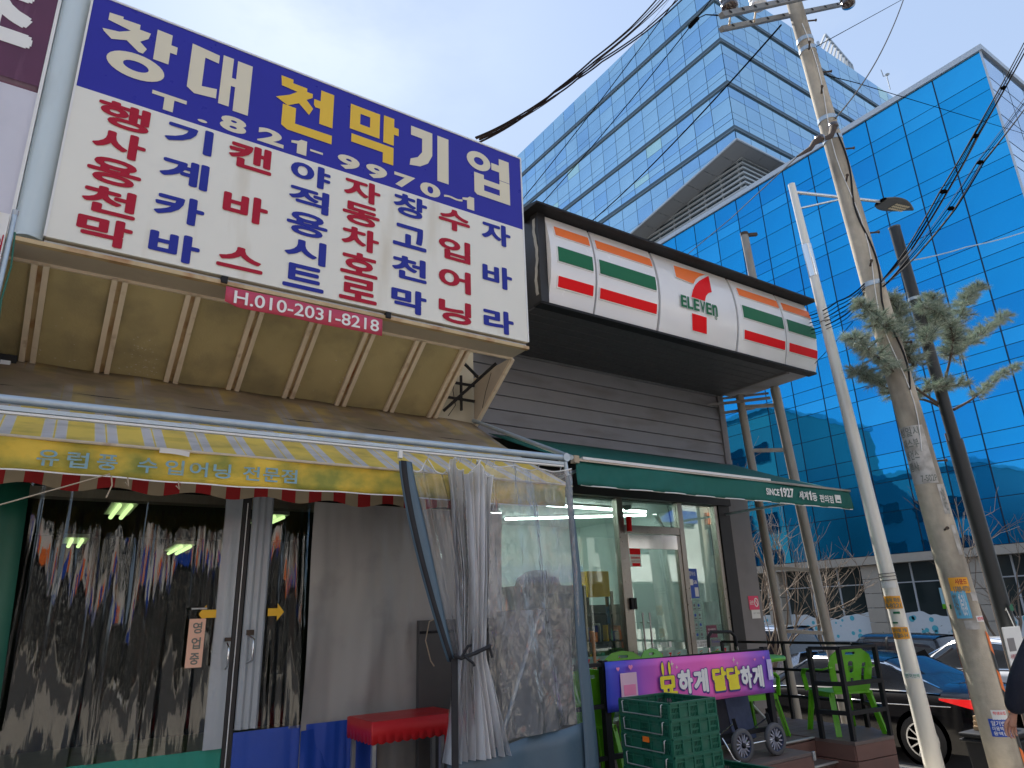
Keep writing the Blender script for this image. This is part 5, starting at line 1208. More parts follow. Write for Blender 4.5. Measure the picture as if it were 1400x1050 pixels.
# ================================================================== GREEN CHAIRS
def make_chair():
    t = thing('plastic_chair', 'x', 'chair')
    G = chair_green
    # local frame: seat centre at origin, front towards -Y, z from the deck
    O, U, V = Vector((0, .22, .40)), Vector((1, 0, 0)), Vector((0, .20, .98)).normalized()
    out = [(-.20, 0), (.20, 0), (.235, .14), (.255, .28), (.225, .38), (.13, .445), (0, .465), (-.13, .445), (-.225, .38), (-.255, .28), (-.235, .14)][::-1]
    holes = [rrect(-.06, .385, .06, .415, .014)]
    for cx, w in ((-.13, .022), (.13, .022)): holes.append([(cx - w, .08), (cx + w, .08), (cx * 1.18 + w * 1.3, .24), (cx * 1.22 + w, .30), (cx * 1.22 - w, .30), (cx * 1.05 - w, .2)])
    holes += [rrect(-.030, .20, .030, .32, .02), rrect(-.026, .08, .026, .15, .016)]
    q = MB(); slab2d(q, [out] + holes, G, O, U, V, .014); q.build('backrest', t, local=True)
    q = MB(); slab2d(q, [rrect(-.235, -.22, .235, .24, .06)], G, (0, 0, .40), (1, 0, 0), (0, 1, 0), .018)
    q.bar((-.235, -.2, .385), (-.235, .22, .385), .012, .05, G); q.bar((.235, -.2, .385), (.235, .22, .385), .012, .05, G); q.bar((-.22, -.215, .385), (.22, -.215, .385), .012, .05, G); q.build('seat', t, local=True)
    for sx in (-1, 1):
        for y0, y1 in ((-.19, -.26), (.20, .29)):
            q = MB(); a, b = Vector((sx * .225, y0, .39)), Vector((sx * .27, y1, 0))
            q.bar(a, b, .055, .012, G); q.bar(a + Vector((-sx * .024, 0, 0)), b + Vector((-sx * .018, 0, 0)), .012, .05, G); q.build('leg', t, local=True)
        q = MB()
        pts = [(sx * .245, .30, .66), (sx * .275, .20, .635), (sx * .285, .0, .625), (sx * .285, -.15, .62), (sx * .275, -.205, .57), (sx * .255, -.20, .40)]
        for a, b in zip(pts, pts[1:]): q.bar(a, b, .048, .014, G, up=(0, 0, 1) if abs(a[2] - b[2]) < .06 else (0, -1, 0))
        q.build('armrest', t, local=True)
    return t
ch0 = make_chair()
spots = [((7.47, 4.88), 2.72, 'green plastic chair seen from behind inside the right corner railing'),
         ((6.62, 5.42), 1.35, 'green plastic chair partly hidden by the right end of the pink banner'),
         ((4.05, 5.1), 2.75, 'green plastic chair seen from behind left of the pink banner'),
         ((5.75, 6.25), -.4, 'green plastic chair whose curved top peeps over the middle of the banner'),
         ((6.45, 6.30), .2, 'green plastic chair whose top shows through the trolley handle')]
for i, ((x, y), rz, lab) in enumerate(spots):
    o = ch0 if i == 0 else copy_tree(ch0)
    o.location = (x, y, DZ); o.rotation_euler = (0, 0, rz); tag(o, lab, 'chair', 'green plastic chairs on the deck')
tb = thing('round_table', 'round green plastic table on white crossed legs behind the corner railing', 'table', (7.05, 5.75, DZ))
TBX, TBY = 7.05, 5.75
q = MB(); q.lathe((TBX, TBY, DZ), [(0, .70), (.44, .70), (.455, .71), (.455, .735), (.44, .745), (0, .745)], chair_green, 32); q.build('tabletop', tb)
for a in (0.3, .3 + PI / 2):
    for s in (-1, 1):
        d = Vector((math.cos(a), math.sin(a), 0)); c = Vector((TBX, TBY, DZ)); n = Vector((-d.y, d.x, 0)) * .18
        q = MB(); q.tube([c + d * .30 * s + n + Vector((0, 0, .70)), c + n * 1.0 + Vector((0, 0, .36)), c - d * .32 * s + n + Vector((0, 0, .02))], .014, white_p, 8); q.build('leg', tb)

# ================================================================== SHOPPING TROLLEY
tr = thing('shopping_trolley', 'folding shopping trolley with dark fabric bag and grey spoked wheels', 'trolley', (5.8, 4.8, DZ))
bagm = mat('dark_bag_cloth', (.02, .022, .035), .8, var=.3); bagp = mat('blue_bag_panel', (.06, .08, .15), .8, var=.35, scale=14)
q = MB()
q.add([(5.42, 4.86, .44), (6.0, 4.86, .44), (6.02, 5.20, .46), (5.44, 5.20, .46), (5.36, 4.92, 1.0), (6.0, 4.92, 1.02), (6.03, 5.28, 1.02), (5.40, 5.28, 1.0)], [(0, 3, 2, 1), (4, 5, 6, 7), (0, 1, 5, 4), (1, 2, 6, 5), (2, 3, 7, 6), (3, 0, 4, 7)], bagm)
q.build('bag', tr, bevel=.03)
q = MB(); q.add([(5.66, 4.855, .46), (5.98, 4.855, .46), (5.98, 4.915, .98), (5.64, 4.915, .98)], [(0, 1, 2, 3)], bagp); q.build('bag_panel', tr, thick=.006)
for x in (5.44, 5.90):
    q = MB(); c = (x, 4.58, DZ + .135)
    q.lathe(c, [(.100, -.018), (.128, -.022), (.137, -.010), (.137, .010), (.128, .022), (.100, .018), (.100, -.018)], grey_rubber, 30, axis='y'); w_ = q.build('tyre', tr)
    q = MB(); q.lathe(c, [(.094, -.014), (.103, -.014), (.103, .014), (.094, .014), (.094, -.014)], bagp, 28, axis='y'); q.lathe(c, [(0, -.025), (.022, -.025), (.022, .025), (0, .025)], black_metal, 12, axis='y')
    for k in range(14):
        a = k * 2 * PI / 14; q.bar((c[0] + .02 * math.cos(a), c[1] - .004, c[2] + .02 * math.sin(a)), (c[0] + .097 * math.cos(a + .25), c[1] - .004, c[2] + .097 * math.sin(a + .25)), .007, .012, mat('spoke_grey', (.34, .35, .42), .5) if 'spoke_grey' not in MATS else MATS['spoke_grey'])
    q.build('wheel_rim', tr)
q = MB(); q.tube([(5.44, 4.58, DZ + .135), (5.90, 4.58, DZ + .135)], .008, chrome, 8); q.build('axle', tr)
for x in (5.43, 5.89): q = MB(); q.bar((x - .0, 4.58, DZ + .14), (x - .02, 4.62, .70), .012, .03, black_metal); q.tube([(x - .02, 4.62, .66), (x - .02, 4.88, .5)], .006, chrome, 6); q.build('fork', tr)
q = MB(); q.tube([(5.30, 4.72, .60), (5.26, 4.6, .5), (5.28, 4.56, .40), (5.34, 4.56, .372), (5.42, 4.58, .38)], .008, chrome, 8); q.build('foot', tr)
q = MB()
h0, h1 = (5.56, 5.15, .5), (5.62, 5.25, 1.30)
q.tube([(5.72, 5.05, .55), (5.74, 5.10, 1.30)], .012, chrome, 8); q.tube([(6.18, 5.05, .55), (6.16, 5.10, 1.28)], .012, chrome, 8); q.build('handle_tube', tr)
q = MB(); q.tube([(5.74, 5.10, 1.27), (5.745, 5.10, 1.37), (5.80, 5.10, 1.415), (6.09, 5.10, 1.405), (6.15, 5.10, 1.36), (6.16, 5.10, 1.26)], .017, black_metal, 10); q.build('handle_grip', tr)
bt = MB(); bt.tube([(4.92, 5.9, 1.0), (4.93, 5.92, 1.45)], .016, mat('bamboo', (.45, .24, .12), .6, var=.4, scale=30), 8); tag(bt.build('stick', ), 'thin brown mottled stick standing before the left store window', 'stick')
uu = thing('under_deck_clutter', 'dark boxes stored on the deck under the left green chair', 'box', (4.3, 5.6, DZ)); MB().box((4.05, 5.45, DZ), (4.75, 5.8, DZ + .22), bin_black).build('box', uu, bevel=.02)

# ================================================================== CRATES
def make_crate(w=.46, d=.50, h=.118):
    t = thing('plastic_crate', 'x', 'crate'); C = crate_green
    q = MB(); tk = .012
    q.box((0, 0, 0), (w, d, .010), C); q.build('bottom', t, local=True)
    def wall(nm, O, U, n, side):
        q = MB(); Lh = U.length; u = U.normalized(); nn = Vector((u.y, -u.x, 0))
        # rim and foot lips
        q.bar(Vector(O) + u * 0 + Vector((0, 0, h - .006)), Vector(O) + u * Lh + Vector((0, 0, h - .006)), .030, .012, C)
        q.bar(Vector(O) + Vector((0, 0, .008)), Vector(O) + u * Lh + Vector((0, 0, .008)), .026, .016, C)
        q.bar(Vector(O) + Vector((0, 0, .085)), Vector(O) + u * Lh + Vector((0, 0, .085)), .022, .006, C)
        k = 5
        for i in range(k):
            a, b = i / k * Lh, (i + 1) / k * Lh
            P = Vector(O) + u * a
            q.bar(P + Vector((0, 0, .01)), P + Vector((0, 0, h - .01)), .014, .026, C, up=(u.y, -u.x, 0))
            if i % 2 == 0:   # slotted bay
                for j in range(6):
                    Q = P + u * ((b - a) * (j + .5) / 6); q.bar(Q + Vector((0, 0, .016)), Q + Vector((0, 0, .084)), .007, .008, C, up=(u.y, -u.x, 0))
                q.bar(P + Vector((0, 0, .046)), P + u * (b - a) + Vector((0, 0, .046)), .008, .012, C)
                q.bar(P + Vector((0, 0, .10)), P + u * (b - a) + Vector((0, 0, .10)), .008, .03, C)
            else:
                q.bar(P + Vector((0, 0, h / 2)), P + u * (b - a) + Vector((0, 0, h / 2)), .008, h - .02, C)
        P = Vector(O) + u * Lh
        q.bar(P + Vector((0, 0, .01)), P + Vector((0, 0, h - .01)), .014, .026, C, up=(u.y, -u.x, 0))
        return q.build('side_wall', t, local=True)
    wall('front', (0, 0, 0), Vector((w, 0, 0)), 5, 0); wall('left', (0, d, 0), Vector((0, -d, 0)), 5, 1); wall('right', (w, 0, 0), Vector((0, d, 0)), 5, 1); wall('back', (w, d, 0), Vector((-w, 0, 0)), 5, 0)
    for x, s in ((-.028, -1), (w + .028, 1)):
        q = MB(); q.tube([(x * .2 if s < 0 else w, .05, h - .01), (x, .05, h - .015), (x, .055, .03), (x, d - .055, .03), (x, d - .05, h - .015), (x * .2 if s < 0 else w, d - .05, h - .01)], .0045, wire_m, 6); q.build('wire_handle', t, local=True)
    return t
cr0 = make_crate()
names9 = ['topmost crate of the tall green stack, with empty open top', 'second green crate from the top of the tall stack', 'third green crate from the top of the tall stack, with an orange tag above', 'fourth green crate from the top of the tall stack', 'fifth green crate from the top of the tall stack at the picture edge',
          'sixth green crate down in the tall stack below the frame', 'seventh green crate down in the tall stack below the frame', 'eighth green crate down in the tall stack below the frame', 'bottom green crate of the tall stack standing on the pavement']
CX, CY = 3.80, 3.80
for i in range(9):
    o = cr0 if i == 0 else copy_tree(cr0)
    o.location = (CX + R_.uniform(-.006, .006), CY + R_.uniform(-.006, .006), .012 + (8 - i) * .1125); o.rotation_euler = (0, 0, -.02 + R_.uniform(-.02, .02)); tag(o, names9[i], 'crate', 'green crates in the tall stack')
for i in range(4):
    o = copy_tree(cr0); o.location = (4.42, 3.80, .012 + (3 - i) * .118); o.rotation_euler = (0, 0, .05); tag(o, ['top crate of the low green stack right of the tall stack', 'second crate of the low green stack below the frame', 'third crate of the low green stack below the frame', 'fourth crate of the low green stack below the frame', 'bottom crate of the low green stack on the pavement'][i], 'crate', 'green crates in the low stack')
tg = MB().box((3.776, 4.0, .765), (3.782, 4.06, .80), bump_orange).build('crate_tag'); tag(tg, 'small orange tag on the left side of the third crate', 'tag')

# ================================================================== POLES
def pole_pts(pa, pb, n=6): a, b = Vector(pa), Vector(pb); return [a.lerp(b, i / n) for i in range(n + 1)]
UB, UT = Vector(onY(1378, 1050, 4.0)), Vector(onY(1068, -60, 4.05))
up = thing('utility_pole', 'leaning grey concrete utility pole with stickers and steel bands', 'pole', tuple(UB))
q = MB(); base = UB + (UB - UT).normalized() * .5; q.tube(pole_pts(base, UT, 14), [.175 + (.095 - .175) * i / 14 for i in range(15)], concrete, 28); q.build('shaft', up)
def upt(t): return UB.lerp(UT, t)
def at_py(py):     # point on the axis at a surveyed height
    lo, hi = 0.0, 1.0
    for _ in range(30):
        mid = (lo + hi) / 2; P = upt(mid); c = RC.T @ (np.array(P) - EYE); y = 525 - FOC * c[1] / -c[2]
        if y > py: lo = mid
        else: hi = mid
    return lo
def urad(t): return .172 - .077 * t
dirU = (UT - UB).normalized()
for py in (57, 70, 165, 192, 390):
    t = at_py(py); c = upt(t); q = MB(); q.tube([c - dirU * .03, c + dirU * .03], urad(t) + .008, galv, 24); q.tube([c + Vector((urad(t) + .02, -.02, 0)), c + Vector((urad(t) + .07, -.03, 0))], .02, black_metal, 8); q.build('band', up)
for k, py in enumerate((30, 75, 100, 135, 205, 255, 320, 370, 632, 727, 470)):   # climbing bolts
    t = at_py(py); c = upt(t); s = -1 if k % 2 else 1; v = Vector((s * .8, -.6 * 1, .05)).normalized(); q = MB(); q.tube([c + v * urad(t) * .8, c + v * (urad(t) + .13)], .012, bark_dark, 7); q.tube([c + v * (urad(t) + .12), c + v * (urad(t) + .135)], .02, bark_dark, 7); q.build('climbing_bolt', up)
for zpx, l in ((14, -.0), (-14, 0)):   # twin cross arms
    pass
def seg_through(pxa, pxb, Y): return Vector(onY(*pxa, Y)), Vector(onY(*pxb, Y))
arm_m = mat('weathered_arm', (.24, .235, .22), .6, .3, var=.2)
for (pa, pb, Y) in (((986, 40), (1166, 3), 4.25), ((986, 21), (1120, -8), 3.75)):
    a, b = seg_through(pa, pb, Y); q = MB(); q.bar(a, b, .065, .065, arm_m); 
    q.build('cross_arm', up, bevel=.006)
    for k in range(9): t = (k + .5) / 9; c = a.lerp(b, t); q = MB(); q.box(tuple(c + Vector((-.025, -.045, -.012))), tuple(c + Vector((.025, -.040, .012))), dark); q.build('slot', up)
porc = mat('dark_porcelain', (.03, .015, .012), .15, coat=1); 
for px, py in ((997, 5), (1036, 3), (1159, 2)):
    c = Vector(onY(px, py, 4.0)); q = MB(); q.lathe(tuple(c), [(.02, -.12), (.10, -.08), (.11, -.03), (.05, -.01), (.10, .03), (.11, .08), (.05, .10), (.09, .14), (.09, .20), (0, .24)], porc if px != 1036 else white_p, 16); q.build('insulator', up)
for pxs in (((999, 17), (997, 34)), ((1034, 10), (1031, 30))):
    q = MB(); a, b = seg_through(*pxs, 3.95); q.tube([a, b], .012, rust_strip, 6); q.build('stay_rod', up)
# clamps with insulators
for pl_ in ([(1140, 172), (1136, 186), (1126, 190)], [(1121, 190), (1113, 195), (1108, 203), (1090, 214)]):
    q = MB(); P_ = [Vector(onY(a, b, 3.86)) for a, b in pl_]; q.tube(P_, [.05, .035, .03, .012][:len(P_)], bark_dark, 8); q.lathe(tuple(P_[0]), [(.0, -.05), (.06, -.03), (.06, .03), (0, .05)], porc, 10); q.build('clamp', up)
# down-leads along the shaft
for off, m_, rr in ((-.9, whiteprint, .006), (-.5, black_metal, .012)):
    q = MB(); P_ = []
    for i in range(30):
        t = at_py(40 + i * (20 if off < -.8 else 12) + (150 if off > -.8 else 0)); c = upt(t); a = off + .35 * math.sin(i * .55); v = Vector((math.sin(a) * 1, -math.cos(a), 0)); P_.append(c + v * (urad(t) + .008))
    q.tube(P_, rr, m_, 6); q.build('down_lead', up)
# stickers wrapped on the shaft
def wrap(par, nm, py0, py1, a0, a1, mm, text=None, tm=None, e=.004, axis=None):
    """patch bent round the pole: angles in degrees from the side facing the road, positive to the right"""
    q = MB(); t0, t1 = at_py(py1), at_py(py0)
    def f(u, v, ee=e):
        t = t0 + (t1 - t0) * v; a = math.radians(a0 + (a1 - a0) * u) + math.radians(62); c = upt(t); r = urad(t) + ee
        return tuple(c + Vector((-math.sin(a) * r + 0, -math.cos(a) * r, 0)))
    # viewer looks towards (+X,+Y): angle measured so that u runs left to right
    def g_(u, v, ee=e):
        t = t0 + (t1 - t0) * v; a = math.radians(a0 + (a1 - a0) * u); c = upt(t); r = urad(t) + ee
        fx, fy = -math.sin(math.radians(65)), -math.cos(math.radians(65)); rx, ry = -fy, fx     # towards viewer, and viewer's right
        return tuple(c + Vector(((fx * math.cos(a) + rx * math.sin(a)) * r, (fy * math.cos(a) + ry * math.sin(a)) * r, 0)))
    q.grid(g_, 10, 6, mm); o = q.build(nm, par)
    if text:
        q = MB()
        for (s, m2, ua, ub, va, vb, bo) in text:
            v, fc, _ = outline(s, bo); q.add([g_(ua + (ub - ua) * float(p_[0]), va + (vb - va) * float(p_[1]), e + .003) for p_ in v], fc, m2)
        q.build('lettering', o)
    return o
stk = mat('orange_sticker', (.80, .36, .03), .5, var=.08); paste = mat('pasted_paper', (.52, .50, .47), .8, var=.15, dirt=(.3, .28, .25, .8), dscale=9, dthr=.42); cyan_s = mat('cyan_sticker', (.12, .42, .62), .5, var=.08)
wrap(up, 'poster_scrap', 585, 663, -75, 42, paste, [('성일시', ink, .08, .8, .82, .98, .01), ('재스부', ink, .1, .7, .62, .78, .01), ('불건스', ink, .1, .6, .42, .58, .01), ('행사', ink, .1, .5, .22, .38, .01), ('7-502P', ink, .45, .98, .03, .14, .01)])
wrap(up, 'sticker', 790, 811, -25, 45, stk, [('사운드', ink_red, .30, .9, .55, .9, .02), ('1588-8721', ink, .15, .95, .08, .42, .02)])
wrap(up, 'sticker', 808, 845, -30, 22, cyan_s, [('재능강사', whiteprint, .45, .85, .1, .9, .02), ('주택금융', ink, .08, .35, .1, .9, .02)])
wrap(up, 'sticker', 842, 850, 35, 75, paper_w, [('방문개통', sev_red, .1, .9, .2, .8, .01)])
wrap(up, 'sticker', 848, 860, -10, 40, paste); wrap(up, 'sticker', 810, 822, 40, 75, paste); wrap(up, 'sticker', 826, 832, -50, -42, sev_green)
wrap(up, 'sticker', 665, 705, 30, 62, paste, [('PO음영앙', ink, .2, .8, .1, .9, .01)]); wrap(up, 'sticker', 720, 760, 40, 60, paste)
wrap(up, 'sticker', 968, 981, -5, 45, paper_w, [('학생모집', sev_red, .1, .9, .5, .85, .01)]); wrap(up, 'sticker', 980, 1004, -20, 50, blue_vinyl, [('알기번호', whiteprint, .1, .9, .62, .9, .01), ('미용역광고', whiteprint, .1, .9, .35, .58, .01), ('용역광고', whiteprint, .1, .9, .08, .3, .01)])
for k in range(7):    # warning chevrons round the foot, worn away on the front
    mm = bump_orange if k % 2 == 0 else bump_black
    q = MB(); t0 = at_py(862 + k * 26)
    def chev(u, v, k=k):
        t = at_py(862 + k * 26 + 26 * (1 - v) + 14 * u); a = math.radians(58 + 44 * u); c = upt(t); r = urad(t) + .006
        fx, fy = -math.sin(math.radians(65)), -math.cos(math.radians(65)); rx, ry = -fy, fx
        return tuple(c + Vector(((fx * math.cos(a) + rx * math.sin(a)) * r, (fy * math.cos(a) + ry * math.sin(a)) * r, 0)))
    q.grid(chev, 5, 3, mm); q.build('chevron', up)
wrap(up, 'chevron', 860, 975, -92, -80, bump_orange)

# white street lamp
WB, WT = Vector(onY(1278, 1050, 4.9)), Vector(onY(1082, 252, 4.95))
wl = thing('street_lamp', 'white tapering street lamp pole with long arm and flat grey lamp head', 'street lamp', tuple(WB))
q = MB(); a = WB + (WB - WT).normalized() * .3; q.tube(pole_pts(a, WT, 10), [.115 + (.052 - .115) * i / 10 for i in range(11)], white_pole, 8); q.build('shaft', wl)
j_ = WB.lerp(WT, .84); dW = (WT - WB).normalized(); q = MB(); q.tube([j_ - dW * .25, j_ + dW * .25], .068, chrome, 12); q.build('sleeve', wl)
A1, A2 = Vector(onY(1088, 263, 4.93)), Vector(onY(1206, 276, 4.6)); q = MB(); q.tube([A1, A2], .026, chrome, 10); q.build('arm', wl)
B1_, B2_ = Vector(onY(1093, 285, 4.93)), Vector(onY(1160, 270, 4.72)); q = MB(); q.tube([B1_, B2_], .017, chrome, 8); q.build('brace', wl)
H1, H2 = Vector(onY(1204, 276, 4.6)), Vector(onY(1247, 283, 4.48)); dh = (H2 - H1); dh.z *= .5
lampm = mat('lamp_grey', (.11, .12, .13), .5, .3)
def head(u, v):
    w = .17 * math.sin(PI * min(1, (.12 + .88 * u)) ** .8) + .02; side = Vector((-dh.y, dh.x, 0)).normalized(); t = v * 2 * PI
    return tuple(H1 + dh * u + side * (w * math.cos(t)) + Vector((0, 0, .045 * math.sin(t) * (1 if math.sin(t) > 0 else .55))))
q = MB(); q.grid(head, 12, 16, lampm); q.build('lamp_head', wl)
c = H1 + dh * .55; side = Vector((-dh.y, dh.x, 0)).normalized(); dn = dh.normalized()
q = MB()
for i in range(6):
    for j in range(3): pp = c + dn * ((i - 2.5) * .055) + side * ((j - 1) * .06) - Vector((0, 0, .032)); q.box(tuple(pp - Vector((.02, .02, .004))), tuple(pp + Vector((.02, .02, .002))), ink_cream)
q.build('led_panel', wl)
def tall_sticker(par, p0, p1, T0, T1, w, mm, txt=None):
    pass
def on_w(py):
    lo, hi = 0.0, 1.0
    for _ in range(30):
        mid = (lo + hi) / 2; P = WB.lerp(WT, mid); c_ = RC.T @ (np.array(P) - EYE); y = 525 - FOC * c_[1] / -c_[2]
        if y > py: lo = mid
        else: hi = mid
    return lo
def wst(py0, py1, a0, a1, mm, text=None):
    t0, t1 = on_w(py1), on_w(py0); q = MB()
    def g_(u, v, ee=.010):
        t = t0 + (t1 - t0) * v; r = (.113 - .060 * t) + ee; c_ = WB.lerp(WT, t); a = math.radians(a0 + (a1 - a0) * u)
        fx, fy = -math.sin(math.radians(62)), -math.cos(math.radians(62)); rx, ry = -fy, fx
        return tuple(c_ + Vector(((fx * math.cos(a) + rx * math.sin(a)) * r, (fy * math.cos(a) + ry * math.sin(a)) * r, 0)))
    q.grid(g_, 6, 3, mm); o = q.build('sticker', wl)
    if text:
        q = MB()
        for (s, m2, ua, ub, va, vb, bo) in text:
            v, fc, _ = outline(s, bo); q.add([g_(ua + (ub - ua) * float(p_[0]), va + (vb - va) * float(p_[1]), .014) for p_ in v], fc, m2)
        q.build('lettering', o)
wst(795, 804, -60, 40, paper_w); wst(815, 832, -70, 50, stk, [('음악 학원', ink, .2, .9, .5, .85, .02), ('8-8221', ink, .1, .9, .08, .42, .02)])
wst(857, 873, -60, 45, stk, [('일시불 7월', ink, .1, .9, .6, .9, .02), ('대출0-14', ink, .1, .9, .1, .5, .02)]); wst(919, 927, -45, 50, paper_w, [('한국전력', teal_vinyl, .1, .9, .2, .8, .01)])
wst(836, 839, -20, 20, sev_green); wst(850, 852, -40, -5, sev_green)
for py in (784, 788, 793, 440): t = on_w(py); c = WB.lerp(WT, t); q = MB(); q.tube([c, c + dW * .006], .122 - .062 * t, black_metal, 12); q.build('wire_wrap', wl)
# dark post
DB, DT = Vector(onY(1404, 950, 4.1)), Vector(onY(1223, 312, 4.1)); 
dp = thing('dark_post', 'slim dark grey steel post leaning behind the utility pole among pine branches', 'post', tuple(DB))
dD = (DT - DB).normalized(); q = MB(); q.tube([DB - dD * 1.5, DB.lerp(DT, .50)], .094, dark_pole, 20); q.build('lower_shaft', dp)
q = MB(); q.tube([DB.lerp(DT, .49), DT], .074, dark_pole, 20); q.tube([DT, DT + dD * .02], .078, lampm, 16); q.build('upper_shaft', dp)
q = MB(); c = DB.lerp(DT, .82); q.tube([c, c + dD * .04], .082, galv, 16); q.build('band', dp)
q = MB(); c = DB.lerp(DT, .16); q.tube([c - dD * .1, c + Vector((-.10, -.08, .0)), c + Vector((-.05, -.11, -.25)), c + Vector((.02, -.11, -.5))], .006, whiteprint, 5); q.add([c + Vector((-.12, -.13, .02)), c + Vector((-.03, -.13, .05)), c + Vector((-.02, -.13, -.03)), c + Vector((-.11, -.13, -.03))], [(0, 1, 2, 3)], sev_green); q.build('tied_string', dp)
pn = thing('paper_notice', 'white paper notice tied low on the dark post at the right edge', 'notice', onY(1390, 900, 3.9))
a = Vector(onY(1385, 920, 3.9)); q = MB(); q.box(tuple(a), tuple(a + Vector((.45, .01, .48))), paper_w); q.box(tuple(a + Vector((.05, -.003, .22))), tuple(a + Vector((.22, 0, .36))), pillar_mat); q.build('sheet', pn)
q = MB(); text_xz(q, '사람을 찾습니다', ink_red, a.x + .03, a.x + .42, a.z + .14, a.z + .19, a.y - .004, .01); text_xz(q, '연락바랍니다 목격', ink, a.x + .03, a.x + .42, a.z + .05, a.z + .10, a.y - .004, .0); q.build('lettering', pn)

# ================================================================== WIRES
def wire(name, lab, pts, r, m_, n=24, sag=0.0, grp=None, jit=0, cat='wire'):
    """cable through surveyed points given as (px, py, Y)"""
    P = [Vector(onY(a, b, c)) for a, b, c in pts]; Q = []
    for i in range(len(P) - 1):
        k = n
        for j in range(k): t = j / k; s = P[i].lerp(P[i + 1], t); s.z -= sag * 4 * t * (1 - t); Q.append(s)
    Q.append(P[-1])
    if jit: Q = [q_ + Vector((R_.uniform(-1, 1), R_.uniform(-1, 1), R_.uniform(-1, 1))) * jit for q_ in Q]
    q = MB(); q.tube(Q, r, m_, 5); return tag(q.build(name), lab, cat, grp)
wb = mat('brown_black_cable', (.03, .022, .02), 1, var=.3, spec=0); wg = mat('grey_wire', (.10, .095, .09), .9, spec=.1); wk = mat('black_cable', (.006, .006, .006), 1, spec=0)
UPB = [(656, 192), (707, 163), (757, 126), (810, 80), (861, 37), (902, -4)]; LOB = [(650, 188), (700, 163), (757, 128), (787, 106), (821, 82), (879, 43), (932, -4)]
for k, mm in enumerate((wb, wg, wb, wg)):
    wire('overhead_cable', 'brown cable strand of the upper bundle rising from the blue sign', [(x + (i_ / 5) * k * 3.5 + R_.uniform(-1.5, 1.5), y + R_.uniform(-2, 2) + k * .8, 5.2) for i_, (x, y) in enumerate(UPB)], .011 if mm is wb else .006, mm, n=8, sag=.012, grp='upper bundle of overhead cables')
for k in range(2):
    wire('overhead_cable', 'brown cable strand of the lower bundle rising from the blue sign', [(x + k * 2 + R_.uniform(-1, 1), y + k * 2 + R_.uniform(-1, 1), 5.15) for x, y in LOB], .010, wb, n=8, sag=.012, grp='lower bundle of overhead cables')
wire('power_line', 'black line crossing the tower from the blue sign towards the top centre', [(700, 290, 14), (928, -6, 9)], .012, wk, sag=.1)
wire('power_line', 'black line with a dark splice sleeve crossing the pale tower', [(735, 285, 14), (975, -4, 8)], .013, wk, sag=.12)
wire('power_line', 'black line running from the store roof up to the utility pole crossarm', [(800, 310, 12), (1068, 34, 4.1)], .013, wk, sag=.15)
wire('splice_sleeve', 'thick dark splice sleeve on a black line near the tower corner', [(943, 37, 8.4), (954, 25, 8.3)], .055, wk, n=3, cat='splice')
wire('jumper_wire', 'black jumper wire curving from the splice to the crossarm insulator', [(952, 26, 8.3), (965, 20, 7), (985, 21, 4.3)], .012, wk)
wire('faint_wire', 'very thin pale wire high against the sky left of the tower', [(832, 102, 12), (918, -4, 9)], .004, wg)
wire('guy_wire', 'thin grey guy wire hanging from top right to the pole clamp', [(1236, -3, 4.4), (1200, 80, 4.2), (1142, 162, 3.9)], .010, wg, sag=.05)
wire('guy_wire', 'thin dark wire running from the pole top to the upper right', [(1110, 67, 4.0), (1236, -2, 5)], .006, wk)
wire('telephone_wire', 'thin dark wire from the pole across the blue building to the right', [(1114, 99, 4.0), (1170, 113, 4.5), (1404, 184, 6)], .007, wk)
wire('telephone_wire', 'thin grey wire from the pole clamp down behind the store sign', [(1090, 214, 3.9), (1000, 298, 6), (930, 356, 8)], .007, wg)
wire('white_wire', 'pale wire from the dark post out to the right edge', [(1240, 357, 4.1), (1320, 338, 4.0), (1404, 316, 3.9)], .010, galv, sag=.02)
for k in range(6):
    a = k * 1.05; dx, dy = 4 * math.cos(a), 4 * math.sin(a)
    wire('comms_cable', 'dark cable of the left thick bundle descending from top right to the pole', [(1402 + dx, 62 + dy, 3.2), (1334 + dx, 185 + dy * .4, 3.5), (1290 + dx * 1.4, 262 + dy, 3.7), (1243 + dx, 340 + dy * .7, 3.8), (1205, 385, 3.85)], (.013, .009, .006, .006, .010, .005)[k], wk if k % 3 else wg, n=10, sag=.012, grp='left thick bundle of cables')
for k in range(5):
    a = k * 1.3; dx, dy = 5 * math.cos(a), 5 * math.sin(a)
    wire('comms_cable', 'dark cable of the right thick bundle descending from the right edge to the pole', [(1404 + dx, 138 + dy, 3.2), (1340 + dx, 222 + dy * .5, 3.5), (1300 + dx * 1.4, 285 + dy, 3.7), (1250 + dx, 348 + dy * .6, 3.8), (1207, 392, 3.85)], (.010, .009, .006, .005, .005)[k], (wk, wg, wk, wg, wk)[k], n=10, sag=.012, grp='right thick bundle of cables')
for k in range(6):
    wire('comms_cable', 'black cable from the pole band to the end of the store sign', [(1182, 388 + k * 3, 3.9), (1145 + k * 2, 412 + k * 5, 4.4), (1104, 432 + k * 5, 5.5)], (.009, .006, .008, .005, .009, .005)[k], wk, n=10, sag=.03, grp='cables between pole and store sign')
wire('loose_wire', 'loose dark wire hanging from the store sign corner', [(1166, 440, 4.6), (1140, 470, 5), (1114, 497, 5.4)], .005, wk)
for px, py, Y in ((1334, 186, 3.5), (1290, 262, 3.7), (1340, 222, 3.5), (1300, 285, 3.7), (1372, 120, 3.3)):
    c = Vector(onY(px, py, Y)); q = MB(); q.lathe(tuple(c), [(.035, -.02), (.05, 0), (.035, .02)], wk, 8); o = q.build('cable_tie'); tag(o, 'black tie ring binding the overhead cables', 'cable tie', 'ties binding the thick cable bundles')

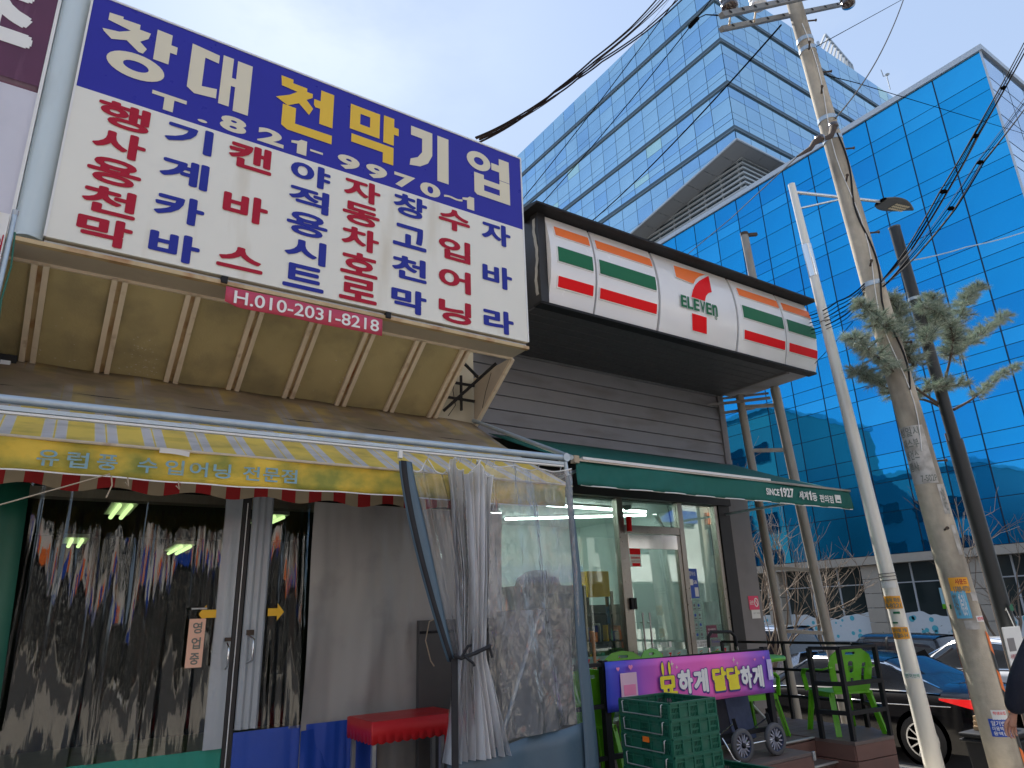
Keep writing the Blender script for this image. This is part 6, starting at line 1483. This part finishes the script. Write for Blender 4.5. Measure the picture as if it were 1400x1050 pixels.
# ================================================================== PINE
pt = thing('pine_tree', 'grey green pine branches spreading behind and round the dark post', 'tree', (DB.x + .08, 4.3, -.6))
def bez(P, n=14):
    P = [Vector(p) for p in P]; o = []
    for i in range(len(P) - 1):
        p0 = P[max(i - 1, 0)]; p1, p2 = P[i], P[i + 1]; p3 = P[min(i + 2, len(P) - 1)]
        for j in range(n): t = j / n; o.append(.5 * ((2 * p1) + (p2 - p0) * t + (2 * p0 - 5 * p1 + 4 * p2 - p3) * t * t + (3 * p1 - p0 - 3 * p2 + p3) * t ** 3))
    o.append(P[-1]); return o
q = MB(); tp_ = [DB + dD * s + Vector((.10, .10, 0)) for s in (-1.4, 0, 1, 2.2, 3.2)]; q.tube(tp_, [.07, .06, .05, .045, .04], bark_dark, 12); q.build('trunk', pt)
brs = [[(1300, 562, 4.22), (1265, 540, 4.1), (1222, 508, 4.0), (1190, 480, 3.9), (1166, 462, 3.85)],
       [(1302, 565, 4.22), (1268, 548, 4.35), (1235, 542, 4.4), (1195, 520, 4.45), (1172, 508, 4.5)],
       [(1292, 520, 4.2), (1300, 485, 4.1), (1302, 455, 4.0), (1285, 430, 3.95), (1262, 418, 3.9)],
       [(1300, 485, 4.12), (1325, 470, 4.2), (1350, 450, 4.3), (1375, 432, 4.4)],
       [(1300, 480, 4.12), (1310, 440, 4.0), (1322, 410, 3.95), (1338, 394, 3.9)],
       [(1304, 560, 4.2), (1330, 545, 4.15), (1360, 520, 4.1), (1392, 500, 4.05)],
       [(1250, 500, 4.0), (1225, 460, 3.95), (1200, 440, 3.9), (1178, 415, 3.85)],
       [(1240, 495, 4.0), (1235, 450, 4.0), (1228, 425, 4.0), (1215, 408, 4.0)],
       [(1262, 535, 4.2), (1290, 528, 4.0), (1315, 526, 3.95)],
       [(1265, 470, 4.05), (1280, 440, 4.0), (1275, 405, 4.0)]]
crown = MB(); tips = []
bq = MB()
for bi, b in enumerate(brs):
    P = bez([onY(*p_) for p_ in b], 8); n = len(P); bq.tube(P, [max(.006, .022 * (1 - i / n)) for i in range(n)], bark_dark, 6)
    for i in range(n):
        f_ = i / n
        if f_ < .34 and bi in (0, 1, 2, 5): continue
        for _ in range(7 if bi not in (5, 8) else 4):
            d = Vector((R_.uniform(-1, 1), R_.uniform(-1, 1), R_.uniform(-.25, .7))).normalized(); ln = R_.uniform(.04, .20 if bi not in (5,) else .09) * (1.1 - .4 * f_)
            e = P[i] + d * ln; bq.tube([P[i], P[i].lerp(e, .6) + Vector((0, 0, -.01)), e], .004, bark_dark, 4, cap=False); tips.append((P[i], e, d))
bq.build('branch', pt)
for a, e, d in tips:
    for _ in range(55):
        t = R_.uniform(.45, 1.05); p0 = a.lerp(e, t); dd_ = (d * .9 + Vector((R_.gauss(0, .55), R_.gauss(0, .55), R_.gauss(0, .55)))).normalized(); L_ = R_.uniform(.06, .115)
        s = dd_.cross(Vector((R_.random(), R_.random(), R_.random()))).normalized() * .0023
        p1 = p0 + dd_ * L_ + Vector((0, 0, -.006)); crown.add([p0 - s, p0 + s, p1], [(0, 1, 2)], needle2 if R_.random() < .45 else needle)
crown.build('crown', pt)

# ================================================================== BARE TREES
def bare_tree(lab, base, h, seed, spread=.5, name='bare_tree', r0=.05, stems=4, mm=bark, maxd=4):
    rr = random.Random(seed); t = thing(name, lab, 'tree', base); tr_ = MB(); tw_ = MB()
    def grow(p, d, L_, r, k):
        n = 4; P = [p]; dd = d.copy()
        for i in range(n):
            dd = (dd + Vector((rr.gauss(0, .12), rr.gauss(0, .12), rr.gauss(.04, .08)))).normalized(); P.append(P[-1] + dd * (L_ / n))
        (tr_ if k < 2 else tw_).tube(P, [r * (1 - .35 * i / n) for i in range(n + 1)], mm, 6 if k < 3 else 4, cap=False)
        if k >= maxd: return
        for i in range(rr.choice([2, 3, 3] if k < 3 else [2, 2, 3])):
            v = (dd + Vector((rr.gauss(0, spread), rr.gauss(0, spread), rr.gauss(.1, .3)))).normalized(); grow(P[rr.choice([2, 3, 4])], v, L_ * rr.uniform(.55, .85), r * .58, k + 1)
    for s in range(stems):
        a = s * 2 * PI / stems + rr.random(); grow(Vector(base), Vector((math.cos(a) * .32, math.sin(a) * .32, 1)).normalized(), h * rr.uniform(.32, .45), r0, 0)
    tr_.build('trunk', t); tw_.build('crown', t)
bare_tree('leafless multi-stemmed tree behind the pipe ladder right of the store', (15.6, 12.2, -.6), 5.2, 4, r0=.04, stems=6)
bare_tree('leafless shrub like tree in front of the ground floor of the blue building', (27, 18.0, -.6), 5.2, 9, r0=.06, stems=3)
bare_tree('leafless tree at far right behind the dark post reflected near the blue building', (29.5, 12.2, -.6), 6.0, 12, r0=.055, stems=3)
bare_tree('slim bare sapling rising just right of the grey store pillar', (13.5, 11.6, -.6), 6.5, 21, spread=.3, r0=.03, stems=4)

# ================================================================== CARS
def make_car(lab, paint, x0, y0, L_=4.9, W=1.86, H=1.46, z0=-.6, cat='car', name='parked_car', glass=carglass, suv=False, tail=True):
    """car lying along +Y: rear at y0, near side at x0"""
    t = thing(name, lab, cat, (x0 + W / 2, y0 + L_ / 2, z0)); cx = x0 + W / 2
    if suv: prof = [(0, .62, .98), (.02, .95, 1.04), (.30, .93, 1.05), (.62, .92, 1.02), (.76, .88, .98), (.95, .82, .84), (1, .6, .62)]
    else: prof = [(0, .55, .80), (.02, .90, .98), (.10, .96, 1.03), (.22, .97, 1.02), (.45, .95, .98), (.66, .93, .96), (.80, .86, .90), (.95, .74, .74), (1, .55, .55)]
    def ip(s, k):
        for a, b in zip(prof, prof[1:]):
            if s <= b[0]: f_ = (s - a[0]) / (b[0] - a[0]); f_ = f_ * f_ * (3 - 2 * f_) if k == 2 and False else f_; return a[k] + (b[k] - a[k]) * f_
        return prof[-1][k]
    ns = 40
    def body(u, v):
        s = u; zb = ip(s, 1); zd = ip(s, 2); endt = min(1, s / .05, (1 - s) / .09); endt = max(0, endt) ** .5; hw = W / 2 * (.80 + .20 * endt)
        sect = [(-1, .20), (-1.0, .34), (-1.0, .55), (-.985, .72), (-.95, zb - .04), (-.86, zb + .01), (-.5, zd + .02), (0, zd + .035), (.5, zd + .02), (.86, zb + .01), (.95, zb - .04), (.985, .72), (1, .55), (1, .34), (1, .20)]
        k = v * (len(sect) - 1); i = min(int(k), len(sect) - 2); f_ = k - i; a, b = sect[i], sect[i + 1]
        zc = a[1] + (b[1] - a[1]) * f_; xc = a[0] + (b[0] - a[0]) * f_
        yb_ = (s - .5) * L_
        if s < .06: yb_ += .10 * (1 - s / .06) * abs(zc - .55) 
        return (cx + xc * hw, y0 + L_ / 2 + yb_, z0 + zc)
    q = MB(); q.grid(body, ns, 28, paint)
    q.build('body', t)
    # greenhouse
    if suv: gs = [(.015, 1.00), (.06, H - .04), (.30, H), (.55, H), (.72, .98)]
    else: gs = [(.13, 1.0), (.30, H - .06), (.42, H), (.55, H - .01), (.76, .95)]
    def gh(u, v, e=0.0):
        s = gs[0][0] + (gs[-1][0] - gs[0][0]) * u
        for a, b in zip(gs, gs[1:]):
            if s <= b[0] + 1e-9: f_ = (s - a[0]) / (b[0] - a[0]); break
        zr = a[1] + (b[1] - a[1]) * f_; zl = max(.9, ip(s, 1) - .01); hh = max(.001, (zr - zl) / (H - .95)); hw = W / 2
        sect = [(-.93, 0), (-.90, .12), (-.80, .72), (-.74, .9), (-.55, .985), (0, 1.02), (.55, .985), (.74, .9), (.80, .72), (.90, .12), (.93, 0)]
        k = v * 10; i = min(int(k), 9); ff = k - i; p_, q_ = sect[i], sect[i + 1]; xc = p_[0] + (q_[0] - p_[0]) * ff; hc = p_[1] + (q_[1] - p_[1]) * ff
        return (cx + xc * hw * (1 + e), y0 + s * L_, z0 + zl + hc * (zr - zl) + e * .5)
    q = MB(); q.grid(gh, 36, 20, glass); q.build('window', t)
    s_ = gs[1][0], gs[-2][0]; ua, ub = [(x - gs[0][0]) / (gs[-1][0] - gs[0][0]) for x in s_]
    q = MB(); q.grid(lambda u, v: gh(ua + (ub - ua) * u, .30 + .40 * v, .006), 20, 10, paint); q.build('roof', t)
    q = MB()
    for sd in (0, 1):
        for a0, a1, w in ((0, ua, .035), (1, ub, .03), (.50, .50, .02)):
            q.grid(lambda u, v, a0=a0, a1=a1, w=w, sd=sd: gh(min(1, max(0, a0 + (a1 - a0) * v + (u - .5) * w)), (.02 + .30 * v) if sd == 0 else 1 - (.02 + .30 * v), .008), 2, 8, paint if a0 != .5 else black_metal)
        q.grid(lambda u, v, sd=sd: gh(.02 + .96 * u, (.27 + .04 * v) if sd == 0 else 1 - (.27 + .04 * v), .009), 24, 1, paint if suv else chrome)
        q.grid(lambda u, v, sd=sd: gh(.0 + 1.0 * u, (.0 + .03 * v) if sd == 0 else 1 - (.03 * v), .010), 24, 1, chrome)
    q.build('pillar', t)
    for yy in (y0 + L_ * .195, y0 + L_ * .79):
        for x, sg_ in ((x0 + .11, -1), (x0 + W - .11, 1)):
            c = (x, yy, z0 + .335)
            q = MB(); q.lathe((x0 + (-.004 if sg_ < 0 else W + .004), yy, z0 + .35), [(.385, 0), (.0, 0)], rubber, 26, axis='x'); q.build('wheel_arch', t)
            q = MB(); q.lathe(c, [(.22, -.115), (.32, -.118), (.335, -.09), (.335, .09), (.32, .118), (.22, .115)], rubber, 28, axis='x'); wh = q.build('wheel', t)
            q = MB(); xs2 = x + sg_ * .122
            q.lathe((xs2, yy, z0 + .335), [(.235, -.01), (.235, .012), (.215, .012), (.215, -.01)], wheel_m, 28, axis='x'); q.lathe((xs2, yy, z0 + .335), [(.05, -.01), (.05, .008), (0, .012)], wheel_m, 12, axis='x')
            for k in range(10): a = k * 2 * PI / 10; q.bar((xs2, yy + .04 * math.cos(a), z0 + .335 + .04 * math.sin(a)), (xs2, yy + .225 * math.cos(a + .08), z0 + .335 + .225 * math.sin(a + .08)), .02, .026, wheel_m, up=(1, 0, 0))
            q.build('rim', wh)
    if tail:
        for sg_ in (-1, 1):
            q = MB()
            def tl(u, v, sg_=sg_):   # wraps the rear corner, tapering forwards
                s = -.002 + .13 * max(0, u - .45) / .55; xx = (1.006 if u > .45 else .55 + .456 * u / .45); endt = max(0, min(1, max(s, 0) / .05)) ** .5; hw = W / 2 * (.80 + .20 * endt); zt = .93 - .02 * u; hb = .17 * (1 - .85 * max(0, u - .45) / .55)
                return (cx + sg_ * (hw * xx + .01), y0 - .012 + max(s, 0) * L_, z0 + zt - hb * (1 - v))
            q.grid(tl, 18, 3, tail_red); q.build('tail_light', t)
            q = MB(); q.grid(lambda u, v, sg_=sg_: (tl(u, 1, sg_)[0] + sg_ * .003, tl(u, 1, sg_)[1], tl(u, 1, sg_)[2] + .012 * v), 18, 1, chrome); q.build('chrome_strip', t)
        q = MB(); q.tube([(x0 - .002 + .02, y0 + .10 * L_, z0 + .80), (x0 - .004, y0 + .3 * L_, z0 + .78), (x0 - .004, y0 + .75 * L_, z0 + .76)], .007, chrome, 6); q.build('side_chrome', t)
        for fy in (.38, .60): q = MB(); q.tube([(x0 - .018, y0 + fy * L_ - .1, z0 + .80), (x0 - .03, y0 + fy * L_, z0 + .805), (x0 - .018, y0 + fy * L_ + .1, z0 + .80)], .012, chrome, 6); q.build('door_handle', t)
        q = MB(); q.add([(cx, y0 + .27 * L_, z0 + H - .02), (cx, y0 + .235 * L_, z0 + H + .05), (cx, y0 + .225 * L_, z0 + H - .055)], [(0, 1, 2)], black_metal); q.build('roof_antenna', t, thick=.02)
    return t
make_car('black sedan with red tail light parked beside the street lamp, nearest of the cars', bluecar, 11.05, 5.05, 4.95, 1.87, 1.46, glass=carglass2)
make_car('white sedan parked beyond the black sedan at the right edge', whitecar, 15.4, 4.9, 4.8, 1.83, 1.50, tail=False)
make_car('pale silver blue off-road car parked behind the green table', silvercar, 17.0, 12.4, 4.6, 1.9, 1.72, suv=True, tail=False)
make_car('dark car parked next to the silver blue off-road car, mostly hidden', bluecar, 16.9, 8.4, 3.6, 1.8, 1.50, suv=True, tail=False)

# bin and boxes by the pole
bn_ = thing('waste_bin', 'large black plastic bin with flat lid between the lamp pole and utility pole', 'bin', (9.6, 4.6, -.6))
bx0 = Vector(onY(1284, 1005, 4.55)); bx1 = Vector(onY(1362, 1010, 4.2))
q = MB(); xa, xb = 9.35, 10.05; ya, yb_ = 4.15, 4.62; zb, zt = -.62, .12
q.add([(xa + .05, ya + .04, zb), (xb - .05, ya + .04, zb), (xb - .05, yb_ - .04, zb), (xa + .05, yb_ - .04, zb), (xa, ya, zt), (xb, ya, zt), (xb, yb_, zt), (xa, yb_, zt)], [(0, 3, 2, 1), (0, 1, 5, 4), (1, 2, 6, 5), (2, 3, 7, 6), (3, 0, 4, 7)], bin_black); q.build('body', bn_, bevel=.02)
q = MB(); q.box((xa - .03, ya - .03, zt), (xb + .03, yb_ + .03, zt + .045), bin_black); q.box((xa - .035, ya - .035, zt - .05), (xb + .035, yb_ + .035, zt - .02), bin_black); q.build('lid', bn_, bevel=.015)
for k in range(3):
    o = MB().box((9.56 + .02 * k, 4.3 + .02 * k, .166 + k * .052), (9.92 + .01 * k, 4.58, .214 + k * .052), card).build('cardboard_box', bevel=.004); tag(o, ['lowest flattened cardboard box on the black bin lid', 'middle flattened cardboard box on the black bin lid', 'uppermost flattened cardboard box on the black bin lid'][k], 'box', 'flattened boxes on the black bin')

# ================================================================== PERSON AT THE RIGHT EDGE
pr = thing('person', 'person in dark navy padded coat at the right edge, one bare hand showing', 'person', (6.35, 2.35, 0))
HND = Vector(onD(1379, 1004, 4.8)); ELB = Vector(onD(1396, 930, 4.75)); SHO = Vector(onD(1436, 845, 4.8))
def skinned(name, verts, edges, rad, m_, par, sub=2):
    me = bpy.data.meshes.new(name); me.from_pydata([tuple(Vector(v) - par.location) for v in verts], edges, []); o = bpy.data.objects.new(name, me); COL.objects.link(o); o.parent = par
    md = o.modifiers.new('skin', 'SKIN'); md.use_smooth_shade = True
    for i, r in enumerate(rad): me.skin_vertices[0].data[i].radius = (r, r)
    me.skin_vertices[0].data[0].use_root = True
    s_ = o.modifiers.new('sub', 'SUBSURF'); s_.levels = sub; s_.render_levels = sub; me.materials.append(m_); return o
rt_ = Vector((.80, -.60, 0)); fw_ = Vector((-.6, -.8, 0))       # body's own axes: shoulder line to picture right
C0 = SHO + rt_ * .19
pel = Vector((C0.x, C0.y, .92)); 
body_v = [pel, pel + Vector((0, 0, .22)), Vector((C0.x, C0.y, 1.32)), Vector((C0.x, C0.y, 1.47)), Vector((C0.x, C0.y, 1.56)), Vector((C0.x, C0.y, 1.68)),
          pel - rt_ * .10, pel - rt_ * .11 + Vector((0, 0, -.42)), pel - rt_ * .11 + fw_ * -.06 + Vector((0, 0, -.84)), pel - rt_ * .11 + fw_ * .12 + Vector((0, 0, -.88)),
          pel + rt_ * .10, pel + rt_ * .11 + fw_ * .12 + Vector((0, 0, -.42)), pel + rt_ * .11 + fw_ * .10 + Vector((0, 0, -.84)), pel + rt_ * .11 + fw_ * .26 + Vector((0, 0, -.88))]
skinned('body', body_v, [(0, 1), (1, 2), (2, 3), (3, 4), (4, 5), (0, 6), (6, 7), (7, 8), (8, 9), (0, 10), (10, 11), (11, 12), (12, 13)], [.16, .17, .18, .09, .07, .10, .10, .075, .05, .045, .10, .075, .05, .045], skin, pr)
skinned('coat', [Vector((C0.x, C0.y, 1.10)), Vector((C0.x, C0.y, .85)), Vector((C0.x, C0.y, 1.34)), SHO + rt_ * .06 + Vector((0, 0, -.02)), SHO, ELB, ELB.lerp(HND, .62), C0 + rt_ * .19, C0 + rt_ * .26 + Vector((0, 0, -.3)), C0 + rt_ * .22 + Vector((0, 0, -.52))],
        [(0, 1), (0, 2), (2, 3), (3, 4), (4, 5), (5, 6), (2, 7), (7, 8), (8, 9)], [.21, .23, .19, .11, .095, .085, .066, .10, .08, .06], navy, pr)
skinned('trousers', [pel, pel - rt_ * .10, pel - rt_ * .11 + Vector((0, 0, -.42)), pel - rt_ * .11 - fw_ * .06 + Vector((0, 0, -.80)), pel + rt_ * .10, pel + rt_ * .11 + fw_ * .12 + Vector((0, 0, -.42)), pel + rt_ * .11 + fw_ * .10 + Vector((0, 0, -.80))],
        [(0, 1), (1, 2), (2, 3), (0, 4), (4, 5), (5, 6)], [.18, .13, .095, .075, .13, .095, .075], bin_black, pr)
WR = ELB.lerp(HND, .62); hd = (HND - WR).normalized(); pside = Vector((.55, -.45, .1)).normalized(); pside = (pside - hd * pside.dot(hd)).normalized(); pn_ = hd.cross(pside)
pal = WR + hd * .06
hv = [WR, pal, pal + hd * .045]; he = [(0, 1), (1, 2)]; hr = [.026, .030, .028]
skinned('hand', [WR - hd * .05, WR + hd * .01, pal, pal + hd * .035], [(0, 1), (1, 2), (2, 3)], [.024, .024, .033, .030], skin, pr)
for k, (off, ln) in enumerate(((-.030, .070), (-.010, .080), (.010, .076), (.029, .060))):
    b0 = pal + hd * .03 + pside * off; d1 = (hd + pn_ * .25 + pside * off * 3).normalized(); d2 = (hd + pn_ * .9).normalized()
    skinned('finger', [b0 - hd * .02, b0 + d1 * ln * .45, b0 + d1 * ln * .45 + d2 * ln * .35, b0 + d1 * ln * .45 + (d2 + pn_ * .5).normalized() * ln * .62], [(0, 1), (1, 2), (2, 3)], [.0095, .009, .008, .007], skin, pr)
b0 = pal - pside * .03; skinned('thumb', [b0 - hd * .025 + pside * .01, b0 - pside * .018 + hd * .01 + pn_ * .012, b0 - pside * .02 + hd * .045 + pn_ * .02], [(0, 1), (1, 2)], [.012, .010, .008], skin, pr)
skinned('hair', [Vector((C0.x, C0.y, 1.70)), Vector((C0.x, C0.y, 1.74)) - fw_ * .03], [(0, 1)], [.105, .10], bin_black, pr)
